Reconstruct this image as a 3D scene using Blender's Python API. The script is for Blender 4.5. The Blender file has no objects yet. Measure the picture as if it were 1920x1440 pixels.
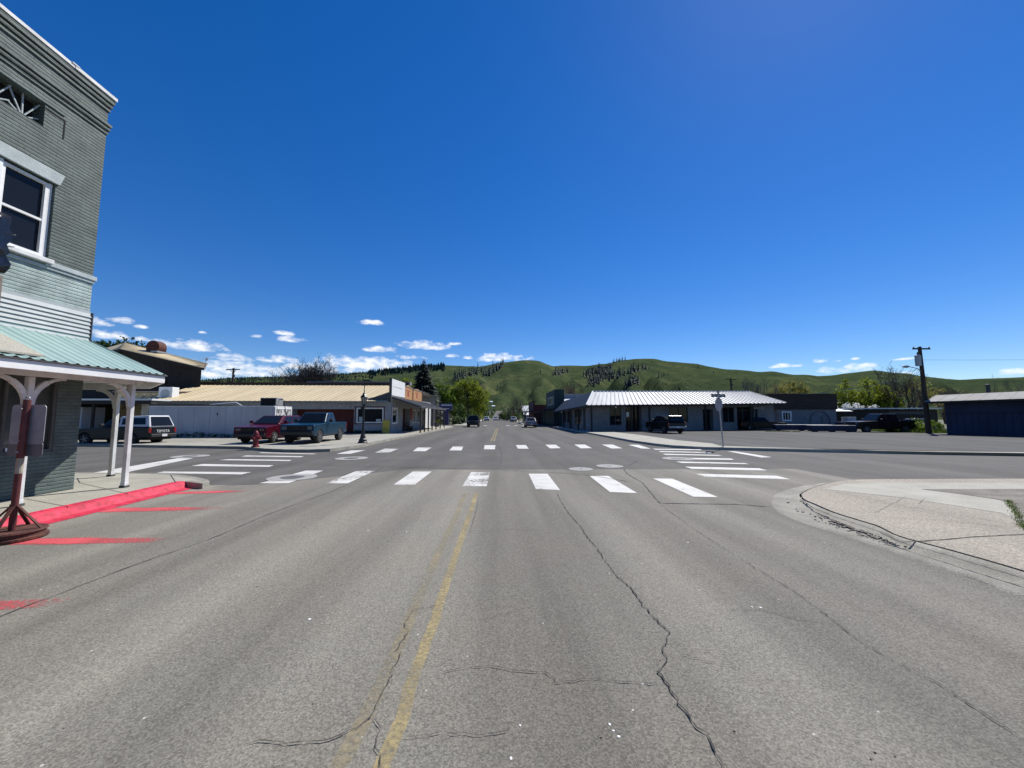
import bpy, bmesh, math, random
from math import radians as RAD, sin, cos, tan, atan2, sqrt, pi
from mathutils import Vector, noise, Matrix

# ------------------------------------------------------------------ camera, sky, sun, exposure
S = bpy.context.scene
COL = S.collection
EYE, PITCH, YAW, FPX = 1.7, RAD(4.76), RAD(1.75), 721.0
cam = bpy.data.objects.new('camera', bpy.data.cameras.new('camera'))
COL.objects.link(cam)
cam.data.sensor_width = 36.0
cam.data.lens = 36.0 * FPX / 1920.0
cam.data.clip_end = 20000
cam.data.clip_start = 0.05
cam.location = (0, 0, EYE)
cam.rotation_euler = (RAD(90) + PITCH, 0, -YAW)
S.camera = cam
S.view_settings.view_transform = 'Standard'
S.view_settings.look = 'None'
S.view_settings.exposure = 0.30
S.view_settings.gamma = 1.0
S.cycles.max_bounces = 8
S.cycles.transparent_max_bounces = 12

SUN_AZ, SUN_EL = RAD(44), RAD(50.5)          # clockwise from the road axis (+Y)
sun = bpy.data.objects.new('sun', bpy.data.lights.new('sun', 'SUN'))
COL.objects.link(sun)
sun.data.energy = 5.0
sun.data.angle = RAD(0.53)
sun.data.color = (1.0, 0.955, 0.88)
sdir = Vector((sin(SUN_AZ) * cos(SUN_EL), cos(SUN_AZ) * cos(SUN_EL), sin(SUN_EL)))
sun.rotation_euler = sdir.to_track_quat('Z', 'Y').to_euler()
sun.location = (30, 30, 60)

cp, sp, cy_, sy_ = cos(PITCH), sin(PITCH), cos(YAW), sin(YAW)
def ray(px, py):
    a = (px - 960) / FPX; b = (720 - py) / FPX
    f = cp - b * sp; u = sp + b * cp
    return Vector((a * cy_ + f * sy_, f * cy_ - a * sy_, u))
def G(px, py, z=0.0):                      # where a sight line meets level z: used to survey the place
    d = ray(px, py); k = (z - EYE) / d.z
    return Vector((d.x * k, d.y * k, z))
def PY(px, py, Y):
    d = ray(px, py); k = Y / d.y
    return Vector((d.x * k, Y, EYE + d.z * k))
def PX(px, py, X):
    d = ray(px, py); k = X / d.x
    return Vector((X, d.y * k, EYE + d.z * k))

W = bpy.data.worlds.new('World'); S.world = W; W.use_nodes = True
def build_world():
    nt = W.node_tree; N = nt.nodes; Lk = nt.links
    for n in list(N): N.remove(n)
    out = N.new('ShaderNodeOutputWorld')
    sky = N.new('ShaderNodeTexSky'); sky.sky_type = 'NISHITA'; sky.sun_disc = False
    sky.sun_elevation = SUN_EL; sky.sun_rotation = SUN_AZ
    sky.altitude = 1000; sky.air_density = 1.0; sky.dust_density = 0.1; sky.ozone_density = 5.0
    gm = N.new('ShaderNodeGamma'); gm.inputs[1].default_value = 0.84
    hs = N.new('ShaderNodeHueSaturation'); hs.inputs['Saturation'].default_value = 1.43; hs.inputs['Hue'].default_value = 0.5135
    bg = N.new('ShaderNodeBackground'); bg.inputs[1].default_value = 0.128
    Lk.new(sky.outputs[0], gm.inputs[0]); Lk.new(gm.outputs[0], hs.inputs['Color']); Lk.new(hs.outputs[0], bg.inputs[0])
    tc = N.new('ShaderNodeTexCoord')
    sep = N.new('ShaderNodeSeparateXYZ'); Lk.new(tc.outputs['Generated'], sep.inputs[0])
    def mth(op, a, b=None, clamp=False):
        n = N.new('ShaderNodeMath'); n.operation = op; n.use_clamp = clamp
        for i, v in enumerate((a, b)):
            if v is None: continue
            if isinstance(v, (int, float)): n.inputs[i].default_value = v
            else: Lk.new(v, n.inputs[i])
        return n.outputs[0]
    az = mth('ARCTAN2', sep.outputs[0], sep.outputs[1])
    el = mth('ARCSINE', sep.outputs[2])
    cv = N.new('ShaderNodeCombineXYZ'); Lk.new(mth('MULTIPLY', az, 40.0), cv.inputs[0]); Lk.new(mth('MULTIPLY', el, 85.0), cv.inputs[1])
    nz = N.new('ShaderNodeTexNoise'); nz.inputs['Scale'].default_value = 1.0; nz.inputs['Detail'].default_value = 7; nz.inputs['Roughness'].default_value = 0.58
    Lk.new(cv.outputs[0], nz.inputs['Vector'])
    nzb = N.new('ShaderNodeTexNoise'); nzb.inputs['Scale'].default_value = 0.33; nzb.inputs['Detail'].default_value = 4
    Lk.new(cv.outputs[0], nzb.inputs['Vector'])
    clouds = [(181,606,34,11),(222,602,30,8),(264,614,15,5),(205,630,36,12),(267,637,18,7),(344,650,72,13),(436,672,40,9),(523,676,40,8),
              (459,697,95,20),(400,704,50,10),(532,625,20,6),(548,638,26,7),(480,631,12,4),(380,624,8,3),(715,657,32,8),(695,606,24,6),(800,650,46,10),
              (770,671,30,5),(850,645,15,4),(690,686,95,18),(610,692,75,16),(936,673,52,10),(850,668,14,4),(880,672,12,4),(1475,687,34,5),
              (1540,677,18,6),(1570,677,10,3),(1605,673,9,3),(1585,694,66,10),(1622,687,26,6),(1700,673,26,3),(1908,697,40,10),(2000,690,80,14),(1690,700,30,4),(60,640,80,16),(-120,660,120,18)]
    field = None; shade = None
    for (px, py, w, h) in clouds:
        d = ray(px, py).normalized()
        a0 = atan2(d.x, d.y); e0 = math.asin(d.z)
        d2 = ray(px + w, py).normalized(); aw = abs(atan2(d2.x, d2.y) - a0)
        d3 = ray(px, py - h).normalized(); eh = abs(math.asin(d3.z) - e0)
        u = mth('MULTIPLY', mth('SUBTRACT', az, a0), 1 / aw)
        v = mth('MULTIPLY', mth('SUBTRACT', el, e0), 1 / eh)
        vv = mth('MAXIMUM', v, mth('MULTIPLY', v, -1.9))        # flat undersides
        rr = mth('ADD', mth('MULTIPLY', u, u), mth('MULTIPLY', vv, vv))
        f = mth('SUBTRACT', 1.25, rr)
        field = f if field is None else mth('MAXIMUM', field, f)
        sh = mth('ADD', v, mth('MULTIPLY', mth('MINIMUM', f, 0.0), 4.0))
        shade = sh if shade is None else mth('MAXIMUM', shade, sh)
    dens = mth('ADD', field, mth('ADD', mth('MULTIPLY', mth('SUBTRACT', nz.outputs[0], 0.5), 4.6), mth('MULTIPLY', mth('SUBTRACT', nzb.outputs[0], 0.5), 2.0)))
    dens = mth('MULTIPLY', mth('SUBTRACT', dens, 0.05), 0.62, True)
    gate = mth('GREATER_THAN', field, -1.6)
    dens = mth('MULTIPLY', mth('MULTIPLY', dens, gate), 0.93)
    cr = N.new('ShaderNodeValToRGB')
    cr.color_ramp.elements[0].position = 0.15; cr.color_ramp.elements[0].color = (0.60, 0.68, 0.80, 1)
    cr.color_ramp.elements[1].position = 0.62; cr.color_ramp.elements[1].color = (0.95, 0.96, 0.98, 1)
    Lk.new(mth('ADD', mth('MULTIPLY', shade, 0.35), nz.outputs[0]), cr.inputs[0])
    bg2 = N.new('ShaderNodeBackground'); bg2.inputs[1].default_value = 0.95; Lk.new(cr.outputs[0], bg2.inputs[0])
    mx = N.new('ShaderNodeMixShader'); Lk.new(dens, mx.inputs[0]); Lk.new(bg.outputs[0], mx.inputs[1]); Lk.new(bg2.outputs[0], mx.inputs[2])
    Lk.new(mx.outputs[0], out.inputs[0])
build_world()

# ------------------------------------------------------------------ helpers
rnd = random.Random(7)
class MB:
    def __init__(s): s.v = []; s.f = []; s.mi = []; s.cur = 0
    def add(s, vs, fs):
        o = len(s.v); s.v += [tuple(p) for p in vs]
        for f in fs: s.f.append([i + o for i in f]); s.mi.append(s.cur)
        return s
    def quad(s, a, b, c, d): return s.add([a, b, c, d], [(0, 1, 2, 3)])
    def poly(s, pts): return s.add(pts, [tuple(range(len(pts)))])
    def box(s, x0, x1, y0, y1, z0, z1, m=None):
        vs = [(x, y, z) for z in (z0, z1) for (x, y) in ((x0, y0), (x1, y0), (x1, y1), (x0, y1))]
        if m is not None: vs = [m @ Vector(p) for p in vs]
        return s.add(vs, [(3, 2, 1, 0), (4, 5, 6, 7), (0, 1, 5, 4), (1, 2, 6, 5), (2, 3, 7, 6), (3, 0, 4, 7)])
    def hexa(s, lo, hi):                                  # any 4 points below, 4 above
        return s.add(list(lo) + list(hi), [(3, 2, 1, 0), (4, 5, 6, 7), (0, 1, 5, 4), (1, 2, 6, 5), (2, 3, 7, 6), (3, 0, 4, 7)])
    def bar(s, a, b, w, h=None, up=(0, 0, 1)):            # rectangular bar a->b
        a = Vector(a); b = Vector(b); h = h or w
        d = (b - a).normalized(); up = Vector(up)
        if abs(d.dot(up)) > 0.98: up = Vector((1, 0, 0))
        r = d.cross(up).normalized() * (w / 2); u = r.cross(d).normalized() * (h / 2)
        return s.hexa([a - r - u, a + r - u, b + r - u, b - r - u], [a - r + u, a + r + u, b + r + u, b - r + u])
    def tube(s, pts, rad, n=8, cap=True):
        pts = [Vector(p) for p in pts]
        if not isinstance(rad, (list, tuple)): rad = [rad] * len(pts)
        rings = []; ref = None
        for i, p in enumerate(pts):
            d = (pts[min(i + 1, len(pts) - 1)] - pts[max(i - 1, 0)])
            d = d.normalized() if d.length > 1e-9 else Vector((0, 0, 1))
            if ref is None or abs(d.dot(ref)) > 0.95:
                ref = Vector((1, 0, 0)) if abs(d.x) < 0.7 else Vector((0, 1, 0))
            r = d.cross(ref).normalized(); u = r.cross(d).normalized()
            rings.append([p + (r * cos(2 * pi * k / n) + u * sin(2 * pi * k / n)) * rad[i] for k in range(n)])
        vs = [q for ring in rings for q in ring]; fs = []
        for i in range(len(rings) - 1):
            for k in range(n):
                fs.append((i * n + k, i * n + (k + 1) % n, (i + 1) * n + (k + 1) % n, (i + 1) * n + k))
        if cap:
            fs.append(tuple(range(n - 1, -1, -1))); fs.append(tuple(range((len(rings) - 1) * n, len(rings) * n)))
        return s.add(vs, fs)
    def lathe(s, prof, c=(0, 0, 0), n=20, axis='z', sx=1, sy=1):
        c = Vector(c); vs = []; fs = []
        for (r, h) in prof:
            for k in range(n):
                a = 2 * pi * k / n
                if axis == 'z': p = Vector((r * cos(a) * sx, r * sin(a) * sy, h))
                elif axis == 'y': p = Vector((r * cos(a), h, r * sin(a)))
                else: p = Vector((h, r * cos(a), r * sin(a)))
                vs.append(c + p)
        for i in range(len(prof) - 1):
            for k in range(n):
                f = (i * n + k, i * n + (k + 1) % n, (i + 1) * n + (k + 1) % n, (i + 1) * n + k)
                fs.append(f if axis != 'y' else f[::-1])
        fs.append(tuple(range(n - 1, -1, -1)) if axis != 'y' else tuple(range(n)))
        l = len(prof) - 1
        t = tuple(range(l * n, l * n + n)); fs.append(t if axis != 'y' else t[::-1])
        return s.add(vs, fs)
    def prism(s, pts, z0, z1, bottom=False):              # xy polygon raised from z0 to z1
        pts = [Vector((p[0], p[1])) for p in pts]
        ar = sum(pts[i].x * pts[(i + 1) % len(pts)].y - pts[(i + 1) % len(pts)].x * pts[i].y for i in range(len(pts)))
        if ar < 0: pts = pts[::-1]
        n = len(pts)
        vs = [(p.x, p.y, z0) for p in pts] + [(p.x, p.y, z1) for p in pts]
        fs = [tuple(range(n, 2 * n))] + [(i, (i + 1) % n, n + (i + 1) % n, n + i) for i in range(n)]
        if bottom: fs.append(tuple(range(n - 1, -1, -1)))
        return s.add(vs, fs)
    def sheet(s, pts, z):
        pts = [Vector((p[0], p[1])) for p in pts]
        ar = sum(pts[i].x * pts[(i + 1) % len(pts)].y - pts[(i + 1) % len(pts)].x * pts[i].y for i in range(len(pts)))
        if ar < 0: pts = pts[::-1]
        return s.poly([(p.x, p.y, z) for p in pts])
    def profile(s, pts, y0, y1):                          # xz polygon (x, z) pushed along y
        ar = sum(pts[i][0] * pts[(i + 1) % len(pts)][1] - pts[(i + 1) % len(pts)][0] * pts[i][1] for i in range(len(pts)))
        if ar < 0: pts = pts[::-1]
        n = len(pts)
        vs = [(p[0], y0, p[1]) for p in pts] + [(p[0], y1, p[1]) for p in pts]
        fs = [tuple(range(n)), tuple(range(2 * n - 1, n - 1, -1))] + [(i, n + i, n + (i + 1) % n, (i + 1) % n) for i in range(n)]
        return s.add(vs, fs)
    def ribbon(s, pts, z, w, jit=0.0, wj=0.0, step=0.12, r=rnd):
        P = [Vector((p[0], p[1])) for p in pts]; Q = [P[0]]
        for a, b in zip(P, P[1:]):
            k = max(1, int((b - a).length / step))
            for i in range(1, k + 1):
                q = a.lerp(b, i / k)
                if jit: q = q + Vector((r.gauss(0, jit), r.gauss(0, jit)))
                Q.append(q)
        n = len(Q); vs = []; fs = []
        for i, q in enumerate(Q):
            d = Q[min(i + 1, n - 1)] - Q[max(i - 1, 0)]
            d = d.normalized() if d.length > 1e-6 else Vector((0, 1))
            nn = Vector((-d.y, d.x)); ww = w * (1 + r.uniform(-wj, wj)) / 2
            if wj and (i == 0 or i == n - 1): ww *= 0.2
            vs += [(q.x + nn.x * ww, q.y + nn.y * ww, z), (q.x - nn.x * ww, q.y - nn.y * ww, z)]
        for i in range(n - 1): fs.append((2 * i, 2 * i + 1, 2 * i + 3, 2 * i + 2))
        return s.add(vs, fs)
    def build(s, name, mats, parent=None, smooth=False, bevel=0, seg=2, ang=35, loc=None):
        me = bpy.data.meshes.new(name); me.from_pydata(s.v, [], s.f)
        if not isinstance(mats, (list, tuple)): mats = [mats]
        for m in mats: me.materials.append(m)
        if len(mats) > 1:
            me.polygons.foreach_set('material_index', s.mi)
        if smooth: me.polygons.foreach_set('use_smooth', [True] * len(me.polygons))
        me.update()
        o = bpy.data.objects.new(name, me); COL.objects.link(o)
        if parent is not None: o.parent = parent
        if loc is not None: o.location = loc
        if bevel:
            b = o.modifiers.new('edge', 'BEVEL'); b.width = bevel; b.segments = seg; b.limit_method = 'ANGLE'; b.angle_limit = RAD(ang)
        return o

def tag(o, label=None, cat=None, group=None, kind=None):
    if label: o['label'] = label
    if cat: o['category'] = cat
    if group: o['group'] = group
    if kind: o['kind'] = kind
    return o
def thing(name, label, cat, loc=(0, 0, 0), rz=0.0, group=None):
    o = bpy.data.objects.new(name, None); COL.objects.link(o)
    o.empty_display_size = 0.2
    o.location = loc; o.rotation_euler = (0, 0, rz)
    return tag(o, label, cat, group)
def kids(o): return [c for c in COL.objects if c.parent == o]
def copy_thing(root, loc, rz=None, scale=None, label=None):
    r = root.copy(); COL.objects.link(r); r.location = loc
    if rz is not None: r.rotation_euler = (0, 0, rz)
    if scale is not None: r.scale = scale
    if label: r['label'] = label
    for ch in kids(root):
        c = ch.copy(); COL.objects.link(c); c.parent = r
        for g in kids(ch):
            d = g.copy(); COL.objects.link(d); d.parent = c
    return r

# ------------------------------------------------------------------ materials
def col(c): return (c[0], c[1], c[2], 1)
def mat(name, c1, c2=None, sc=3.0, rough=0.8, metal=0.0, bump=0.0, bsc=40.0, spec=0.5, fine=None, coat=0.0, world=False, stretch=None, lo=0.35, hi=0.65):
    m = bpy.data.materials.new(name); m.use_nodes = True
    nt = m.node_tree; N = nt.nodes; Lk = nt.links; b = N['Principled BSDF']
    b.inputs['Base Color'].default_value = col(c1); b.inputs['Roughness'].default_value = rough
    b.inputs['Metallic'].default_value = metal
    b.inputs['Specular IOR Level'].default_value = spec
    if coat: b.inputs['Coat Weight'].default_value = coat; b.inputs['Coat Roughness'].default_value = 0.06
    if c2 is None and not bump: return m
    if world:
        g = N.new('ShaderNodeNewGeometry'); vec = g.outputs['Position']
    else:
        t = N.new('ShaderNodeTexCoord'); vec = t.outputs['Object']
    if stretch:
        mp = N.new('ShaderNodeMapping'); mp.inputs['Scale'].default_value = stretch; Lk.new(vec, mp.inputs[0]); vec = mp.outputs[0]
    if c2 is not None:
        n = N.new('ShaderNodeTexNoise'); n.inputs['Scale'].default_value = sc; n.inputs['Detail'].default_value = 8; n.inputs['Roughness'].default_value = 0.62
        Lk.new(vec, n.inputs['Vector'])
        r = N.new('ShaderNodeValToRGB'); r.color_ramp.elements[0].position = lo; r.color_ramp.elements[1].position = hi
        r.color_ramp.elements[0].color = col(c1); r.color_ramp.elements[1].color = col(c2)
        Lk.new(n.outputs[0], r.inputs[0]); out = r.outputs[0]
        if fine:
            n2 = N.new('ShaderNodeTexNoise'); n2.inputs['Scale'].default_value = fine; n2.inputs['Detail'].default_value = 3
            Lk.new(vec, n2.inputs['Vector'])
            mr = N.new('ShaderNodeMapRange'); mr.inputs[1].default_value = 0.3; mr.inputs[2].default_value = 0.7; mr.inputs[3].default_value = 0.72; mr.inputs[4].default_value = 1.25
            Lk.new(n2.outputs[0], mr.inputs[0])
            mx = N.new('ShaderNodeMix'); mx.data_type = 'RGBA'; mx.blend_type = 'MULTIPLY'; mx.inputs[0].default_value = 1
            Lk.new(out, mx.inputs[6]); Lk.new(mr.outputs[0], mx.inputs[7]); out = mx.outputs[2]
        Lk.new(out, b.inputs['Base Color'])
    if bump:
        n3 = N.new('ShaderNodeTexNoise'); n3.inputs['Scale'].default_value = bsc; n3.inputs['Detail'].default_value = 5
        Lk.new(vec, n3.inputs['Vector'])
        bp = N.new('ShaderNodeBump'); bp.inputs['Strength'].default_value = bump; bp.inputs['Distance'].default_value = 0.02
        Lk.new(n3.outputs[0], bp.inputs['Height']); Lk.new(bp.outputs[0], b.inputs['Normal'])
    return m

def asphalt(name, base, warm, contrast=1.0, patch=0.25, scale=1.0):
    """worn chip-seal: aggregate grains, grey-brown drift, wheel-path polish along the road"""
    m = bpy.data.materials.new(name); m.use_nodes = True
    nt = m.node_tree; N = nt.nodes; Lk = nt.links; b = N['Principled BSDF']
    g = N.new('ShaderNodeNewGeometry'); vec = g.outputs['Position']
    v = N.new('ShaderNodeTexVoronoi'); v.inputs['Scale'].default_value = 105 * scale; Lk.new(vec, v.inputs['Vector'])
    n = N.new('ShaderNodeTexNoise'); n.inputs['Scale'].default_value = 85 * scale; n.inputs['Detail'].default_value = 6; n.inputs['Roughness'].default_value = 0.75; Lk.new(vec, n.inputs['Vector'])
    nb = N.new('ShaderNodeTexNoise'); nb.inputs['Scale'].default_value = 0.55; nb.inputs['Detail'].default_value = 6; nb.inputs['Roughness'].default_value = 0.6; Lk.new(vec, nb.inputs['Vector'])
    mp = N.new('ShaderNodeMapping'); mp.inputs['Scale'].default_value = (0.9, 0.05, 1); Lk.new(vec, mp.inputs[0])
    nw = N.new('ShaderNodeTexNoise'); nw.inputs['Scale'].default_value = 1.0; nw.inputs['Detail'].default_value = 4; Lk.new(mp.outputs[0], nw.inputs['Vector'])
    r = N.new('ShaderNodeValToRGB'); r.color_ramp.elements[0].position = 0.3; r.color_ramp.elements[1].position = 0.7
    r.color_ramp.elements[0].color = col(base); r.color_ramp.elements[1].color = col(warm)
    Lk.new(nb.outputs[0], r.inputs[0])
    def rng(src, a, bb, lo, hi):
        q = N.new('ShaderNodeMapRange'); q.inputs[1].default_value = a; q.inputs[2].default_value = bb; q.inputs[3].default_value = lo; q.inputs[4].default_value = hi
        Lk.new(src, q.inputs[0]); return q.outputs[0]
    def mul(a, bsrc):
        x = N.new('ShaderNodeMix'); x.data_type = 'RGBA'; x.blend_type = 'MULTIPLY'; x.inputs[0].default_value = 1
        Lk.new(a, x.inputs[6]); Lk.new(bsrc, x.inputs[7]); return x.outputs[2]
    c = mul(r.outputs[0], rng(nw.outputs[0], 0.3, 0.7, 1 - patch, 1 + patch))
    sepc = N.new('ShaderNodeSeparateColor'); Lk.new(v.outputs['Color'], sepc.inputs[0])
    c = mul(c, rng(sepc.outputs[0], 0.0, 1.0, 1 - 0.42 * contrast, 1 + 0.42 * contrast))
    c = mul(c, rng(n.outputs[0], 0.3, 0.72, 1 - 0.5 * contrast, 1 + 0.45 * contrast))
    # rare pale stones
    v2 = N.new('ShaderNodeTexVoronoi'); v2.inputs['Scale'].default_value = 22 * scale; Lk.new(vec, v2.inputs['Vector'])
    s2 = N.new('ShaderNodeSeparateColor'); Lk.new(v2.outputs['Color'], s2.inputs[0])
    hit = N.new('ShaderNodeMath'); hit.operation = 'GREATER_THAN'; hit.inputs[1].default_value = 0.988; Lk.new(s2.outputs[0], hit.inputs[0])
    near = N.new('ShaderNodeMath'); near.operation = 'LESS_THAN'; near.inputs[1].default_value = 0.16; Lk.new(v2.outputs['Distance'], near.inputs[0])
    hm = N.new('ShaderNodeMath'); hm.operation = 'MULTIPLY'; Lk.new(hit.outputs[0], hm.inputs[0]); Lk.new(near.outputs[0], hm.inputs[1])
    x = N.new('ShaderNodeMix'); x.data_type = 'RGBA'; x.inputs[7].default_value = (0.5, 0.49, 0.46, 1); Lk.new(hm.outputs[0], x.inputs[0]); Lk.new(c, x.inputs[6])
    Lk.new(x.outputs[2], b.inputs['Base Color'])
    b.inputs['Roughness'].default_value = 0.9; b.inputs['Specular IOR Level'].default_value = 0.25
    bp = N.new('ShaderNodeBump'); bp.inputs['Strength'].default_value = 0.5; bp.inputs['Distance'].default_value = 0.006
    Lk.new(n.outputs[0], bp.inputs['Height']); Lk.new(bp.outputs[0], b.inputs['Normal'])
    return m

def paint(name, c, under, wear=0.45, sc=14.0, attr=False, soft=0.06):
    """road paint worn down to the stone: worn spots open (transparent) over the surface below"""
    m = bpy.data.materials.new(name); m.use_nodes = True
    nt = m.node_tree; N = nt.nodes; Lk = nt.links; b = N['Principled BSDF']; out = N['Material Output']
    g = N.new('ShaderNodeNewGeometry'); vec = g.outputs['Position']
    n = N.new('ShaderNodeTexNoise'); n.inputs['Scale'].default_value = sc; n.inputs['Detail'].default_value = 9; n.inputs['Roughness'].default_value = 0.72; Lk.new(vec, n.inputs['Vector'])
    n2 = N.new('ShaderNodeTexNoise'); n2.inputs['Scale'].default_value = 1.7; n2.inputs['Detail'].default_value = 4; Lk.new(vec, n2.inputs['Vector'])
    r = N.new('ShaderNodeValToRGB'); r.color_ramp.elements[0].position = 0.3; r.color_ramp.elements[1].position = 0.7
    r.color_ramp.elements[0].color = col([k * 0.8 for k in c]); r.color_ramp.elements[1].color = col(c)
    Lk.new(n2.outputs[0], r.inputs[0]); Lk.new(r.outputs[0], b.inputs['Base Color'])
    b.inputs['Roughness'].default_value = 0.75
    ad = N.new('ShaderNodeMath'); ad.operation = 'ADD'
    sc2 = N.new('ShaderNodeMath'); sc2.operation = 'MULTIPLY'; sc2.inputs[1].default_value = 0.5; Lk.new(n2.outputs[0], sc2.inputs[0])
    Lk.new(n.outputs[0], ad.inputs[0]); Lk.new(sc2.outputs[0], ad.inputs[1])
    src = ad.outputs[0]
    if attr:
        at = N.new('ShaderNodeAttribute'); at.attribute_name = 'wear'
        sb = N.new('ShaderNodeMath'); sb.operation = 'SUBTRACT'; Lk.new(src, sb.inputs[0]); Lk.new(at.outputs['Fac'], sb.inputs[1]); src = sb.outputs[0]
    mr = N.new('ShaderNodeMapRange'); mr.inputs[1].default_value = wear - soft + 0.1; mr.inputs[2].default_value = wear + soft + 0.1; mr.inputs[3].default_value = 0; mr.inputs[4].default_value = 1
    Lk.new(src, mr.inputs[0])
    tr = N.new('ShaderNodeBsdfTransparent'); mx = N.new('ShaderNodeMixShader')
    Lk.new(mr.outputs[0], mx.inputs[0]); Lk.new(tr.outputs[0], mx.inputs[1]); Lk.new(b.outputs[0], mx.inputs[2]); Lk.new(mx.outputs[0], out.inputs[0])
    return m

def brick_mat(name, c1, c2, bw=0.21, bh=0.072, bump=0.7, peel=None):
    m = bpy.data.materials.new(name); m.use_nodes = True
    nt = m.node_tree; N = nt.nodes; Lk = nt.links; b = N['Principled BSDF']
    g = N.new('ShaderNodeNewGeometry'); sx = N.new('ShaderNodeSeparateXYZ'); Lk.new(g.outputs['Position'], sx.inputs[0])
    ad = N.new('ShaderNodeMath'); ad.operation = 'ADD'; Lk.new(sx.outputs[0], ad.inputs[0]); Lk.new(sx.outputs[1], ad.inputs[1])
    cv = N.new('ShaderNodeCombineXYZ'); Lk.new(ad.outputs[0], cv.inputs[0]); Lk.new(sx.outputs[2], cv.inputs[1])
    dn = N.new('ShaderNodeTexNoise'); dn.inputs['Scale'].default_value = 6; Lk.new(cv.outputs[0], dn.inputs['Vector'])
    ds = N.new('ShaderNodeVectorMath'); ds.operation = 'SCALE'; ds.inputs['Scale'].default_value = 0.022; Lk.new(dn.outputs['Color'], ds.inputs[0])
    av = N.new('ShaderNodeVectorMath'); Lk.new(cv.outputs[0], av.inputs[0]); Lk.new(ds.outputs[0], av.inputs[1])
    bt = N.new('ShaderNodeTexBrick'); bt.inputs['Scale'].default_value = 1.0; bt.inputs['Brick Width'].default_value = bw; bt.inputs['Row Height'].default_value = bh
    bt.inputs['Mortar Size'].default_value = 0.009; bt.inputs['Mortar Smooth'].default_value = 0.35
    bt.inputs['Color1'].default_value = col(c1); bt.inputs['Color2'].default_value = col(c2); bt.inputs['Mortar'].default_value = col([k * 0.92 for k in c1])
    Lk.new(av.outputs[0], bt.inputs['Vector'])
    nz = N.new('ShaderNodeTexNoise'); nz.inputs['Scale'].default_value = 2.2; nz.inputs['Detail'].default_value = 8; Lk.new(cv.outputs[0], nz.inputs['Vector'])
    mr = N.new('ShaderNodeMapRange'); mr.inputs[1].default_value = 0.3; mr.inputs[2].default_value = 0.7; mr.inputs[3].default_value = 0.68; mr.inputs[4].default_value = 1.25; Lk.new(nz.outputs[0], mr.inputs[0])
    mx = N.new('ShaderNodeMix'); mx.data_type = 'RGBA'; mx.blend_type = 'MULTIPLY'; mx.inputs[0].default_value = 1
    Lk.new(bt.outputs['Color'], mx.inputs[6]); Lk.new(mr.outputs[0], mx.inputs[7])
    Lk.new(mx.outputs[2], b.inputs['Base Color']); b.inputs['Roughness'].default_value = 0.72
    sz = N.new('ShaderNodeSeparateXYZ'); Lk.new(av.outputs[0], sz.inputs[0])
    dv = N.new('ShaderNodeMath'); dv.operation = 'DIVIDE'; dv.inputs[1].default_value = bh; Lk.new(sz.outputs[1], dv.inputs[0])
    fr_ = N.new('ShaderNodeMath'); fr_.operation = 'FRACT'; Lk.new(dv.outputs[0], fr_.inputs[0])
    ed = N.new('ShaderNodeMath'); ed.operation = 'PINGPONG'; ed.inputs[1].default_value = 0.5; Lk.new(fr_.outputs[0], ed.inputs[0])
    rw = N.new('ShaderNodeMapRange'); rw.inputs[1].default_value = 0.03; rw.inputs[2].default_value = 0.2; rw.inputs[3].default_value = 0.0; rw.inputs[4].default_value = 1.0; Lk.new(ed.outputs[0], rw.inputs[0])
    hf = N.new('ShaderNodeMath'); hf.operation = 'MULTIPLY_ADD'; hf.inputs[1].default_value = -0.35; hf.inputs[2].default_value = 0.0; Lk.new(bt.outputs['Fac'], hf.inputs[0])
    inv = N.new('ShaderNodeMath'); inv.operation = 'ADD'; Lk.new(hf.outputs[0], inv.inputs[0]); Lk.new(rw.outputs[0], inv.inputs[1])
    nf = N.new('ShaderNodeTexNoise'); nf.inputs['Scale'].default_value = 30; nf.inputs['Detail'].default_value = 4; Lk.new(g.outputs['Position'], nf.inputs['Vector'])
    hh = N.new('ShaderNodeMath'); hh.operation = 'MULTIPLY_ADD'; hh.inputs[1].default_value = 0.5; Lk.new(nf.outputs[0], hh.inputs[0]); Lk.new(inv.outputs[0], hh.inputs[2])
    bp = N.new('ShaderNodeBump'); bp.inputs['Strength'].default_value = bump; bp.inputs['Distance'].default_value = 0.012
    Lk.new(hh.outputs[0], bp.inputs['Height']); Lk.new(bp.outputs[0], b.inputs['Normal'])
    return m

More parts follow.
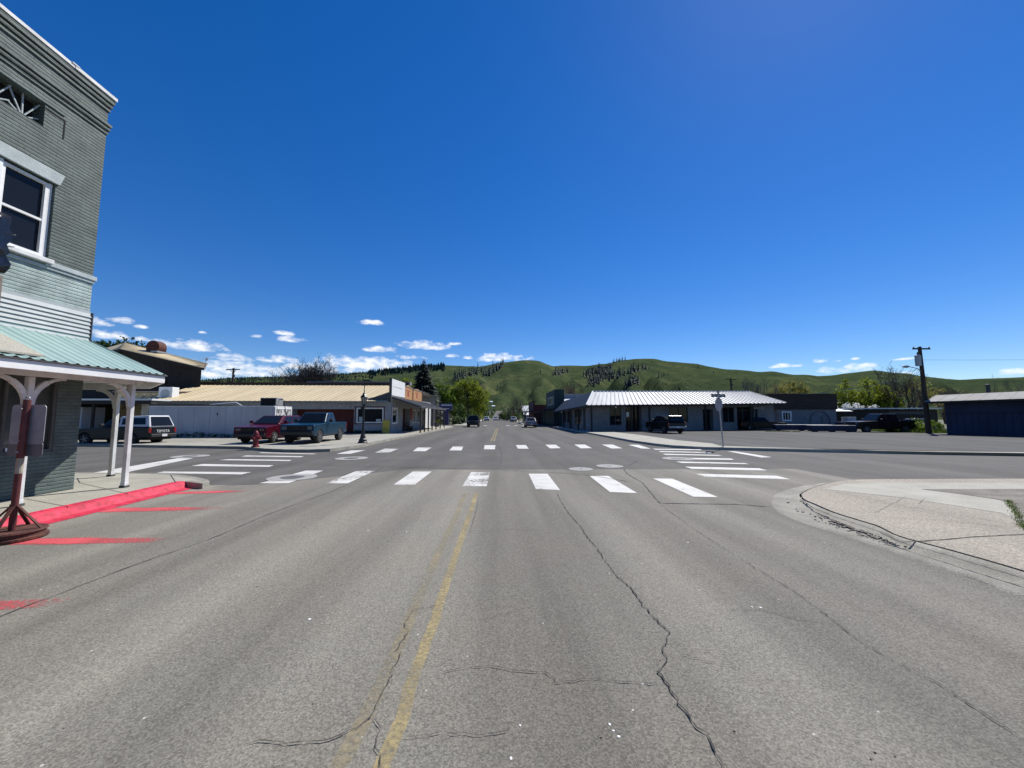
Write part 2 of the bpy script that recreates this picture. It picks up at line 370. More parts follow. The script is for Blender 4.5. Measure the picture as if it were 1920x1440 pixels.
def foliage(name, c1, c2, trans=0.35, sc=0.5):
    m = bpy.data.materials.new(name); m.use_nodes = True
    nt = m.node_tree; N = nt.nodes; Lk = nt.links; b = N['Principled BSDF']; out = N['Material Output']
    g = N.new('ShaderNodeNewGeometry')
    n = N.new('ShaderNodeTexNoise'); n.inputs['Scale'].default_value = sc; n.inputs['Detail'].default_value = 6; n.inputs['Roughness'].default_value = 0.7; Lk.new(g.outputs['Position'], n.inputs['Vector'])
    ri = N.new('ShaderNodeMath'); ri.operation = 'MULTIPLY_ADD'; ri.inputs[1].default_value = 0.5; ri.inputs[2].default_value = -0.25
    Lk.new(g.outputs['Random Per Island'], ri.inputs[0])
    ad = N.new('ShaderNodeMath'); Lk.new(n.outputs[0], ad.inputs[0]); Lk.new(ri.outputs[0], ad.inputs[1])
    r = N.new('ShaderNodeValToRGB'); r.color_ramp.elements[0].position = 0.3; r.color_ramp.elements[1].position = 0.72
    r.color_ramp.elements[0].color = col(c1); r.color_ramp.elements[1].color = col(c2); Lk.new(ad.outputs[0], r.inputs[0])
    Lk.new(r.outputs[0], b.inputs['Base Color']); b.inputs['Roughness'].default_value = 0.6; b.inputs['Specular IOR Level'].default_value = 0.25
    t = N.new('ShaderNodeBsdfTranslucent'); Lk.new(r.outputs[0], t.inputs['Color'])
    mx = N.new('ShaderNodeMixShader'); mx.inputs[0].default_value = trans
    Lk.new(b.outputs[0], mx.inputs[1]); Lk.new(t.outputs[0], mx.inputs[2]); Lk.new(mx.outputs[0], out.inputs[0])
    return m

M = {}
M['road'] = asphalt('main_road_asphalt', (0.176, 0.170, 0.143), (0.192, 0.176, 0.146), 0.72, 0.36)
M['cross'] = asphalt('cross_road_asphalt', (0.098, 0.094, 0.085), (0.120, 0.113, 0.100), 0.6, 0.2)
M['lot'] = asphalt('lot_asphalt', (0.068, 0.067, 0.064), (0.088, 0.085, 0.079), 0.6, 0.25)
M['conc'] = mat('concrete', (0.29, 0.278, 0.228), (0.37, 0.355, 0.295), 1.3, 0.85, bump=0.25, bsc=60, fine=45, world=True)
M['conc_old'] = mat('old_concrete', (0.20, 0.19, 0.155), (0.31, 0.295, 0.245), 1.6, 0.9, bump=0.4, bsc=50, fine=50, world=True)
M['gravel'] = mat('gravel_lot', (0.23, 0.215, 0.17), (0.33, 0.31, 0.255), 0.9, 0.95, bump=0.5, bsc=30, fine=28, world=True)
M['aggr'] = asphalt('aggregate_concrete', (0.295, 0.270, 0.218), (0.345, 0.302, 0.246), 0.75, 0.12, 0.6)
M['patchdirt'] = mat('bare_dirt_patch', (0.15, 0.135, 0.11), (0.24, 0.22, 0.18), 2.5, 1.0, bump=0.5, bsc=30, fine=35, world=True)
M['crack'] = mat('crack_dark', (0.05, 0.047, 0.042), rough=1.0)  # one dark tone for cracks, joints and loose stones
M['seam'] = mat('seam_tar', (0.095, 0.092, 0.085), rough=0.9)
M['dirt'] = mat('dirt', (0.10, 0.085, 0.065), (0.19, 0.165, 0.13), 6, 1.0, bump=0.6, bsc=30, world=True)
M['ground'] = mat('town_ground', (0.09, 0.10, 0.045), (0.17, 0.155, 0.105), 0.15, 1.0, bump=0.4, bsc=3, fine=2.0, world=True)
M['white_p'] = paint('white_road_paint', (0.60, 0.59, 0.55), None, 0.48)
M['white_w'] = paint('worn_white_road_paint', (0.60, 0.59, 0.55), None, 0.58)
M['yellow_p'] = paint('worn_yellow_paint', (0.42, 0.335, 0.16), None, 0.64, 32, soft=0.2)
M['yellow_f'] = paint('faint_yellow_paint', (0.36, 0.30, 0.18), None, 0.74, 24, soft=0.22)
M['red_k'] = mat('red_kerb_paint', (0.36, 0.010, 0.032), (0.66, 0.030, 0.075), 5.0, 0.7, bump=0.5, bsc=30, fine=14, world=True)
M['red_s'] = paint('sprayed_red_paint', (0.60, 0.085, 0.095), None, 0.44, 34, attr=True, soft=0.14)
def worn(m): return m
M['white'] = mat('white_paint', (0.70, 0.70, 0.68), (0.80, 0.80, 0.78), 3, 0.55, bump=0.1, bsc=20)
M['white_dirty'] = mat('dirty_white_paint', (0.50, 0.50, 0.48), (0.72, 0.72, 0.70), 2.5, 0.6, bump=0.15, bsc=20)
M['brick'] = brick_mat('grey_painted_brick', (0.072, 0.098, 0.090), (0.098, 0.128, 0.118))
M['brick_pale'] = brick_mat('pale_green_painted_brick', (0.27, 0.345, 0.325), (0.33, 0.40, 0.38))
M['lintel'] = mat('painted_stone', (0.33, 0.38, 0.38), (0.44, 0.49, 0.485), 4, 0.75, bump=0.3, bsc=30)
M['siding'] = mat('white_siding', (0.34, 0.375, 0.375), (0.43, 0.465, 0.465), 2, 0.6)
M['glass'] = mat('dark_window_glass', (0.012, 0.014, 0.017), rough=0.05, spec=0.22)
M['glass_shop'] = mat('shop_glass', (0.035, 0.04, 0.042), (0.08, 0.09, 0.085), 1.2, 0.05, spec=0.8)
M['black'] = mat('black_void', (0.008, 0.008, 0.009), rough=0.95)
M['blackpaint'] = mat('black_iron_paint', (0.012, 0.012, 0.013), (0.02, 0.02, 0.02), 8, 0.45)
M['teal'] = mat('turquoise_roof_metal', (0.21, 0.325, 0.305), (0.29, 0.405, 0.385), 0.9, 0.55, metal=0.0, stretch=(0.3, 3, 0.3))
M['darktrim'] = mat('dark_trim', (0.05, 0.05, 0.05), (0.08, 0.08, 0.08), 4, 0.7)
M['rust'] = mat('rust', (0.05, 0.016, 0.012), (0.12, 0.042, 0.026), 9, 0.85, bump=0.3, bsc=40)
M['rustred'] = mat('rusty_red_pole_paint', (0.085, 0.016, 0.016), (0.14, 0.032, 0.028), 8, 0.6, bump=0.2, bsc=40)
M['tarnwhite'] = mat('tarnished_white_band', (0.26, 0.22, 0.15), (0.40, 0.36, 0.27), 9, 0.7)
M['signgrey'] = mat('bare_sign_aluminium', (0.30, 0.30, 0.33), (0.38, 0.38, 0.41), 5, 0.5, metal=0.3)
M['signdark'] = mat('dirty_sign_aluminium', (0.14, 0.14, 0.15), (0.20, 0.20, 0.21), 5, 0.6, metal=0.3)
M['plastic'] = mat('black_plastic_wrap', (0.006, 0.006, 0.007), (0.014, 0.014, 0.016), 4, 0.22, bump=1.0, bsc=5)
M['oldwood'] = mat('weathered_wood', (0.13, 0.105, 0.085), (0.24, 0.21, 0.18), 3, 0.85, bump=0.4, bsc=20, stretch=(6, 6, 0.8))
M['beige_roof'] = mat('beige_roof_metal', (0.50, 0.405, 0.235), (0.60, 0.495, 0.30), 0.6, 0.5, metal=0.0, stretch=(2, 0.3, 0.3))
M['silver_roof'] = mat('galvanised_roof', (0.27, 0.29, 0.31), (0.38, 0.40, 0.42), 0.7, 0.55, metal=0.0, stretch=(2, 0.3, 0.3))
M['shaded_blue_roof'] = mat('shaded_blue_roof_metal', (0.006, 0.022, 0.045), (0.011, 0.034, 0.065), 0.7, 0.75, spec=.15)  # street slope of the hip roof: its shade is darkened into the colour
M['white_roof'] = mat('white_roof_metal', (0.60, 0.62, 0.60), (0.75, 0.76, 0.74), 0.7, 0.5)
M['grey_roof'] = mat('grey_membrane', (0.18, 0.18, 0.19), (0.26, 0.26, 0.27), 0.8, 0.8)
M['tan_roof'] = mat('faded_grey_roof', (0.14, 0.138, 0.13), (0.22, 0.218, 0.205), 0.8, 0.8)
M['greywall'] = mat('grey_wall_paint', (0.24, 0.25, 0.26), (0.32, 0.33, 0.34), 1.2, 0.8, bump=0.15, bsc=20, fine=8)
M['boxgrey'] = mat('container_panel', (0.36, 0.375, 0.40), (0.46, 0.475, 0.50), 0.8, 0.6, stretch=(1, 1, 0.3))
M['stucco'] = mat('grey_stucco', (0.16, 0.165, 0.17), (0.22, 0.225, 0.23), 0.9, 0.9, bump=0.3, bsc=30, fine=10)
M['darkwood'] = mat('dark_brown_boards', (0.030, 0.020, 0.014), (0.065, 0.042, 0.028), 1.2, 0.9, bump=0.4, bsc=10, stretch=(0.5, 0.5, 5))
M['darkboards'] = mat('near_black_boards', (0.018, 0.015, 0.013), (0.035, 0.03, 0.026), 1.5, 0.9, bump=0.3, bsc=12, stretch=(5, 5, 0.5))
M['maroonwall'] = mat('maroon_wall', (0.065, 0.010, 0.008), (0.10, 0.018, 0.014), 2, 0.75)
M['greenwall'] = mat('dark_green_wall', (0.020, 0.040, 0.036), (0.032, 0.058, 0.052), 1, 0.8)
M['bluewall'] = mat('dark_blue_shed_wall', (0.012, 0.018, 0.045), (0.025, 0.034, 0.075), 0.8, 0.75, stretch=(1, 1, 0.4))
M['navy'] = mat('navy_sign_paint', (0.006, 0.010, 0.075), (0.012, 0.018, 0.11), 2, 0.45)
M['orange'] = mat('orange_brown_stucco', (0.36, 0.17, 0.065), (0.46, 0.24, 0.10), 1.5, 0.85, fine=6)
M['tan'] = mat('tan_plaster', (0.42, 0.34, 0.18), (0.55, 0.46, 0.28), 2.2, 0.85)
M['yellow'] = mat('yellow_board', (0.46, 0.36, 0.04), (0.55, 0.45, 0.07), 3, 0.6)
M['redsign'] = mat('red_sign_paint', (0.26, 0.03, 0.02), (0.34, 0.05, 0.035), 3, 0.6)
M['hydrant'] = mat('hydrant_red', (0.13, 0.008, 0.014), (0.18, 0.012, 0.02), 6, 0.4)
M['brownwood'] = mat('pole_wood', (0.035, 0.024, 0.018), (0.065, 0.045, 0.032), 2, 0.9, bump=0.3, bsc=20, stretch=(6, 6, 0.4))
M['galv'] = mat('galvanised_steel', (0.30, 0.31, 0.32), (0.40, 0.41, 0.42), 4, 0.45, metal=0.5)
M['acgrey'] = mat('air_unit_grey', (0.20, 0.21, 0.22), (0.28, 0.29, 0.30), 4, 0.6)
M['bark'] = mat('bark', (0.06, 0.05, 0.042), (0.12, 0.10, 0.085), 3, 0.95, bump=0.5, bsc=15)
M['twig'] = mat('grey_twigs', (0.085, 0.07, 0.062), (0.14, 0.115, 0.10), 2, 0.95)
M['twig_dark'] = mat('dark_twigs', (0.035, 0.028, 0.026), (0.06, 0.05, 0.045), 2, 0.95)
M['twig_red'] = mat('reddish_twigs', (0.085, 0.05, 0.042), (0.14, 0.085, 0.07), 2, 0.95)
M['cover'] = mat('iron_manhole_cover', (0.075, 0.073, 0.07), (0.13, 0.125, 0.12), 12, 0.6, bump=0.5, bsc=60, world=True)
M['collar'] = mat('manhole_concrete_collar', (0.26, 0.255, 0.24), (0.36, 0.35, 0.33), 3, 0.9, fine=30, world=True)
M['leaf_g'] = foliage('spring_green_leaves', (0.07, 0.12, 0.010), (0.18, 0.26, 0.025))
M['leaf_y'] = foliage('yellow_green_leaves', (0.11, 0.155, 0.010), (0.28, 0.32, 0.03), 0.45)
M['leaf_m'] = foliage('mid_green_leaves', (0.04, 0.075, 0.012), (0.10, 0.15, 0.025), 0.35)
M['leaf_d'] = foliage('dark_green_leaves', (0.022, 0.045, 0.010), (0.06, 0.095, 0.022), 0.25)
M['leaf_w'] = foliage('willow_leaves', (0.16, 0.16, 0.035), (0.28, 0.26, 0.07), 0.4)
M['leaf_white'] = foliage('white_blossom', (0.5, 0.52, 0.5), (0.85, 0.85, 0.82), 0.3)
M['leaf_br'] = foliage('brown_buds', (0.085, 0.055, 0.038), (0.15, 0.10, 0.075), 0.2)
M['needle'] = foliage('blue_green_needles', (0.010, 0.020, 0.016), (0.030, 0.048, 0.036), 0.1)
M['needle_haze'] = foliage('hazy_far_needles', (0.018, 0.042, 0.038), (0.036, 0.066, 0.056), 0.0, 0.05)  # distance haze mixed into the needle colour as blue
M['sage'] = foliage('sage_scrub', (0.06, 0.085, 0.04), (0.13, 0.165, 0.085), 0.15, 0.2)
M['grass'] = foliage('grass_blades', (0.05, 0.09, 0.012), (0.13, 0.19, 0.03), 0.35, 2.0)

# ------------------------------------------------------------------ terrain
def rise(d): return 0.030 * max(0.0, d - 262)
def lerp_tab(tab, x):
    if x <= tab[0][0]: return tab[0][1]
    for (a, b), (c, d) in zip(tab, tab[1:]):
        if x <= c:
            t = (x - a) / (c - a); t = t * t * (3 - 2 * t) * 0.5 + t * 0.5
            return b + (d - b) * t
    return tab[-1][1]
def az_of(px, py=700):
    d = ray(px, py); return math.degrees(atan2(d.x, d.y))
def ridge(tab, R):
    out = []
    for px, py in tab:
        d = ray(px, py); out.append((math.degrees(atan2(d.x, d.y)), EYE + R * d.z / sqrt(d.x ** 2 + d.y ** 2)))
    return (R, out)
RID = [
    ridge([(-900,700),(0,705),(200,722),(380,712),(440,708),(520,706),(600,703),(640,700),(690,697),(740,692),(790,686),(830,687),(870,700),(930,735)], 2700),
    ridge([(560,760),(660,748),(740,722),(775,706),(812,688),(832,684),(860,687),(900,686),(940,678.5),(985,674),(1010,675),(1040,687),(1080,708),(1130,735),(1180,770)], 2000),
    ridge([(930,760),(990,695),(1035,687),(1060,685.5),(1100,685.5),(1140,681),(1165,676.5),(1200,672),(1225,673),(1260,677.5),(1300,681.5),(1370,693),(1440,696.5),(1500,702),(1560,707),(1640,722),(1760,745)], 2500),
    ridge([(1300,760),(1440,727),(1530,704.5),(1560,702.5),(1590,697.5),(1640,694),(1690,700),(1740,706.5),(1800,710.5),(1860,708),(1920,708),(2100,716),(2700,705),(4000,690)], 2900),
]
def hill_z(az, r):
    best = rise(r)
    for R, tab in RID:
        h = lerp_tab(tab, az)
        t0 = 560.0 / R; t = r / R
        if t < t0: continue
        if t <= 1: k = ((t - t0) / (1 - t0)); k = k ** 1.35
        else: k = 1 - ((t - 1) * 1.6) ** 2
        k = max(k, -0.2)
        best = max(best, 6 + (h - 6) * k) if t <= 1.0 else max(best, h * k)
    x = r * sin(RAD(az)); y = r * cos(RAD(az))
    if r > 560:
        f = min(1.0, (r - 560) / 500.0)
        # gullies that run down the slope, fading towards the skyline
        mx = min(abs(r - R) for R, _ in RID) / 400.0
        fade = 0.12 + 0.88 * min(1.0, mx)
        g = noise.noise(Vector((az * 0.26 + 2 * noise.noise(Vector((x * 0.002, y * 0.002, 3))), r * 0.0011, 1.7)))
        g2 = noise.noise(Vector((az * 0.6, r * 0.0026, 9.1)))
        best += f * fade * (-(1 - abs(g) * 2.2) * 30 + 14 + g2 * 13) + f * noise.noise(Vector((x * 0.012, y * 0.012, 0))) * 2.5
    return best
def hill_hit(px, py, r0=600, r1=3300):
    d = ray(px, py); hz = sqrt(d.x ** 2 + d.y ** 2); az = math.degrees(atan2(d.x, d.y)); s = d.z / hz
    r = r0; prev = None
    while r < r1:
        if hill_z(az, r) >= EYE + s * r:
            return Vector((r * sin(RAD(az)), r * cos(RAD(az)), hill_z(az, r)))
        r += 12
    return None

def hill_material():
    m = bpy.data.materials.new('hill_grass'); m.use_nodes = True
    nt = m.node_tree; N = nt.nodes; Lk = nt.links; b = N['Principled BSDF']
    g = N.new('ShaderNodeNewGeometry'); vec = g.outputs['Position']
    def nz(sc, det=8, ro=0.6):
        n = N.new('ShaderNodeTexNoise'); n.inputs['Scale'].default_value = sc; n.inputs['Detail'].default_value = det; n.inputs['Roughness'].default_value = ro
        Lk.new(vec, n.inputs['Vector']); return n.outputs[0]
    a = nz(0.0045, 10, 0.72); c = nz(0.045, 8, 0.8)
    r = N.new('ShaderNodeValToRGB'); r.color_ramp.elements[0].position = 0.35; r.color_ramp.elements[1].position = 0.66
    r.color_ramp.elements[0].color = (0.038, 0.060, 0.030, 1); r.color_ramp.elements[1].color = (0.112, 0.124, 0.054, 1)
    e = r.color_ramp.elements.new(0.52); e.color = (0.062, 0.082, 0.036, 1)
    Lk.new(a, r.inputs[0])
    r2 = N.new('ShaderNodeValToRGB'); r2.color_ramp.elements[0].position = 0.50; r2.color_ramp.elements[1].position = 0.60
    r2.color_ramp.elements[0].color = (0, 0, 0, 1); r2.color_ramp.elements[1].color = (0.95, 0.95, 0.95, 1); Lk.new(c, r2.inputs[0])
    mx = N.new('ShaderNodeMix'); mx.data_type = 'RGBA'; mx.inputs[7].default_value = (0.032, 0.048, 0.026, 1)
    Lk.new(r2.outputs[0], mx.inputs[0]); Lk.new(r.outputs[0], mx.inputs[6]); Lk.new(mx.outputs[2], b.inputs['Base Color'])
    b.inputs['Roughness'].default_value = 1.0; b.inputs['Specular IOR Level'].default_value = 0.0
    bp = N.new('ShaderNodeBump'); bp.inputs['Strength'].default_value = 0.9; bp.inputs['Distance'].default_value = 7.0
    Lk.new(c, bp.inputs['Height']); Lk.new(bp.outputs[0], b.inputs['Normal'])
    return m
def build_hills():
    azs = [-118 + i * 0.4 for i in range(int(236 / 0.4) + 1)]
    rs = [255]; r = 255
    while r < 4300: r *= 1.022; rs.append(r)
    vs = [(R * sin(RAD(a)), R * cos(RAD(a)), hill_z(a, R) - 0.12) for R in rs for a in azs]
    n = len(azs); fs = []
    for i in range(len(rs) - 1):
        for k in range(n - 1):
            fs.append((i * n + k, (i) * n + k + 1, (i + 1) * n + k + 1, (i + 1) * n + k))
    mb = MB(); mb.v = vs; mb.f = [f[::-1] for f in fs]; mb.mi = [0] * len(fs)
    tag(mb.build('hills', hill_material(), smooth=True), kind='structure')
build_hills()
gm = MB(); gm.sheet([(-262, -120), (262, -120), (262, 60), (-262, 60)], -0.03)
gm.sheet([(265 * sin(RAD(a)), 265 * cos(RAD(a))) for a in range(-117, 118, 3)] + [(0, 60)], -0.034)
tag(gm.build('ground', M['ground']), kind='structure')

# ------------------------------------------------------------------ roads
def pts(L, z=0.0): return [G(x, y, z) for x, y in L]
LK = -7.35                                                   # left kerb line of the main road
kerb_far_left = [(451, 842), (497, 846.5), (536, 848), (575, 848.3), (619, 847), (655, 842), (684, 837.5), (703, 832.5), (733, 826)]
KL = pts(kerb_far_left)
left_kerb = [Vector((-60, 24.2)), Vector((-26, 23.0))] + [Vector((p.x, p.y)) for p in KL] + [Vector((LK - 0.1, 31)), Vector((-7.2, 40)), Vector((-7.0, 58)), Vector((-8, 62.5)), Vector((-12, 64)), Vector((-60, 64))]
RKpx = [(1102, 812.7), (1140, 820.5), (1183, 829), (1228, 835.8), (1262, 839.7), (1320, 843), (1367, 844.2), (1450, 846.3), (1520, 848), (1640, 850.3), (1760, 852.4), (1920, 854.5)]
RK = pts(RKpx)
right_kerb = [Vector((60, 64)), Vector((12.5, 64)), Vector((9, 62)), Vector((8.2, 57)), Vector((8.35, 38))] + [Vector((p.x, p.y)) for p in RK[1:]] + [Vector((60, 7.0))]
road = MB()
road.sheet([(-60, -14), (60, -14), (60, 80), (-60, 80)], 0.0)
tag(road.build('cross_road', M['cross']), kind='structure')
mr_ = MB()
def lane_sheet(mb, ys, xl, xr, dz):
    vs = []; fs = []
    for y in ys: vs += [(xl, y, rise(y) + dz), (xr, y, rise(y) + dz)]
    for i in range(len(ys) - 1): fs.append((2 * i, 2 * i + 1, 2 * i + 3, 2 * i + 2))
    mb.add(vs, fs)
seamY = G(900, 881).y
mr_.sheet([(-9.5, -14), (9.5, -14), (9.5, seamY - 0.1), (4.6, seamY - 0.05), (0, seamY), (-3.0, seamY + 0.1), (-6.0, 9.9), (-9.5, 9.7)], 0.004)
tag(mr_.build('main_road', M['road']), kind='structure')
fr = MB()
lane_sheet(fr, [80, 120, 180, 262, 330, 420, 520, 620, 735], -5.6, 4.2, 0.01)
tag(fr.build('far_road', M['cross']), kind='structure')

fw = MB()
fw.sheet([(-5.7, 66), (-8.4, 66), (-8.4, 255), (-5.7, 255)], 0.10); tag(fw.build('far_sidewalk', M['conc']), kind='structure')
fw = MB()
fw.sheet([(4.3, 66), (6.8, 66), (6.8, 255), (4.3, 255)], 0.10); tag(fw.build('far_sidewalk', M['conc']), kind='structure')
def kerb(name, line, z0, z1, w, side, m, lip=0.003):
    """a kerb stone along LINE; SIDE=+1 lies to the left of the direction of travel"""
    mb = MB(); n = len(line); inner = []
    for i, p in enumerate(line):
        d = line[min(i + 1, n - 1)] - line[max(i - 1, 0)]; d = Vector((d.x, d.y)).normalized()
        inner.append(Vector((p.x - d.y * w * side, p.y + d.x * w * side)))
    vs = []
    for p, q in zip(line, inner): vs += [(p.x, p.y, z0), (p.x + (q.x - p.x) * 0.15, p.y + (q.y - p.y) * 0.15, z1 + lip), (q.x, q.y, z1 + lip)]
    fs = []
    for i in range(n - 1):
        a = 3 * i; b = a + 3
        for k in range(2): fs.append((a + k, a + k + 1, b + k + 1, b + k) if side > 0 else (a + k, b + k, b + k + 1, a + k + 1))
    mb.add(vs, fs)
    o = mb.build(name, m, smooth=False); tag(o, kind='structure')
    return inner
def smoothline(L, k=4):
    P = [Vector((p.x, p.y)) for p in L]; out = []
    for i in range(len(P) - 1):
        p0 = P[max(i - 1, 0)]; p1 = P[i]; p2 = P[i + 1]; p3 = P[min(i + 2, len(P) - 1)]
        for j in range(k):
            t = j / k
            out.append(0.5 * ((2 * p1) + (-p0 + p2) * t + (2 * p0 - 5 * p1 + 4 * p2 - p3) * t * t + (-p0 + 3 * p1 - 3 * p2 + p3) * t ** 3))
    out.append(P[-1]); return out
ZS = 0.13
# block beyond the cross road, left
inL = kerb('kerb', left_kerb, 0, ZS, 0.16, 1, M['conc_old'])
blk = MB(); blk.prism([(p.x, p.y) for p in inL], -0.02, ZS); tag(blk.build('gravel_lot', M['gravel']), kind='structure')
wk = MB()
inner_walk = [Vector((-10.0, 62)), Vector((-10.0, 35.9)), Vector((-10.2, 30)), Vector((-11.2, 27.4)), Vector((-12.6, 25.2)), Vector((-15.2, 23.6)), Vector((-20, 23.6)), Vector((-60, 25.8))]
wk.sheet([(p.x, p.y) for p in inL[:-3]] + [(p.x, p.y) for p in inner_walk], ZS + 0.004)
tag(wk.build('sidewalk', M['conc']), kind='structure')
# block beyond the cross road, right
inR = kerb('kerb', right_kerb, 0, ZS, 0.16, 1, M['conc'])
blk = MB(); blk.prism([(p.x, p.y) for p in inR] + [(60, 64)], -0.02, ZS - 0.004); tag(blk.build('parking_lot', M['lot']), kind='structure')
bk = [(1110, 806.5), (1150, 810), (1200, 815.5), (1270, 825.5), (1335, 831.5), (1352, 836.3), (1440, 838.8), (1520, 841), (1640, 845), (1760, 847.4), (1920, 849.7)]
bkp = [Vector((9.3, 62)), Vector((9.3, 40))] + [Vector((p.x, p.y)) for p in pts(bk[1:], ZS)] + [Vector((60, 8.1))]
wk = MB(); wk.sheet([(p.x, p.y) for p in inR[2:]] + [(p.x, p.y) for p in bkp[::-1]], ZS + 0.004)
tag(wk.build('sidewalk', M['conc']), kind='structure')
# near left corner in front of the brick building, red kerb
topedge = [(80, 962), (133, 949), (240, 925.5), (346, 902.5)]
kt = pts(topedge, ZS)
dirk = (kt[3] - kt[1]).normalized()
A = kt[3] - dirk * 14
corner = pts([(361, 904.5), (380, 906.5), (393, 903.2), (390, 899.5), (375, 895.8), (345, 891), (312, 888), (250, 886.7), (200, 886.3), (150, 886)], ZS)
redline = [Vector((A.x, A.y)), Vector((kt[3].x, kt[3].y))]
nl = Vector((-dirk.y, dirk.x))
slab = [(A.x, A.y), (kt[3].x, kt[3].y)] + [(p.x, p.y) for p in corner] + [(-16, corner[-1].y + 0.05), (-40, corner[-1].y + 0.6), (-40, A.y)]
sw = MB(); sw.prism(slab, -0.02, ZS); tag(sw.build('sidewalk', M['conc']), kind='structure')
rk = MB()
def redkerb():
    seg = 40; vs = []; fs = []
    for i in range(seg + 1):
        p = redline[0].lerp(redline[1], i / seg)
        e = 0.02 * noise.noise(Vector((i * 1.3, 0, 0)))
        right = Vector((dirk.y, -dirk.x))
        a = p + right * (0.14 + e * 0.5); b = p + right * 0.035; c = p - right * 0.0; d = p - right * (0.16 + e)
        g = p + right * (0.38 + 1.5 * e)
        vs += [(g.x, g.y, 0.008), (a.x, a.y, 0.012), (b.x, b.y, ZS - 0.015), (c.x, c.y, ZS + 0.004), (d.x, d.y, ZS + 0.005)]
    for i in range(seg):
        for k in range(4): fs.append((5 * i + k, 5 * i + k + 1, 5 * i + k + 6, 5 * i + k + 5)[::-1])
    rk.add(vs, fs)
redkerb()
tag(rk.build('red_kerb', M['red_k'], smooth=False), kind='structure')
ka = kerb('kerb', [Vector((p.x, p.y)) for p in [kt[3]] + corner], 0, ZS, 0.14, 1, M['conc_old'])

# near right corner: broken gutter, kerb and aggregate slab
outer = [(1600, 904.0), (1570.6, 905.5), (1508, 912), (1462, 924), (1444.7, 937.5), (1454, 956.5), (1495, 978), (1573, 1002.5), (1638, 1024), (1714, 1050), (1806, 1081), (1874, 1107), (1917, 1122), (2100, 1195), (2700, 1440)]
inner = [(1640, 904.2), (1580, 907), (1530, 918.5), (1503, 931), (1500, 937), (1507, 945), (1527, 954), (1562.5, 970), (1611, 986), (1644, 997), (1684, 1017), (1779, 1044), (1914.6, 1085), (2100, 1150), (2700, 1380)]
oP = smoothline(pts(outer)) + [Vector((5.1, -14))]; iP = smoothline(pts(inner)) + [Vector((5.75, -14))]
gut = MB()
def gutter():
    vs = []; fs = []
    n = len(oP)
    for i in range(n):
        o = oP[i]; q = iP[i]; L = (q - o).length
        rr = noise.noise(Vector((o.x * 3, o.y * 3, 4)))
        vs += [(o.x, o.y, 0.001), (*(o.lerp(q, 0.08)), 0.03), (*(o.lerp(q, 0.5)), 0.012 + 0.010 * rr), (*(o.lerp(q, 0.82)), 0.05 + 0.02 * rr), (*(o.lerp(q, 0.96)), 0.085), (q.x, q.y, 0.07)]
    for i in range(n - 1):
        for k in range(5): fs.append((6 * i + k, 6 * i + 6 + k, 6 * i + 7 + k, 6 * i + k + 1))
    gut.add(vs, fs)
gutter()
tag(gut.build('gutter', M['conc_old'], smooth=True), kind='structure')
def inset(L, d):
    out = []
    for i, p in enumerate(L):
        t = L[min(i + 1, len(L) - 1)] - L[max(i - 1, 0)]; t = t.normalized(); out.append(Vector((p.x - t.y * d, p.y + t.x * d)))
    return out
iQ = inset(iP, 0.035)
slabR = [(p.x, p.y) for p in iQ] + [(30, iQ[-1].y), (30, iQ[0].y - 1.0), (20, iQ[0].y - 0.1)]
sl = MB(); sl.prism(slabR, -0.02, 0.085); tag(sl.build('sidewalk', M['aggr']), kind='structure')
pat = MB(); pat.sheet([(p.x, p.y) for p in pts([(1728, 917), (1800, 926), (1866, 935.5), (1896, 941), (1906, 960), (1914, 981), (2000, 1010), (2600, 1010), (2600, 917)], 0.09)], 0.092)
tag(pat.build('side_lot', M['patchdirt']), kind='structure')
pal = MB(); pal.sheet([(p.x, p.y) for p in pts([(1640, 905), (1580, 907.5), (1545, 917), (1700, 934), (1880, 962), (1912, 979), (1904, 958), (1894, 942), (1866, 936), (1800, 926.5), (1726, 917.2), (2200, 916), (2200, 905.5)], 0.088)], 0.089)
tag(pal.build('sidewalk_panel', M['conc']), kind='structure')
# joints and cracks
jt = MB(); ck = MB(); r9 = random.Random(11)
def px_ribbon(mb, L, z, w, **k): mb.ribbon(pts(L, z), z, w, r=r9, **k)
px_ribbon(jt, [(1684, 1017), (1760, 1012), (1830, 1006), (1925, 1001)], 0.0895, 0.02, jit=0.006, wj=0.4, step=0.08)
px_ribbon(jt, [(1500, 936), (1527, 953), (1562.5, 968), (1611, 984), (1644, 995), (1684, 1015), (1779, 1042), (1914.6, 1083), (2100, 1148)], 0.0905, 0.022, jit=0.006, wj=0.5, step=0.06)
for L in ([(1650, 970), (1760, 975), (1920, 990)], [(1700, 930), (1640, 962)], [(1735, 934), (1722, 945)], [(1560, 921), (1700, 950), (1915, 985)]): px_ribbon(jt, L, 0.0896, 0.005, jit=0.003, wj=0.5)
for L in ([(240, 925.5), (150, 905), (145, 896)], [(130, 950), (50, 935), (0, 932)], [(330, 905), (320, 890)], [(143, 897), (330, 897)]): px_ribbon(jt, L, ZS + 0.008, 0.012, step=0.3)
for i, (a, b) in enumerate([((-7.4, 25.6), (-11, 26.4)), ((-7.3, 28.5), (-10, 28.5)), ((-7.3, 32), (-10, 32)), ((-7.3, 36), (-10, 36)), ((-7.2, 40), (-10, 40)), ((-10.0, 23.3), (-12.0, 24.6)), ((-12.4, 21.9), (-13, 24.6)), ((-15, 21.6), (-15.2, 23.6)), ((-18, 22.2), (-18, 23.7))]):
    jt.ribbon([Vector(a), Vector(b)], ZS + 0.008, 0.025, step=0.5)
tag(jt.build('pavement_joints', M['crack']), kind='structure')
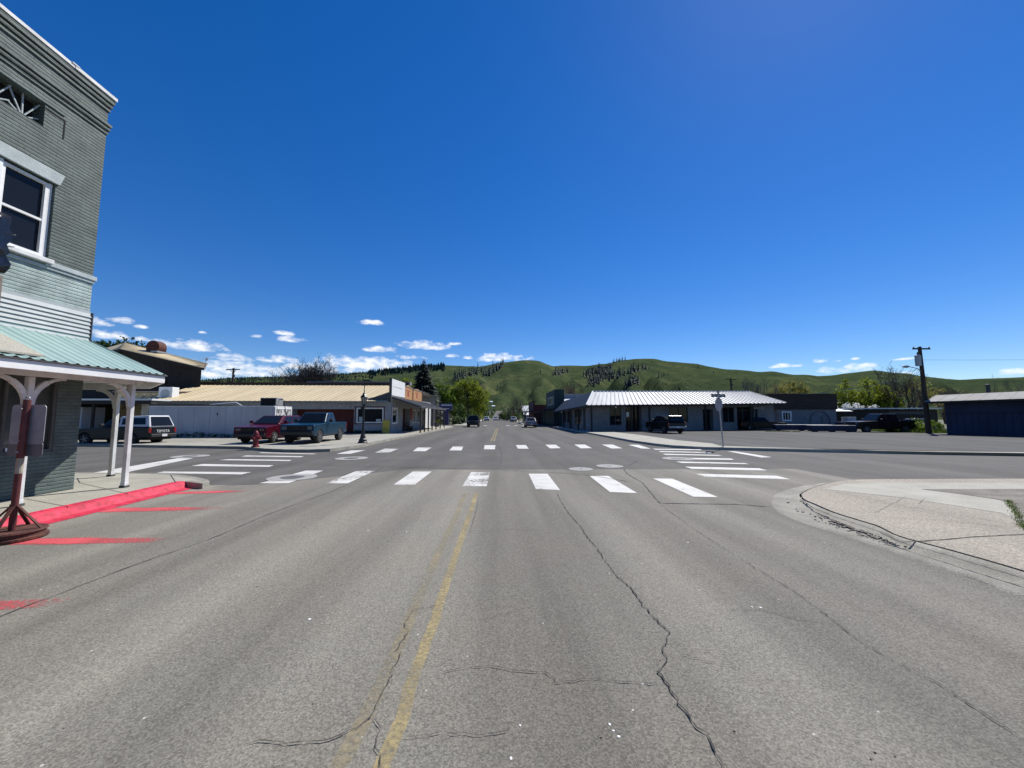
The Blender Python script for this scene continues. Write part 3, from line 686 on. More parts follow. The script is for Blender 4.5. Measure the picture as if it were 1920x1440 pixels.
CR = [
 ([(1045,925),(1052,940),(1065,960),(1078,975),(1088.5,986),(1100,1005),(1120,1028),(1140,1058),(1159,1082),(1182,1100),(1208,1137),(1232,1162),(1255,1184),(1242,1215),(1250,1236),(1234,1259),(1254,1285),(1276,1319),(1297,1351),(1331,1387),(1354,1429),(1362,1445)], 0.017),
 ([(1237,943),(1255,958),(1275,972),(1300,990),(1333,1012),(1359,1028),(1417,1064),(1460,1090),(1500,1115),(1560,1160),(1610,1200),(1680,1240),(1760,1280),(1850,1340),(1920,1385)], 0.010),
 ([(823,1262),(865,1252),(917,1248),(969,1257),(1021,1259),(1042,1272),(1036,1280)], 0.008),
 ([(1036,1280),(1078,1275),(1125,1271),(1177,1278),(1232,1281)], 0.008),
 ([(828,1132),(776,1142),(758,1171),(768,1181),(740,1220)], 0.009), ([(753,1220),(729,1272),(708,1319),(695,1343),(667,1364),(604,1390),(540,1393),(470,1390)], 0.011),
 ([(700,1345),(712,1365),(706,1400),(712,1440)], 0.008),
 ([(715,1388),(771,1379),(833,1371),(890,1377),(958,1370)], 0.006), ([(880,994),(917,995),(960,992),(1010,994)], 0.008),
 ([(1250,1194),(1292,1215),(1333,1219)], 0.006), ([(1276,1226),(1318,1236),(1391,1254)], 0.006),
 ([(1365,1142),(1432,1143),(1498,1160),(1572,1172)], 0.008), ([(905,1162),(940,1152),(975,1142)], 0.006),
 ([(1169,878),(1175,887),(1187.5,895),(1205,905),(1237,943)], 0.03), ([(1100,840),(1140,850),(1168,858)], 0.03), ([(1195,864),(1180,872),(1169,874)], 0.03),
 ([(935,836),(941,850),(939,870)], 0.02), ([(880,1000),(892,960),(897,940)], 0.010),
]
for L, w in CR: px_ribbon(ck, L, 0.014, w * 0.47, jit=0.006, wj=0.8, step=0.035)
tag(ck.build('road_cracks', M['crack']), kind='structure')
sm = MB()
for L, w in [([(-30,1168),(0,1155),(65,1129),(104,1116),(156,1096),(203,1076),(300,1042),(390,1012),(500,965),(625,920),(734,869)], 0.013), ([(600,872),(737.7,874.7),(880,878.5),(960,882),(1062.5,887),(1100,890),(1181,903)], 0.03), ([(1237,943),(1300,944),(1380,945),(1445,950)], 0.03), ([(395,914),(480,905),(560,897)], 0.025)]:
    px_ribbon(sm, L, 0.012, w, jit=0.005, wj=0.6, step=0.12)
tag(sm.build('road_seams', M['seam']), kind='structure')

# ------------------------------------------------------------------ road markings
def r7(L): return [(260 + x / 2.743, 800 + y / 2.743) for x, y in L]
def r6(L): return [(900 + x / 3.2, 820 + y / 3.2) for x, y in L]
def stripes(name, quads, m, z=0.008):
    mb = MB()
    for q in quads: mb.sheet([(p.x, p.y) for p in pts(q)], z)
    return tag(mb.build(name, m), kind='structure')
stripes('near_crosswalk', [r7(q) for q in ([(1410,232),(1507,232),(1420,300),(1310,300)], [(860,227),(950,227),(770,292),(620,293)])]
    + [r6(q) for q in ([(292,220),(405,220),(480,318),(335,312)], [(657,233),(770,233),(942,336),(780,330)], [(1037,248),(1155,250),(1428,361),(1280,358)])], M['white_p'])
stripes('worn_crosswalk_stripes', [r7([(1120,229),(1218,228),(1075,293),(960,293)]), r7([(1710,235),(1807,236),(1790,308),(1665,308)]), r7([(1265,114),(1338,115),(1290,133),(1215,134)])], M['white_w'])
stripes('far_crosswalk', [r7(q) for q in ([(1090,123),(1165,122),(1090,140),(1015,141)], [(1435,108),(1507,108),(1475,127),(1410,127)], [(1615,103),(1670,103),(1660,123),(1597,123)], [(1780,96),(1835,96),(1832,117),(1775,117)])]
    + [r6(q) for q in ([(215,47),(275,47),(292,69),(228,69)], [(392,45),(455,45),(485,66),(420,67)], [(565,44),(630,44),(672,66),(605,67)], [(730,44),(795,44),(855,67),(790,68)], [(888,45),(950,45),(1025,69),(970,68)])], M['white_p'])
stripes('left_crosswalk', [r7(q) for q in ([(130,232),(580,235),(530,247),(90,240)], [(330,193),(695,200),(670,208),(270,203)], [(460,168),(788,172),(775,178),(410,173)], [(555,149),(850,153),(835,158),(525,154)], [(635,133),(920,140),(895,143),(615,136)])], M['white_p'])
stripes('right_crosswalk', [r6(q) for q in ([(1295,220),(1780,232),(1860,253),(1350,237)], [(1228,177),(1675,187),(1725,200),(1270,190)], [(1175,146),(1585,155),(1615,162),(1210,155)], [(1120,122),(1505,128),(1525,136),(1130,132)], [(1095,99),(1430,107),(1455,112),(1115,106)], [(1070,83),(1375,90),(1395,95),(1085,89)], [(1035,69),(1320,73),(1335,78),(1055,75)])], M['white_p'])
stripes('stop_line', [[(150,891),(228,888),(363,859.5),(333,859.5)]], M['white_p'])
stripes('stop_line', [r6([(1485,85),(1530,85),(1750,120),(1690,122)])], M['white_p'])
yl = MB()
yl.ribbon(pts([(893,925),(883,960),(858,1030),(833,1106),(807,1189),(776,1267),(755,1345),(719,1429),(690,1510),(600,1750)]), 0.008, 0.082, jit=0.003, step=0.1)
tag(yl.build('yellow_centre_line', M['yellow_p']), kind='structure')
yl = MB()
yl.ribbon(pts([(872,925),(859,960),(826,1030),(781,1132),(740,1231),(693,1330),(656,1403),(600,1510),(450,1750)]), 0.008, 0.095, jit=0.002, step=0.1)
tag(yl.build('faint_yellow_centre_line', M['yellow_f']), kind='structure')
yl = MB()
yl.ribbon(pts([(920.5,828),(930.5,804)]), 0.010, 0.11, step=1); yl.ribbon(pts([(926,828),(933.5,803)]), 0.010, 0.11, step=1)
tag(yl.build('far_yellow_lines', M['yellow_p']), kind='structure')
# next crossing, far ahead
fx = MB()
for x in (-4.2, -2.9, 1.0, 2.4, 3.8): fx.sheet([(x, 66), (x + 0.6, 66), (x + 0.6, 69), (x, 69)], 0.014)
tag(fx.build('distant_crosswalk', M['white_w']), kind='structure')
# sprayed red bars beside the red kerb, worn away towards the lane
def red_bar(L, w):
    P = pts(L); mb = MB(); n = 24; vs = []; fs = []; wear = []
    for i in range(n + 1):
        p = P[0].lerp(P[1], i / n); d = (P[1] - P[0]).normalized(); q = Vector((-d.y, d.x, 0)) * w / 2
        t = i / n
        for k, e in ((-1, 0.35), (-0.5, 0.0), (0.5, 0.0), (1, 0.35)):
            vs.append((p.x + q.x * k, p.y + q.y * k, 0.007)); wear.append(0.42 * t ** 2.2 + e)
    for i in range(n):
        for k in range(3): fs.append((4 * i + k, 4 * i + 4 + k, 4 * i + 5 + k, 4 * i + k + 1))
    mb.add(vs, fs); o = mb.build('red_kerb_bar', M['red_s']); tag(o, kind='structure')
    at = o.data.attributes.new('wear', 'FLOAT', 'POINT'); at.data.foreach_set('value', wear)
for L, w in (([(330, 925), (470, 921)], 0.32), ([(165, 957.5), (452, 953)], 0.38), ([(40, 1016), (345, 1013)], 0.33), ([(-300, 1152), (120, 1130)], 0.30)): red_bar(L, w)

rb = MB(); rq = random.Random(21); rb2 = MB()
gl = pts([(1497, 934), (1510, 950), (1535, 963), (1572, 980), (1615, 996), (1650, 1010), (1690, 1024)], 0.03)
for k in range(300):
    i = rq.randrange(len(gl) - 1); p = gl[i].lerp(gl[i + 1], rq.random()); t_ = (gl[i + 1] - gl[i]).normalized(); off = rq.gauss(.02, .09)
    p = p + Vector((t_.y, -t_.x, 0)) * off; s = rq.uniform(.006, .022)
    (rb if rq.random() < .16 else rb2).lathe([(s, -.02), (s * rq.uniform(.8, 1.0), s * .12), (s * .5, s * .3)], (p.x, p.y, .027), rq.choice((5, 6)), sx=rq.uniform(.6, 1.5), sy=rq.uniform(.6, 1.3))
rb.ribbon([(q.x, q.y) for q in gl[:-1]], .034, .05, jit=.018, wj=.9, step=.05, r=rq)
tag(rb.build('gutter_dirt', M['dirt']), 'dark crumbled dirt in the broken gutter of the near right corner', 'debris', kind='stuff')
tag(rb2.build('gutter_rubble', M['conc_old']), 'pale broken concrete rubble in the near right gutter', 'rubble', kind='stuff')
# manholes
def manhole(px, py, r, cr, label, z=0.0):
    p = G(px, py)
    t = thing('manhole', label, 'manhole', (p.x, p.y, z), 0, 'manholes in the crossing')
    a = MB(); a.lathe([(cr, 0.001), (cr, 0.0105)], n=40); a.build('concrete_collar', M['collar'], t)
    c = MB(); c.lathe([(r, 0.001), (r, 0.014), (r * 0.93, 0.0155), (r * 0.9, 0.0135)], n=32); c.build('cover', M['cover'], t)
manhole(548, 895.5, 0.30, 0.62, 'manhole in a wide round concrete collar across a crosswalk stripe before the red kerb')
manhole(1089, 879.8, 0.07, 0.39, 'round concrete utility cap in mid crossing, the nearer of a close pair')
manhole(1143, 874.3, 0.08, 0.45, 'round concrete utility cap in mid crossing, the farther of a close pair')
manhole(659, 859.5, 0.28, 0.62, 'manhole with pale collar in the lane in front of the street lamp')
manhole(357, 855.7, 0.26, 0.66, 'manhole with pale collar beside the white stop line near the dark pickup')
manhole(1272, 860.3, 0.28, 0.62, 'manhole with pale collar among the crosswalk bars by the stop sign')
# litter and loose stones
lt = MB(); rs_ = random.Random(3)
for px, py in [(1150,1372),(1160,1383),(1143,1360),(1018,1170),(975,1362),(580,1162),(1426,1140),(1410,1139),(690,995),(762,998),(958,1424),(1290,1018)]:
    p = G(px, py); s = rs_.uniform(0.005, 0.014)
    lt.lathe([(s, 0.004), (s * 0.9, 0.0065), (s * 0.3, 0.008)], (p.x, p.y, 0), 6, sx=rs_.uniform(0.6, 1.6))
tag(lt.build('bird_droppings', M['white']), kind='stuff')
tag(bpy.data.objects['bird_droppings'], 'white specks and droppings scattered on the near asphalt', 'droppings')
lt = MB()
for k in range(34):
    px = rs_.uniform(40, 1900); py = rs_.uniform(960, 1430); p = G(px, py); s = rs_.uniform(0.003, 0.007)
    lt.lathe([(s, 0.003), (s * 0.9, s), (s * 0.3, s * 1.4)], (p.x, p.y, 0), 6, sx=rs_.uniform(0.7, 1.6))
o = lt.build('loose_stones', M['crack']); tag(o, 'small dark stones scattered over the near asphalt', 'stones', kind='stuff')

# ------------------------------------------------------------------ building helpers
def wall(mb, p0, p1, z0, z1, holes=(), depth=0.12, out=None):
    """vertical wall p0->p1 with rectangular openings (s0, s1, za, zb) and their reveals; OUT is the outward side"""
    p0 = Vector((p0[0], p0[1], 0)); p1 = Vector((p1[0], p1[1], 0)); d = (p1 - p0); L = d.length; d.normalize()
    n = Vector((d.y, -d.x, 0))
    if out is not None and n.dot(Vector((out[0], out[1], 0))) < 0: n = -n
    ss = sorted(set([0, L] + [h[0] for h in holes] + [h[1] for h in holes])); zz = sorted(set([z0, z1] + [h[2] for h in holes] + [h[3] for h in holes]))
    ss = [s for s in ss if 0 <= s <= L]; zz = [z for z in zz if z0 <= z <= z1]
    P = lambda s, z, k=0.0: p0 + d * s + Vector((0, 0, z)) - n * k
    flip = d.cross(Vector((0, 0, 1))).dot(n) < 0
    def q(a, b, c, e): mb.quad(*((a, b, c, e) if not flip else (e, c, b, a)))
    for s0, s1 in zip(ss, ss[1:]):
        for a, b in zip(zz, zz[1:]):
            sm_, zm = (s0 + s1) / 2, (a + b) / 2
            if any(h[0] < sm_ < h[1] and h[2] < zm < h[3] for h in holes): continue
            q(P(s0, a), P(s1, a), P(s1, b), P(s0, b))
    for h in holes:
        s0, s1, a, b = h[:4]; k = h[4] if len(h) > 4 else depth
        q(P(s0, a), P(s0, a, k), P(s0, b, k), P(s0, b)); q(P(s1, a, k), P(s1, a), P(s1, b), P(s1, b, k))
        q(P(s0, a, k), P(s0, a), P(s1, a), P(s1, a, k)); q(P(s0, b), P(s0, b, k), P(s1, b, k), P(s1, b))
    return d, n
def slab3(mb, p0, d, n, s0, s1, z0, z1, k0, k1):          # box on a wall: along s, up z, from k0 to k1 outward
    b = Vector((p0[0], p0[1], 0)); d = Vector(d); n = Vector(n)
    Q = lambda s, k, z: b + d * s + n * k + Vector((0, 0, z))
    mb.hexa([Q(s0, k0, z0), Q(s1, k0, z0), Q(s1, k1, z0), Q(s0, k1, z0)], [Q(s0, k0, z1), Q(s1, k0, z1), Q(s1, k1, z1), Q(s0, k1, z1)])
def window(parent, p0, d, n, s0, s1, z0, z1, frame_m, glass_m, rec=0.10, fw=0.06, rail=None, mull=(), name='window', trim=None):
    """a window as frame mesh with its pane as a sub-part"""
    f = MB()
    slab3(f, p0, d, n, s0, s1, z0, z0 + fw, -rec, -rec + 0.05); slab3(f, p0, d, n, s0, s1, z1 - fw, z1, -rec, -rec + 0.05)
    slab3(f, p0, d, n, s0, s0 + fw, z0 + fw, z1 - fw, -rec, -rec + 0.05); slab3(f, p0, d, n, s1 - fw, s1, z0 + fw, z1 - fw, -rec, -rec + 0.05)
    if rail: slab3(f, p0, d, n, s0 + fw, s1 - fw, rail - fw * 0.4, rail + fw * 0.4, -rec, -rec + 0.045)
    for s in mull: slab3(f, p0, d, n, s - fw * 0.4, s + fw * 0.4, z0 + fw, z1 - fw, -rec, -rec + 0.045)
    if trim:
        w, k = trim
        for a in ((s0 - w, s1 + w, z0 - w, z0), (s0 - w, s1 + w, z1, z1 + w), (s0 - w, s0, z0, z1), (s1, s1 + w, z0, z1)): slab3(f, p0, d, n, a[0], a[1], a[2], a[3], -0.01, k)
    fo = f.build(name, frame_m, parent)
    g = MB(); slab3(g, p0, d, n, s0 + 0.005, s1 - 0.005, z0 + 0.005, z1 - 0.005, -rec - 0.03, -rec - 0.005); g.build('pane', glass_m, fo)
    return fo
def ribbed(mb, a, b, c, d, n, h=0.03, w=0.05, th=0.03):
    """metal roof: eave a->b, ridge d->c, N raised ribs from eave to ridge"""
    a, b, c, d = map(Vector, (a, b, c, d)); nn = (b - a).cross(d - a).normalized()
    if nn.z < 0: nn = -nn
    mb.hexa([a - nn * th, b - nn * th, c - nn * th, d - nn * th], [a, b, c, d])
    for i in range(n + 1):
        t = i / n; p = a.lerp(b, t); q = d.lerp(c, t); e = (b - a).normalized() * w / 2
        mb.hexa([p - e, p + e, q + e, q - e], [p - e * 0.5 + nn * h, p + e * 0.5 + nn * h, q + e * 0.5 + nn * h, q - e * 0.5 + nn * h])

# ------------------------------------------------------------------ two-storey brick corner building, left
BX, BY = -9.2, 8.74
def brick_building():
    t = thing('brick_building', 'two storey grey painted brick corner building with turquoise metal porch roof', 'building', (BX, BY, 0))
    T = Matrix.Translation((-BX, -BY, 0))
    def part(mb, name, m, parent=t, **k):
        mb.v = [(x - BX, y - BY, z) for (x, y, z) in mb.v] if parent is t else [(x - BX, y - BY, z) for (x, y, z) in mb.v]
        return mb.build(name, m, parent, **k)
    Y0 = -14.0
    sF = lambda y: y - Y0                                     # distance along the street face
    p0 = (BX, Y0)
    d, n = Vector((0, 1, 0)), Vector((1, 0, 0))
    # street face: upper grey brick, pale band, lower grey brick
    up = MB()
    wall(up, p0, (BX, BY), 4.83, 9.10, [(sF(5.75), sF(7.87), 4.87, 6.47, 0.16), (sF(5.2), sF(7.56), 7.50, 7.97, 0.24)], out=(1, 0))
    wall(up, (BX, BY), (-26, BY), 0.0, 9.10, [(1.6, 3.4, 4.87, 6.47, 0.16), (5.0, 7.0, 4.87, 6.47, 0.16)], out=(0, 1))
    up.quad((BX, Y0, 9.1), (BX, BY, 9.1), (-26, BY, 9.1), (-26, Y0, 9.1))
    wall(up, (BX, Y0), (-26, Y0), 0, 9.1, out=(0, -1))
    part(up, 'brick_wall', M['brick'])
    lo = MB(); wall(lo, p0, (BX, BY), 3.3, 4.83, out=(1, 0)); part(lo, 'pale_brick_band', M['brick_pale'])
    lw = MB(); wall(lw, p0, (BX, BY), 0.0, 3.3, [(sF(4.6), sF(8.28), 0.97, 2.56, 0.10), (sF(0.5), sF(3.8), 0.97, 2.56, 0.10)], out=(1, 0)); part(lw, 'lower_brick_wall', M['brick'])
    # corbelled cornice, stepped out course by course, returning round the corner
    cn = MB()
    for (z0, z1, k) in [(9.00, 9.12, 0.072), (8.90, 8.965, 0.05), (8.80, 8.865, 0.03), (8.43, 8.50, 0.062), (8.33, 8.395, 0.045), (8.24, 8.295, 0.025), (7.985, 8.03, 0.02)]:
        ye = BY + k if z0 > 8.1 else 7.9
        cn.box(BX - 0.1, BX + k, Y0, ye, z0, z1)
        if z0 > 8.1: cn.box(-20, BX - 0.1, BY - 0.1, BY + k, z0, z1)
    part(cn, 'cornice', M['brick'], bevel=0.006, seg=1)
    cp_ = MB()
    cp_.box(BX - 0.4, BX + 0.095, 7.93, BY + 0.095, 9.125, 9.20); cp_.box(BX - 0.4, BX + 0.088, Y0, 7.925, 9.122, 9.19)
    cp_.box(BX - 0.4, BX + 0.105, 7.86, 8.0, 9.188, 9.212); cp_.box(-20, BX - 0.4, BY - 0.3, BY + 0.095, 9.125, 9.20)
    part(cp_, 'coping', M['white_dirty'])
    # attic vent with timber lattice behind the opening
    v = MB(); v.box(BX - 0.27, BX - 0.25, 5.1, 7.6, 7.4, 8.05); part(v, 'vent_back', M['black'])
    lt_ = MB()
    for k in range(5):
        y = 5.45 + k * 0.46
        for (dy, dz) in ((-0.24, 0.44), (0.24, 0.44), (-0.24, 0.14), (0.24, 0.14), (-0.02, 0.46)):
            lt_.bar((BX - 0.12, y + 0.02, 7.51), (BX - 0.12 + 0.02 * (dy > 0), y + 0.02 + dy, 7.51 + dz), 0.022, 0.022)
    part(lt_, 'vent_lattice', M['lintel'])
    gh = MB(); gh.box(BX + 0.001, BX + 0.006, 7.57, 7.925, 7.885, 7.915); gh.box(BX + 0.001, BX + 0.006, 7.90, 7.925, 7.50, 7.885)
    part(gh, 'bricked_vent_outline', M['black'])
    # upper windows: pair under one stone lintel
    li = MB(); li.hexa([(BX - .02, 5.6, 6.475), (BX - .02, 7.92, 6.475), (BX + .035, 7.92, 6.475), (BX + .035, 5.6, 6.475)], [(BX - .02, 5.6, 6.73), (BX - .02, 7.995, 6.73), (BX + .035, 7.995, 6.73), (BX + .035, 5.6, 6.73)])
    part(li, 'lintel', M['lintel'], bevel=0.008)
    si = MB(); si.box(BX - .15, BX + .10, 5.7, 7.90, 4.775, 4.865)
    part(si, 'sill', M['white_dirty'], bevel=0.01)
    bc = MB(); bc.box(BX - .02, BX + .055, 7.80, BY + .04, 4.735, 4.83); bc.box(BX - .02, BX + .03, Y0, BY + .02, 4.67, 4.733); bc.box(-20, BX - .02, BY - .02, BY + .06, 4.70, 4.83)
    part(bc, 'belt_course', M['lintel'], bevel=0.008)
    ws = []
    off = lambda o: o
    class Local:                                              # windows are built in world space, then moved under the building
        pass
    for (a, b) in ((7.06, 7.80), (5.80, 6.86)):
        f = window(t, (BX - BX, Y0 - BY), d, n, sF(a), sF(b), 4.90, 6.44, M['white'], M['glass'], rec=0.10, fw=0.055, rail=5.64)
        ws.append(f)
    ml = MB(); ml.box(BX - .15, BX - .02, 6.87, 7.055, 4.87, 6.46); ml.box(BX - .14, BX - .05, 7.80, 7.865, 4.87, 6.46)
    part(ml, 'window_mullion', M['white'], bevel=0.01)
    sh = MB()
    for k in range(7):                                        # clapboards, each tilted out at its foot
        z0 = 3.36 + k * 0.088; sh.hexa([(BX - .01, 3, z0), (BX - .01, BY, z0), (BX + .05, BY + .012, z0), (BX + .05, 3, z0)], [(BX - .01, 3, z0 + .088), (BX - .01, BY, z0 + .088), (BX + .022, BY + .012, z0 + .088), (BX + .022, 3, z0 + .088)])
    sh.box(BX - .01, BX + .022, 3, BY, 3.977, 4.03)
    part(sh, 'siding', M['siding'])
    cb = MB(); cb.box(BX - .02, BX + .06, BY + .013, BY + .03, 3.36, 4.0); part(cb, 'siding_corner_strip', M['darktrim'])
    # shop window
    f = window(t, (0, Y0 - BY), d, n, sF(4.6), sF(8.28), 0.97, 2.56, M['darktrim'], M['glass_shop'], rec=0.06, fw=0.06, mull=(sF(6.55), sF(7.46)), name='shop_window')
    window(t, (0, Y0 - BY), d, n, sF(0.5), sF(3.8), 0.97, 2.56, M['darktrim'], M['glass_shop'], rec=0.06, fw=0.06, mull=(sF(2.0),), name='shop_window')
    nt_ = MB(); nt_.box(BX - .05, BX - .045, 7.55, 8.0, 0.98, 1.10); part(nt_, 'window_notice', M['white'])
    # porch roof: corrugated sheet, sloping to the street, wrapping the corner
    EX, EZ, TZ = -7.72, 2.64, 3.38
    pr = MB(); vs = []; fs = []
    y = -13.0; ys = []
    while y < 9.10: ys.append(y); y += 0.0225
    for i, yy in enumerate(ys):
        ph = (yy / 0.18) % 1.0; dz = 0.022 * (1.0 if ph < 0.22 else (0.4 if ph < 0.34 else 0.0)) + (0.022 * 0.4 if ph > 0.88 else 0)
        top_y = min(yy, 8.76)
        vs += [(BX, top_y, TZ + dz), (BX + (EX - BX) * 0.5, (yy + top_y) / 2, (TZ + EZ) / 2 + dz), (EX, yy, EZ + dz)]
    for i in range(len(ys) - 1):
        for k in range(2): fs.append((3 * i + k, 3 * i + k + 1, 3 * i + k + 4, 3 * i + k + 3))
    pr.add(vs, fs)
    C1, C2, H0 = (EX, 9.10, EZ), (-9.75, 11.0, EZ), (BX, 8.76, TZ)
    pr.poly([C1, C2, H0]); pr.poly([C2, (-15, 11.0, EZ), (-15, 8.76, TZ), H0])
    part(pr, 'porch_roof', M['teal'])
    fl = MB(); fl.bar((BX + .01, 3, TZ + .04), (BX + .01, 8.76, TZ + .04), 0.05, 0.09); part(fl, 'roof_flashing', M['teal'])
    ov = MB(); ov.hexa([(BX + .25, 3.0, TZ - .08), (BX + .25, 6.72, TZ - .08), (EX - .06, 6.75, EZ + .06), (EX - .06, 3.0, EZ + .06)], [(BX + .25, 3.0, TZ - .05), (BX + .25, 6.72, TZ - .05), (EX - .06, 6.75, EZ + .09), (EX - .06, 3.0, EZ + .09)])
    part(ov, 'roof_cover_panel', M['conc'])
    fa = MB(); fa.bar((EX - .03, -13, 2.53), (EX - .03, 9.07, 2.53), 0.04, 0.155); fa.bar((EX - .03, 9.05, 2.53), (-9.74, 10.96, 2.53), 0.04, 0.155); fa.bar((-9.74, 10.96, 2.53), (-15, 10.96, 2.53), 0.04, 0.155)
    part(fa, 'fascia', M['white'], bevel=0.006)
    dr = MB(); dr.bar((EX - .0, -13, 2.622), (EX - .0, 9.1, 2.622), 0.05, 0.022); part(dr, 'drip_edge', M['darktrim'])
    so = MB(); so.poly([(BX, -13, 2.60), (BX, 8.74, 2.60), (BX, 10.9, 2.60), (-9.7, 10.9, 2.60), (EX - .06, 9.05, 2.60), (EX - .06, -13, 2.60)][::-1]); so.poly([(BX, 8.75, 2.60), (-15, 8.75, 2.60), (-15, 10.9, 2.60), (BX, 10.9, 2.60)])
    part(so, 'porch_ceiling', M['white_dirty'])
    bm = MB(); bm.bar((-8.29, -13, 2.49), (-8.29, 8.9, 2.49), 0.10, 0.17); bm.bar((-8.29, 8.95, 2.49), (-10.18, 10.54, 2.49), 0.10, 0.17); bm.bar((-10.18, 10.54, 2.49), (-15, 10.54, 2.49), 0.10, 0.17)
    for k in range(3): bm.bar((-9.0 + .35 * k, 8.95 + .1 * k, 2.56), (-9.55 + .4 * k, 10.7 - .42 * k, 2.56), 0.04, 0.08)
    part(bm, 'porch_beam', M['white_dirty'])
    def post(x, y, dirs):
        p = MB(); p.box(x - .045, x + .045, y - .045, y + .045, ZS + .006, 2.405); p.box(x - .05, x + .05, y - .05, y + .05, ZS + .005, ZS + .11)
        po = part(p, 'porch_post', M['white_dirty'], bevel=0.008)
        ft = MB(); ft.box(x - .06, x + .06, y - .06, y + .06, ZS + .004, ZS + .045); part(ft, 'post_shoe', M['darktrim'], parent=po)
        for (dx, dy) in dirs:
            b = MB(); prev = None
            for i in range(9):
                a = pi / 2 * i / 8; r = 0.50
                c = Vector((x + dx * (0.04 + r * (1 - cos(a))), y + dy * (0.04 + r * (1 - cos(a))), 1.90 + r * sin(a)))
                if prev is not None: b.bar(prev, c, 0.05, 0.085, up=(dx, dy, 0.3))
                prev = c
            part(b, 'brace', M['white_dirty'], parent=po)
    post(-8.29, 8.9, [(0, -1), (-0.77, 0.64)]); post(-10.18, 10.54, [(0.77, -0.64), (-1, 0)])
    for yy in (7.12, 5.0, 2.8, 0.6): post(-8.42 + 0.0 * yy, yy, [(0, 1), (0, -1)])
    post(-12.4, 10.54, [(1, 0), (-1, 0)])
    return t
brick_building()
def wrapped_sign():
    t = thing('wrapped_sign', 'projecting sign wrapped in black plastic with tape on the brick wall', 'sign', (-9.1, 6.02, 4.42))
    mb = MB(); n1, n2 = 8, 10
    for s in (0, 1):
        pass
    vs = []; fs = []
    R_ = random.Random(5)
    for j in range(n2 + 1):
        z = -0.47 + 0.95 * j / n2
        ring = []
        for (x, y) in ((0.02, -0.17), (0.4, -0.17), (0.8, -0.17), (1.25, -0.17), (1.25, 0.17), (0.8, 0.17), (0.4, 0.17), (0.02, 0.17)):
            ring.append((x + R_.uniform(-.03, .03) * (x > .1), y + R_.uniform(-.045, .045), z + R_.uniform(-.02, .02)))
        vs += ring
    for j in range(n2):
        for k in range(8): fs.append((8 * j + k, 8 * j + (k + 1) % 8, 8 * j + 8 + (k + 1) % 8, 8 * j + 8 + k))
    fs.append(tuple(range(7, -1, -1))); fs.append(tuple(range(8 * n2, 8 * n2 + 8)))
    mb.add(vs, fs); mb.build('wrapping', M['plastic'], t, smooth=True)
    b = MB()
    for (za, zb) in ((-.2, -.3), (.08, .0), (-.38, -.36), (.3, .2)): b.tube([(0.02, .225, za), (0.5, .225, (za + zb) / 2), (1.25, .225, zb)], 0.008, 5); b.tube([(0.02, -.225, za), (0.5, -.225, (za + zb) / 2 + .02), (1.27, -.225, zb)], 0.008, 5)
    b.build('tape', M['galv'], t)
    br = MB(); br.tube([(-.08, 0, 0.55), (1.2, 0, 0.55)], 0.025, 8); br.tube([(-.08, 0, 0.55), (-.08, 0, -.5)], 0.03, 8); br.build('bracket', M['blackpaint'], t)
wrapped_sign()
def framed_sign():
    t = thing('framed_board', 'old wooden framed board on the porch roof below the black wrapped sign', 'sign board', (-9.13, 6.10, 3.28))
    f = MB()
    for (x0, x1, z0, z1) in ((0, 1.3, 0, .09), (0, 1.3, .53, .62), (0, .09, .09, .53), (1.21, 1.3, .09, .53)): f.box(x0, x1, -.04, .04, z0, z1)
    f.box(-.02, .0, -.05, .05, -.1, .64)
    f.build('frame', M['oldwood'], t, bevel=0.006)
    b = MB(); b.box(.09, 1.21, -.02, .02, .09, .53); b.build('board', M['signdark'], t)
framed_sign()
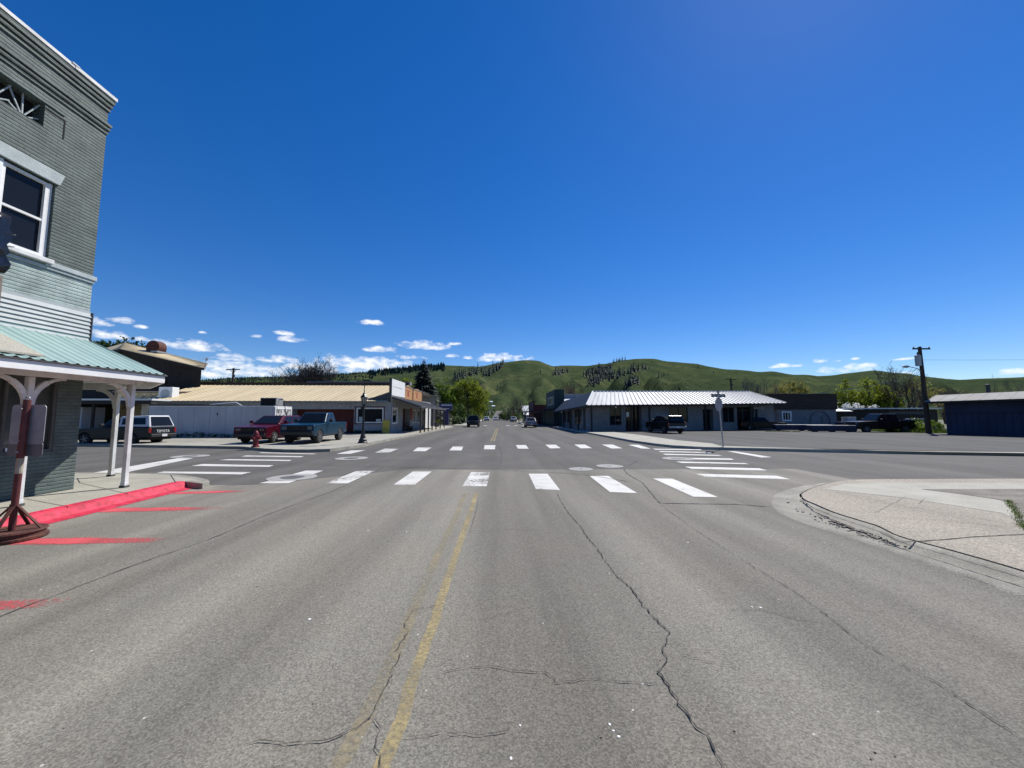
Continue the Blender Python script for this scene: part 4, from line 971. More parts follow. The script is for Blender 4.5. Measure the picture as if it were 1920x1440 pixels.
def portable_sign():
    p = G(20, 1012)
    t = thing('portable_sign', 'rusty red pole sign with bare grey plate on a weighted drum base by red kerb', 'sign', (p.x, p.y, 0))
    b = MB(); b.lathe([(0.33, 0.004), (0.345, 0.02), (0.345, 0.05), (0.315, 0.06), (0.315, 0.10), (0.335, 0.115), (0.325, 0.135), (0.05, 0.125)], n=36)
    b.build('base', M['rust'], t, smooth=False)
    pl = MB(); pl.tube([(0, 0, 0.12), (0.012, 0, 0.9)], 0.037, 14); pl.tube([(0.0155, 0, 1.11), (0.03, 0, 1.93)], 0.039, 14); pl.build('pole', M['rustred'], t, smooth=False)
    bd = MB(); bd.tube([(0.012, 0, 0.9), (0.0155, 0, 1.11)], 0.0385, 14); bd.build('pole_band', M['tarnwhite'], t)
    rg = MB(); rg.tube([(0.03 + .028 * cos(a), 0, 1.94 + .035 * sin(a)) for a in [pi * i / 8 for i in range(9)]], 0.008, 6); rg.build('lifting_ring', M['galv'], t)
    for a in (20, 110, 200, 290):
        s = MB(); s.bar((0.006 + .03 * cos(RAD(a)), .03 * sin(RAD(a)), 0.46), (.30 * cos(RAD(a)), .30 * sin(RAD(a)), 0.13), 0.045, 0.012); s.build('strut', M['rust'], t)
    pt = MB(); ol = []
    def rr(x0, x1, z0, z1, r):
        o = []
        for (cx, cz, a0) in ((x1 - r, z1 - r, 0), (x0 + r, z1 - r, 90), (x0 + r, z0 + r, 180), (x1 - r, z0 + r, 270)):
            for k in range(5): o.append((cx + r * cos(RAD(a0 + 22.5 * k)), cz + r * sin(RAD(a0 + 22.5 * k))))
        return o
    o = thing_rot = None
    pt.profile(rr(-.245, .225, 1.30, 1.86, .05), -.004, .004)
    a = pt.build('sign_plate', M['signgrey'], t); a.location = (0.02, 0.052, 0); 
    p2 = MB(); p2.profile(rr(-.255, .225, 1.13, 1.315, .03), -.004, .004)
    a2 = p2.build('lower_plate', M['signdark'], t); a2.location = (0.01, 0.062, 0)
    for z in (1.36, 1.8, 1.2):
        bo = MB(); bo.lathe([(.014, -.02), (.014, .0), (.008, .003)], (0.02, -.04, z), 8, 'y'); bo.build('bolt', M['galv'], t)
portable_sign()

# ------------------------------------------------------------------ long beige-roofed store building, left beyond the crossing
def store_building():
    Y = 35.78; X = -10.06
    t = thing('store_building', 'long low store with beige metal roof and white and orange false fronts on the street', 'building', (X, Y, ZS))
    ox, oy, oz = X, Y, ZS
    def part(mb, name, m, parent=t, **k):
        mb.v = [(x - ox, y - oy, z - oz) for (x, y, z) in mb.v]; return mb.build(name, m, parent, **k)
    # side wall towards the crossing
    L = lambda x: x + 31.0
    w = MB(); d, n = wall(w, (-31, Y), (X, Y), ZS, 3.02, [(L(-18.95), L(-13.4), ZS, 2.33, 0.9), (L(-13.1), L(-10.78), 1.12, 2.40, 0.1)], out=(0, -1))
    w.poly([(-12.6, Y, 3.02), (X, Y, 3.02), (X, Y, 3.7), (X, Y + 1.0, 4.4)]) if False else None
    part(w, 'side_wall', M['greywall'])
    dr = MB(); dr.box(-18.97, -13.38, Y + .9, Y + .95, ZS, 2.33)
    for k in range(5): dr.box(-18.9, -13.45, Y + .87, Y + .897, ZS + .1 + k * .44, ZS + .5 + k * .44)
    part(dr, 'garage_door', M['maroonwall'])
    wf = window(t, (-31 - ox, 0), d, n, L(-13.1), L(-10.78), 1.12 - oz, 2.40 - oz, M['white'], M['glass'], rec=0.06, fw=0.045, trim=(0.05, 0.03))
    tr = MB(); tr.box(-13.35, -10.6, Y - .035, Y - .001, 2.50, 2.58); tr.box(-13.35, -10.6, Y - .035, Y - .001, .96, 1.03); tr.box(-13.32, -13.24, Y - .036, Y - .002, 1.03, 2.5); tr.box(-10.66, -10.60, Y - .036, Y - .002, 1.03, 2.5)
    part(tr, 'window_surround', M['maroonwall'])
    it = MB(); it.box(-12.95, -12.55, Y + .06, Y + .08, 1.2, 1.62); part(it, 'window_poster', M['lintel']); it = MB(); it.box(-11.4, -10.95, Y + .06, Y + .08, 1.2, 1.42); part(it, 'window_poster', M['lintel'])
    # roof slope towards the crossing: eave, ridge, hip end on the left
    r = MB(); ribbed(r, (-31.9, Y - .45, 3.06), (X - .35, Y - .45, 3.06), (X - .35, 43.8, 5.16), (-33.6, 43.8, 5.16), 48, 0.035, 0.06)
    part(r, 'roof', M['beige_roof'])
    fc = MB(); fc.bar((-31.9, Y - .47, 2.98), (X - .1, Y - .47, 2.98), 0.03, 0.14); part(fc, 'eave_board', M['tan_roof'])
    # a loose rod lying on the roof by the false front
    pr = MB(); pr.bar((-34, 43.9, 5.31), (X - .3, 43.9, 5.31), 0.2, 0.32); part(pr, 'parapet', M['darkwood'])
    p2 = MB(); p2.box(-22, X - .25, 44.2, 45, 5.2, 5.62); part(p2, 'rear_parapet', M['grey_roof'])
    bk_ = MB(); wall(bk_, (-34, 62), (X - .3, 62), ZS, 5.0, out=(0, 1)); wall(bk_, (-31, Y), (-34, 62), ZS, 3.0, out=(-1, 0)); bk_.quad((-34, 44, 5.1), (X - .3, 44, 5.1), (X - .3, 62, 4.8), (-34, 62, 4.8)); part(bk_, 'rear_wall', M['greywall'])
    # dark gable end under the false front
    gb = MB(); gb.poly([(-12.8, Y + .02, 3.04), (X - .1, Y + .02, 3.04), (X - .1, Y + .02, 3.95)]); gb.poly([(-13.3, Y - .1, 3.10), (X - .33, Y - .1, 3.13), (X - .33, Y + 1.9, 3.9)]); part(gb, 'gable_boards', M['darktrim'])
    # street face
    f = MB(); d2, n2 = wall(f, (X, Y), (X, 56), ZS, 3.6, [(0.55, 2.2, 1.03, 2.42, .1), (4.4, 7.6, ZS, 2.5, 0.6), (8.8, 10.6, .9, 2.4, .1), (11.4, 13.0, .9, 2.4, .1), (14.2, 16.2, ZS, 2.4, .4)], out=(1, 0))
    part(f, 'street_wall', M['greywall'])
    window(t, (0, 0), d2, n2, 0.55, 2.2, 1.03 - oz, 2.42 - oz, M['white'], M['glass'], rec=.05, fw=.09, trim=(.09, .03))
    window(t, (0, 0), d2, n2, 8.8, 10.6, .9 - oz, 2.4 - oz, M['white'], M['glass_shop'], rec=.05, fw=.08, mull=(9.7,))
    window(t, (0, 0), d2, n2, 11.4, 13.0, .9 - oz, 2.4 - oz, M['white'], M['glass_shop'], rec=.05, fw=.08)
    for (a, b) in ((4.4, 7.6), (14.2, 16.2)):
        dd = MB(); slab3(dd, (X, Y), d2, n2, a, b, ZS, 2.5, -.62, -.58); part(dd, 'door', M['maroonwall'])
    rs2 = MB(); slab3(rs2, (X, Y), d2, n2, 7.7, 8.6, 1.25, 2.55, .02, .06); part(rs2, 'red_wall_sign', M['redsign'])
    # false fronts
    ff = MB(); slab3(ff, (X, Y), d2, n2, -.05, 4.9, 3.62, 5.16, -.12, .04); part(ff, 'white_false_front', M['white'])
    fe = MB(); slab3(fe, (X, Y), d2, n2, -.16, -.055, 2.95, 5.22, -.16, .07); part(fe, 'corner_board', M['darktrim'])
    tx = MB()
    rr_ = random.Random(2); s = .5
    while s < 3.9:
        wd = rr_.uniform(.12, .4); slab3(tx, (X, Y), d2, n2, s, s + wd, 4.42 - s * .01, 4.50, .041, .044); s += wd + rr_.uniform(.05, .12)
    part(tx, 'faded_lettering', M['boxgrey'])
    of = MB()
    def sil(s0, s1, zt0, zt1, peak):
        b = Vector((X, Y, 0)); k = 8; lo_ = []; 
        for i in range(k):
            a = s0 + (s1 - s0) * i / k; c = s0 + (s1 - s0) * (i + 1) / k
            f_ = lambda q: zt0 + peak * max(0, sin(pi * min(1, max(0, (q - s0) / (s1 - s0)))) - .45)
            P_ = lambda q, kk, z: b + d2 * q + n2 * kk + Vector((0, 0, z))
            of.hexa([P_(a, -.14, 3.5), P_(c, -.14, 3.5), P_(c, .03, 3.5), P_(a, .03, 3.5)], [P_(a, -.14, f_(a)), P_(c, -.14, f_(c)), P_(c, .03, f_(c)), P_(a, .03, f_(a))])
    sil(4.95, 8.6, 4.80, 0, .38); sil(8.62, 13.8, 4.72, 0, .42); part(of, 'orange_false_front', M['orange'])
    cpn = MB(); slab3(cpn, (X, Y), d2, n2, 4.95, 8.6, 4.8, 4.9, -.16, .06); slab3(cpn, (X, Y), d2, n2, 8.64, 13.9, 4.72, 4.82, -.16, .06); part(cpn, 'front_coping', M['tan_roof'])
    for s_ in (8.5, 13.75):
        pil = MB(); slab3(pil, (X, Y), d2, n2, s_, s_ + .16, 3.4, 5.1, .0, .09); part(pil, 'pilaster', M['darkwood'])
    for s_ in (6.4, 10.8):
        mk = MB(); slab3(mk, (X, Y), d2, n2, s_ - .28, s_ + .28, 3.85, 4.2, .031, .05); slab3(mk, (X, Y), d2, n2, s_ - .12, s_ + .12, 4.2, 4.36, .031, .05); slab3(mk, (X, Y), d2, n2, s_ - .9, s_ + .9, 4.42, 4.47, .031, .045)
        part(mk, 'front_ornament', M['redsign'])
    # awning over the walk
    aw = MB(); ribbed(aw, (-7.35, Y + .3, 2.62), (-7.35, 52.5, 2.62), (X + .02, 52.5, 3.5), (X + .02, Y + .3, 3.5), 40, .02, .05); part(aw, 'awning', M['tan_roof'])
    ae = MB(); ae.bar((-7.37, Y + .3, 2.54), (-7.37, 52.5, 2.54), .05, .16); ae.bar((-7.5, Y + .32, 2.55), (X, Y + .32, 3.42), .05, .14); part(ae, 'awning_edge', M['darktrim'])
    for yy in (36.6, 38.6, 40.6, 42.9, 45.5, 48.6, 52.0):
        p = MB(); p.box(-7.56, -7.44, yy - .06, yy + .06, ZS + .005, 2.5); part(p, 'awning_post', M['darkwood'])
    # pale plastered end bay
    eb = MB(); slab3(eb, (X, Y), d2, n2, 16.4, 20.2, ZS, 3.2, -2, .03); part(eb, 'end_bay', M['white_dirty'])
    bn = MB(); bn.box(X + .25, X + .75, 40.3, 41.8, .52, .6); bn.box(X + .2, X + .27, 40.3, 41.8, .6, 1.0); bn.box(X + .3, X + .7, 40.4, 40.5, .137, .52); bn.box(X + .3, X + .7, 41.6, 41.7, .137, .52)
    o = bn.build('street_bench', M['darkwood']); tag(o, 'dark bench against the store wall under the awning', 'bench')
    yb = MB(); yb.box(-10.75, -10.12, Y - .09, Y - .05, .15, 1.32)
    for k in range(3): yb.box(-10.72 + k * .2, -10.58 + k * .2, Y - .10, Y - .091, .2, 1.28)
    o = yb.build('yellow_board', M['yellow']); tag(o, 'yellow board leaning on the store corner below the window', 'board')
store_building()

# refrigerated storage box
def storage_box():
    p = G(514, 819.5, .13)
    t = thing('storage_container', 'long pale grey refrigerated storage box behind the maroon car', 'container', (-17.0, 29.55, ZS))
    L = 9.2
    b = MB(); b.box(-L, 0, 0, 2.4, .06, 2.30); b.build('box', M['boxgrey'], t, bevel=.03)
    rl = MB(); rl.box(-L - .01, .01, -.02, 2.42, 2.26, 2.33); rl.box(-L - .01, .01, -.02, 2.42, .0, .09)
    rl.build('rail', M['white_dirty'], t)
    sm_ = MB()
    for k in range(8): sm_.box(-L + 1.15 * (k + .9) - .012, -L + 1.15 * (k + .9) + .012, -.012, -.001, .1, 2.26)
    sm_.build('panel_seams', M['signgrey'], t)
    e = MB(); e.box(.012, .05, .05, .15, .1, 2.25); e.box(.012, .05, 2.25, 2.35, .1, 2.25); e.box(.012, .05, .15, 2.25, 2.1, 2.25); e.box(.012, .05, .15, 2.25, .1, .25); e.build('end_frame', M['white'], t)
    ep = MB(); ep.box(.012, .03, .15, 2.25, .25, 2.1); ep.build('end_panel', mat('peeling_panel', (.08, .08, .08), (.55, .55, .53), 3.2, .8, lo=.45, hi=.55), t)
    mk = MB(); mk.box(-L * .455, -L * .455 + .05, -.03, -.001, 1.62, 1.8); mk.build('latch', M['black'], t)
    u = thing('cooling_unit', 'dark square cooling unit on top of the grey storage box', 'cooling unit', (-17.75, 29.75, ZS + 2.335))
    c = MB(); c.box(-.45, .75, .0, .9, 0.02, .62); c.build('casing', M['acgrey'], u, bevel=.02)
    gr = MB(); gr.box(-.38, .68, -.02, -.001, .06, .56)
    for k in range(6): gr.box(-.38, .68, -.03, -.021, .08 + k * .08, .11 + k * .08)
    gr.build('grille', M['black'], u)
    pp = MB(); pp.tube([(.76, .4, .5), (1.05, .4, .5), (1.12, .4, .4), (1.2, .4, -.1), (1.35, .4, -.9)], .03, 6); pp.build('pipe', M['blackpaint'], u)
    w = thing('pipe_offcut', 'bent white pipe lying along the roof of the grey storage box', 'pipe', (-22.0, 30.2, ZS + 2.335))
    q = MB(); q.tube([(-.9, 0, .03), (1.5, 0, .27), (1.7, 0, .27), (2.1, .1, .03)], .035, 6); q.build('tube', M['white'], w)
    d_ = MB(); d_.box(-26.0, -22.6, 29.5, 31.0, 2.47, 2.60)
    d_.hexa([(-22.6, 29.5, 2.47), (-19.8, 29.5, 2.47), (-19.8, 31, 2.47), (-22.6, 31, 2.47)], [(-22.6, 29.5, 2.6), (-19.8, 29.5, 2.49), (-19.8, 31, 2.49), (-22.6, 31, 2.6)])
    o = d_.build('roof_tarp', M['darktrim']); tag(o, 'dark sheet folded over the far left end of the grey storage box', 'tarp')
storage_box()

def barn():
    Y = 42.0
    t = thing('wooden_barn', 'tall dark board barn with shallow beige roof behind the storage box', 'barn', (-36, Y, 0))
    def part(mb, name, m, parent=t, **k):
        mb.v = [(x + 36, y - Y, z) for (x, y, z) in mb.v]; return mb.build(name, m, parent, **k)
    rt = PY(229, 655, Y); er = PY(386, 691, Y)
    zr, ze = rt.z, er.z; xr, xe = rt.x, er.x
    xl = xr - (xe - xr); 
    w = MB(); w.poly([(xl + .8, Y + .4, .1), (xe - .75, Y + .4, .1), (xe - .75, Y + .4, ze - .1), (xr, Y + .4, zr - .22), (xl + .8, Y + .4, ze - .1)])
    w.quad((xe - .75, Y + .4, .1), ((xe - .75) * 1.1, Y + 3.1, .1), ((xe - .75) * 1.1, Y + 3.1, ze), (xe - .75, Y + .4, ze - .1)); w.quad((xl + .8, Y + 9, .1), (xl + .8, Y + .4, .1), (xl + .8, Y + .4, ze - .1), (xl + .8, Y + 9, ze))
    part(w, 'wall', M['darkboards'])
    bt = MB()
    for k in range(26):
        z = .4 + k * .27; bt.box(xr - 3, xe - .76, Y + .36, Y + .395, z, z + .03)
    bt.box(xe - 4.6, xe - 4.4, Y + .34, Y + .394, 2, ze - .9); part(bt, 'cladding_batten', M['darkwood'])
    r = MB(); ribbed(r, (xe, Y - .2, ze), (xe * 1.07, Y + 3.2, ze + .95), (xr * 1.07, Y + 3.2, zr + 1.3), (xr, Y - .2, zr), 16, .03, .06); ribbed(r, (xl, Y - .2, ze), (xl, Y + 3.2, ze + .95), (xr * 1.07, Y + 3.2, zr + 1.3), (xr, Y - .2, zr), 16, .03, .06)
    part(r, 'roof', M['beige_roof'])
    bb = MB(); bb.bar((xr, Y - .22, zr - .12), (xe, Y - .22, ze - .12), .04, .24); bb.bar((xr, Y - .22, zr - .12), (xl, Y - .22, ze - .12), .04, .24); part(bb, 'barge_board', M['darkboards'])
    c = PY(293, 659, Y + 2.2)
    v = thing('roof_ventilator', 'rusty barrel shaped ventilator on the beige barn roof', 'ventilator', (c.x, Y + 2.2, c.z - .55))
    d_ = MB(); d_.lathe([(.05, -.5), (.72, -.5), (.72, .5), (.05, .5)], (0, 0, 1.0), 18, 'y'); d_.build('drum', M['rust'], v, smooth=False)
    s = MB(); s.box(-.6, .6, -.6, .6, -.4, .95); s.build('stack', M['rust'], v)
    bd = MB(); bd.box(.0, .74, -.7, .7, .34, .52); bd.box(-.62, .66, -.66, .66, -.05, .12); bd.build('flashing_band', M['galv'], v)
    a = PY(378, 672, Y); 
    an = thing('roof_antenna', 'thin television aerial on the eave of the dark barn', 'aerial', (a.x, Y + .6, ze - .05))
    m_ = MB(); m_.tube([(0, 0, 0), (.02, 0, 1.35)], .03, 6); m_.build('mast', M['acgrey'], an)
    m_ = MB(); m_.tube([(-.55, 0, 1.15), (.35, 0, 1.25)], .02, 5)
    for k in range(5): m_.tube([(-.5 + k * .2, -.3, 1.15 + .022 * k), (-.5 + k * .2, .3, 1.15 + .022 * k)], .012, 4)
    m_.box(.05, .2, -.02, .02, 1.0, 1.22); m_.build('array', M['galv'], an)
    # lean-to at the barn's foot
    p1 = PY(300, 745, 38); p2 = PY(326, 722, 38)
    h = thing('rear_annex', 'small tan plastered annex between the barn and the beige roof', 'annex', (p1.x - 1.5, 38, 0))
    b = MB(); b.box(-2.5, 2.9, 0, 3.5, .1, 3.95); b.build('wall', M['tan'], h)
    b = MB(); b.hexa([(-2.8, -.25, 3.96), (3.1, -.25, 3.96), (3.1, 3.8, 4.25), (-2.8, 3.8, 4.25)], [(-2.8, -.25, 4.04), (3.1, -.25, 4.04), (3.1, 3.8, 4.33), (-2.8, 3.8, 4.33)]); b.build('roof', M['oldwood'], h)
    b = MB()
    for k in range(3): b.bar((-1.6 + k * .8, -.3, 2.4), (-.3 + k * .8, -.5, 3.7), .1)
    b.build('brace', M['oldwood'], h)
    q = PY(317, 734, 37.2)
    ac = thing('air_conditioner', 'white boxed air conditioner beside the tan annex wall', 'air conditioner', (q.x, 37.2, 3.15))
    b = MB(); b.box(-.62, .62, -.4, .4, 0, 1.25); b.build('casing', M['white'], ac, bevel=.04)
    b = MB(); b.lathe([(.03, -.425), (.42, -.425), (.42, -.402)], (0, 0, .62), 20, 'y'); b.build('fan_guard', M['lintel'], ac)
    b = MB(); b.box(-1.6, 2.2, -.9, 1.2, -3.0, -.01); b.build('plinth', M['white_dirty'], ac)
barn()
def carport():
    c = thing('carport', 'dark open carport with white flat roof behind the dark pickup', 'carport', (-34, 36, 0))
    b = MB(); b.box(-16, 4.5, -2.5, 6, 3.02, 3.16); b.build('roof', M['white_roof'], c)
    b = MB(); b.box(-16, 4.45, -2.52, -2.4, 2.7, 3.01); b.build('fascia', M['darkboards'], c)
    b = MB(); b.box(-16, 4.5, 5.8, 6, .1, 3.0); b.box(-16, -15.8, -2, 5.8, .1, 3.0); b.build('back_wall', M['darkboards'], c)
    for x in (-15.5, -10, -5, -.5, 4.2):
        b = MB(); b.box(x - .08, x + .08, -2.3, -2.14, .1, 2.7); b.build('post', M['darkboards'], c)
    w = thing('cargo_trailer', 'pale blue white box trailer parked in the dark carport', 'trailer', (-37.8, 34.5, .13))
    b = MB(); b.box(-2.2, 1.6, 0, 2, .45, 2.35); b.build('box', M['boxgrey'], w, bevel=.06)
    for x in (-.9, .1):
        b = MB(); b.lathe([(.1, -.03), (.33, -.03), (.35, .03), (.35, .13), (.33, .17), (.1, .17)], (x, -.18, .35), 18, 'y'); b.build('wheel', M['black'], w)
    b = MB(); b.box(1.62, 2.6, .9, 1.05, .4, .5); b.build('drawbar', M['blackpaint'], w)
carport()

# ------------------------------------------------------------------ strip of shops with the hipped metal roof, right
def strip_shops():
    A = Vector((8.72, 38.6, 2.80)); B = Vector((32.4, 42.6, 3.18))            # front eave
    t = thing('strip_building', 'long grey strip of shops under a pale ribbed metal hip roof', 'building', (9.6, 39.8, ZS))
    ox, oy, oz = 9.6, 39.8, ZS
    def part(mb, name, m, parent=t, **k):
        mb.v = [(x - ox, y - oy, z - oz) for (x, y, z) in mb.v]; return mb.build(name, m, parent, **k)
    e = (B - A).normalized(); n = Vector((e.y, -e.x, 0)).normalized(); bk = -n
    eh = Vector((e.x, e.y, 0)).normalized()
    D = Vector((10.55, 43.4, 4.48)); Cc = Vector((30.7, 46.6, 4.72))           # ridge
    E_ = Vector((8.6, 63.0, 2.42)); F_ = Vector((10.6, 63.0, 4.2))             # eave along the main street
    r = MB(); ribbed(r, A, B, Cc, D, 46, .065, .15); 
    part(r, 'front_roof', M['silver_roof'])
    r = MB(); r.quad(B, B + bk * 9, Cc + bk * 5, Cc); part(r, 'end_roof', M['silver_roof'])
    r = MB(); r.hexa([E_ - Vector((0, 0, .04)), A - Vector((0, 0, .04)), D - Vector((0, 0, .04)), F_ - Vector((0, 0, .04))], [E_, A, D, F_]); part(r, 'street_roof', M['shaded_blue_roof'])
    c = MB(); c.bar(D + Vector((0, 0, .05)), Cc + Vector((0, 0, .05)), .22, .07); c.bar(A + Vector((0, 0, .05)), D + Vector((0, 0, .05)), .16, .06); part(c, 'ridge_cap', M['white_roof'])
    fs = MB(); fs.bar(A + Vector((0, 0, -.10)), B + Vector((0, 0, -.10)), .05, .15); fs.bar(A + Vector((0, 0, -.10)), E_ + Vector((0, 0, -.10)), .05, .15); part(fs, 'eave_board', M['darkboards'])
    # walls set back under the eave
    p0 = Vector((A.x, A.y, 0)) + eh * 1.0 + bk * 1.4; p1 = Vector((B.x, B.y, 0)) - eh * .35 + bk * 1.4
    Lw = (p1 - p0).length
    def sx(px):                                            # distance along the wall of a photographed column
        d = ray(px, 780); o = p0; den = d.x * eh.y - d.y * eh.x
        return (o.y * d.x - o.x * d.y) / -den if False else ((d.y * o.x - d.x * o.y) / (d.x * eh.y - d.y * eh.x))
    holes = []; wins = []
    for (a, b, z0, z1, k) in [(1143, 1165, .72, 2.62, 'w'), (1173, 1203, ZS, 2.75, 'd'), (1255, 1290, .98, 2.70, 'w'), (1318, 1337, ZS, 2.45, 'd'), (1355, 1377, .98, 2.72, 'w'), (1382, 1415, ZS, 2.75, 'd'), (1416, 1421, .9, 2.5, 'w')]:
        holes.append((sx(a), sx(b), z0, z1, .5 if k == 'd' else .1)); wins.append((sx(a), sx(b), z0, z1, k))
    w = MB(); d, nn = wall(w, p0, p1, ZS, 3.12, holes, out=n); 
    part(w, 'front_wall', M['stucco'])
    pl = (p0.x - ox, p0.y - oy)
    for (a, b, z0, z1, k) in wins:
        if k == 'w': window(t, pl, d, nn, a, b, z0 - oz, z1 - oz, M['darktrim'], M['glass'], rec=.07, fw=.07, mull=((a + b) / 2,) if b - a > 1 else ())
        else:
            dd = MB(); slab3(dd, p0, d, nn, a, b, ZS, z1, -.54, -.5)
            do = part(dd, 'shop_door', M['glass'])
            df = MB()
            for q in (a, (a + b) / 2 - .05, b - .1): slab3(df, p0, d, nn, q, q + .1, ZS, z1, -.498, -.45)
            slab3(df, p0, d, nn, a, b, z1 - .45, z1 - .38, -.497, -.45); part(df, 'door_frame', M['darktrim'], parent=do) if False else df.build('door_frame', M['darktrim'], do, loc=(-ox, -oy, -oz))
    nt_ = MB(); s = sx(1174.5); slab3(nt_, p0, d, nn, s, s + .28, 1.62, 2.1, .005, .02); part(nt_, 'wall_notice', M['white'])
    so = sx(1410); pb = MB(); slab3(pb, p0, d, nn, so, so + 1.3, 2.50, 2.72, .25, .30); part(pb, 'hanging_sign', M['boxgrey'])
    tx = MB(); rr_ = random.Random(8); q = so + .06
    while q < so + 1.15:
        wd = rr_.uniform(.05, .12); slab3(tx, p0, d, nn, q, q + wd, 2.56, 2.66, .301, .305); q += wd + .03
    part(tx, 'sign_lettering', M['darktrim'])
    # street side wall
    q0 = p0; q1 = Vector((10.1, 62.5, 0))
    w = MB(); d2, n2 = wall(w, q0, q1, ZS, 2.95, [(1.0, 2.2, .6, 2.5, .1), (3.0, 4.1, ZS, 2.5, .5), (5.2, 7.0, .6, 2.5, .1), (8.2, 10.2, .6, 2.5, .1), (12, 13.2, ZS, 2.4, .4), (14.5, 17, .7, 2.4, .1), (18.5, 20.5, .7, 2.4, .1)], out=(-1, 0)); part(w, 'street_wall', M['stucco'])
    ql = (q0.x - ox, q0.y - oy)
    for (a, b) in ((1.0, 2.2), (5.2, 7.0), (8.2, 10.2), (14.5, 17), (18.5, 20.5)): window(t, ql, d2, n2, a, b, .6 - oz if b < 12 else .7 - oz, (2.5 if b < 12 else 2.4) - oz, M['white_dirty'] if b < 3 else M['darktrim'], M['glass'], rec=.07, fw=.09, mull=((a + b) / 2,))
    for (a, b) in ((3.0, 4.1), (12, 13.2)):
        dd = MB(); slab3(dd, q0, d2, n2, a, b, ZS, 2.45, -.45, -.4); part(dd, 'shop_door', M['darkboards'])
    bw = MB(); bw.poly([(p1.x, p1.y, ZS), (p1.x + bk.x * 8, p1.y + bk.y * 8, ZS), (p1.x + bk.x * 8, p1.y + bk.y * 8, 3.4), (p1.x + bk.x * 3, p1.y + bk.y * 3, 4.6), (p1.x, p1.y, 3.3)]); part(bw, 'end_wall', M['stucco'])
    for i, (u, v) in enumerate([(.6, .25), (7.1, .3), (13.8, .3), (19.5, .3)]):
        p = Vector((A.x, A.y, 0)) + eh * u * 1.0 + bk * v; ph = A.z + (B.z - A.z) * (u / 24) - .2
        m = MB(); m.box(p.x - .08, p.x + .08, p.y - .08, p.y + .08, ZS, ph); part(m, 'porch_post', M['darkboards'])
    for yy in (43.5, 48.5, 53.5, 58.5, 62.5):
        m = MB(); m.box(8.75, 8.9, yy - .07, yy + .07, ZS, 2.7); part(m, 'porch_post', M['darkboards'])
    for (x, y, z) in ((8.9, 55.5, 2.25), (12.0, 39.6, 2.62)):
        m = MB(); m.lathe([(.02, .14), (.06, .12), (.1, .04), (.09, -.04), (.03, -.1)], (x, y, z), 12); part(m, 'porch_lamp', M['white'])
strip_shops()

def green_front():
    t = thing('false_front_store', 'tall dark green false front store with white metal side roof behind the strip shops', 'building', (9.2, 63.5, ZS))
    X0, Y0 = 9.2, 63.5
    zt = PX(1052, 729, 9.2)
    b = MB()
    b.hexa([(-.1, 0, 0), (4.6, 0, 0), (4.6, 22, 0), (-.1, 22, 0)], [(-.1, 0, 2.9), (4.6, 0, 2.9), (4.6, 22, 2.9), (-.1, 22, 2.9)]); b.build('wall', M['greenwall'], t)
    f = MB(); f.box(-.22, .12, -.35, 11.5, 2.92, 5.95); f.box(-.22, 1.35, -.4, -.15, 2.92, 5.95); f.build('false_front', M['greenwall'], t)
    for (a, c) in ((1.2, 2.2), (3.4, 6.2), (7.6, 8.8)):
        w = MB(); w.box(-.26, -.225, a, c, 3.5, 4.9); wo = w.build('window', M['white_dirty'], t)
        p = MB(); p.box(-.275, -.262, a + .2, c - .2, 3.65, 4.75); p.build('pane', M['glass'], wo)
    r = MB(); ribbed(r, (1.4, -.4, 2.95), (8.4, -.4, 3.6), (8.4, 5, 5.0), (1.4, 5, 4.7), 16, .03, .06); r.build('side_roof', M['white_roof'], t)
    r = MB(); r.box(1.35, 12, 5, 20, 2.9, 5.55); r.build('rear_block', M['grey_roof'], t)
    aw = MB(); ribbed(aw, (-1.9, 0, 2.35), (-1.9, 20, 2.35), (-.23, 20, 2.8), (-.23, 0, 2.8), 20, .02, .05); aw.build('awning', M['darkboards'], t)
    for k in range(6):
        m = MB(); m.box(-1.85, -1.72, .3 + k * 3.8, .43 + k * 3.8, .0, 2.33); m.build('awning_post', M['darkboards'], t)
    u = thing('maroon_store', 'low dark maroon store with awning beyond the green false front', 'building', (7.4, 84, ZS))
    b = MB(); b.box(0, 8, 2, 16, 0, 4.1); b.box(-.05, .3, 1.9, 16.1, 3.2, 5.0); b.build('wall', M['maroonwall'], u)
    b = MB(); b.box(-1.8, 0, 2, 16, 2.5, 2.62); b.build('awning', M['darkboards'], u)
    for k in range(4):
        m = MB(); m.box(-1.75, -1.62, 2.2 + k * 4.4, 2.33 + k * 4.4, 0, 2.5); m.build('awning_post', M['darkboards'], u)
    u = thing('white_roof_house', 'distant house with wide white roof at the right side of the street', 'house', (9.6, 118, 0))
    b = MB(); b.box(-2, 10, 0, 10, 0, 2.9); b.build('wall', M['tan'], u)
    b = MB(); b.hexa([(-2.8, -.6, 3.1), (9.5, -.6, 3.1), (9.5, 5, 4.9), (-2.8, 5, 4.9)], [(-2.8, -.6, 3.2), (9.5, -.6, 3.2), (9.5, 5, 5.0), (-2.8, 5, 5.0)]); b.build('roof', M['white_roof'], u)
    b = MB(); b.box(-1.0, .2, -.05, .05, 1, 2.2); b.build('window', M['glass'], u)
    u = thing('white_shed', 'small white roofed shed in front of the distant white roof house', 'shed', (6.6, 104, 0))
    b = MB(); b.box(0, 3, 0, 3, 0, 1.9); b.build('wall', M['greywall'], u)
    b = MB(); b.hexa([(-.3, -.3, 1.9), (3.3, -.3, 1.9), (3.3, 3.3, 2.8), (-.3, 3.3, 2.8)], [(-.3, -.3, 2.0), (3.3, -.3, 2.0), (3.3, 3.3, 2.9), (-.3, 3.3, 2.9)]); b.build('roof', M['white_roof'], u)
green_front()

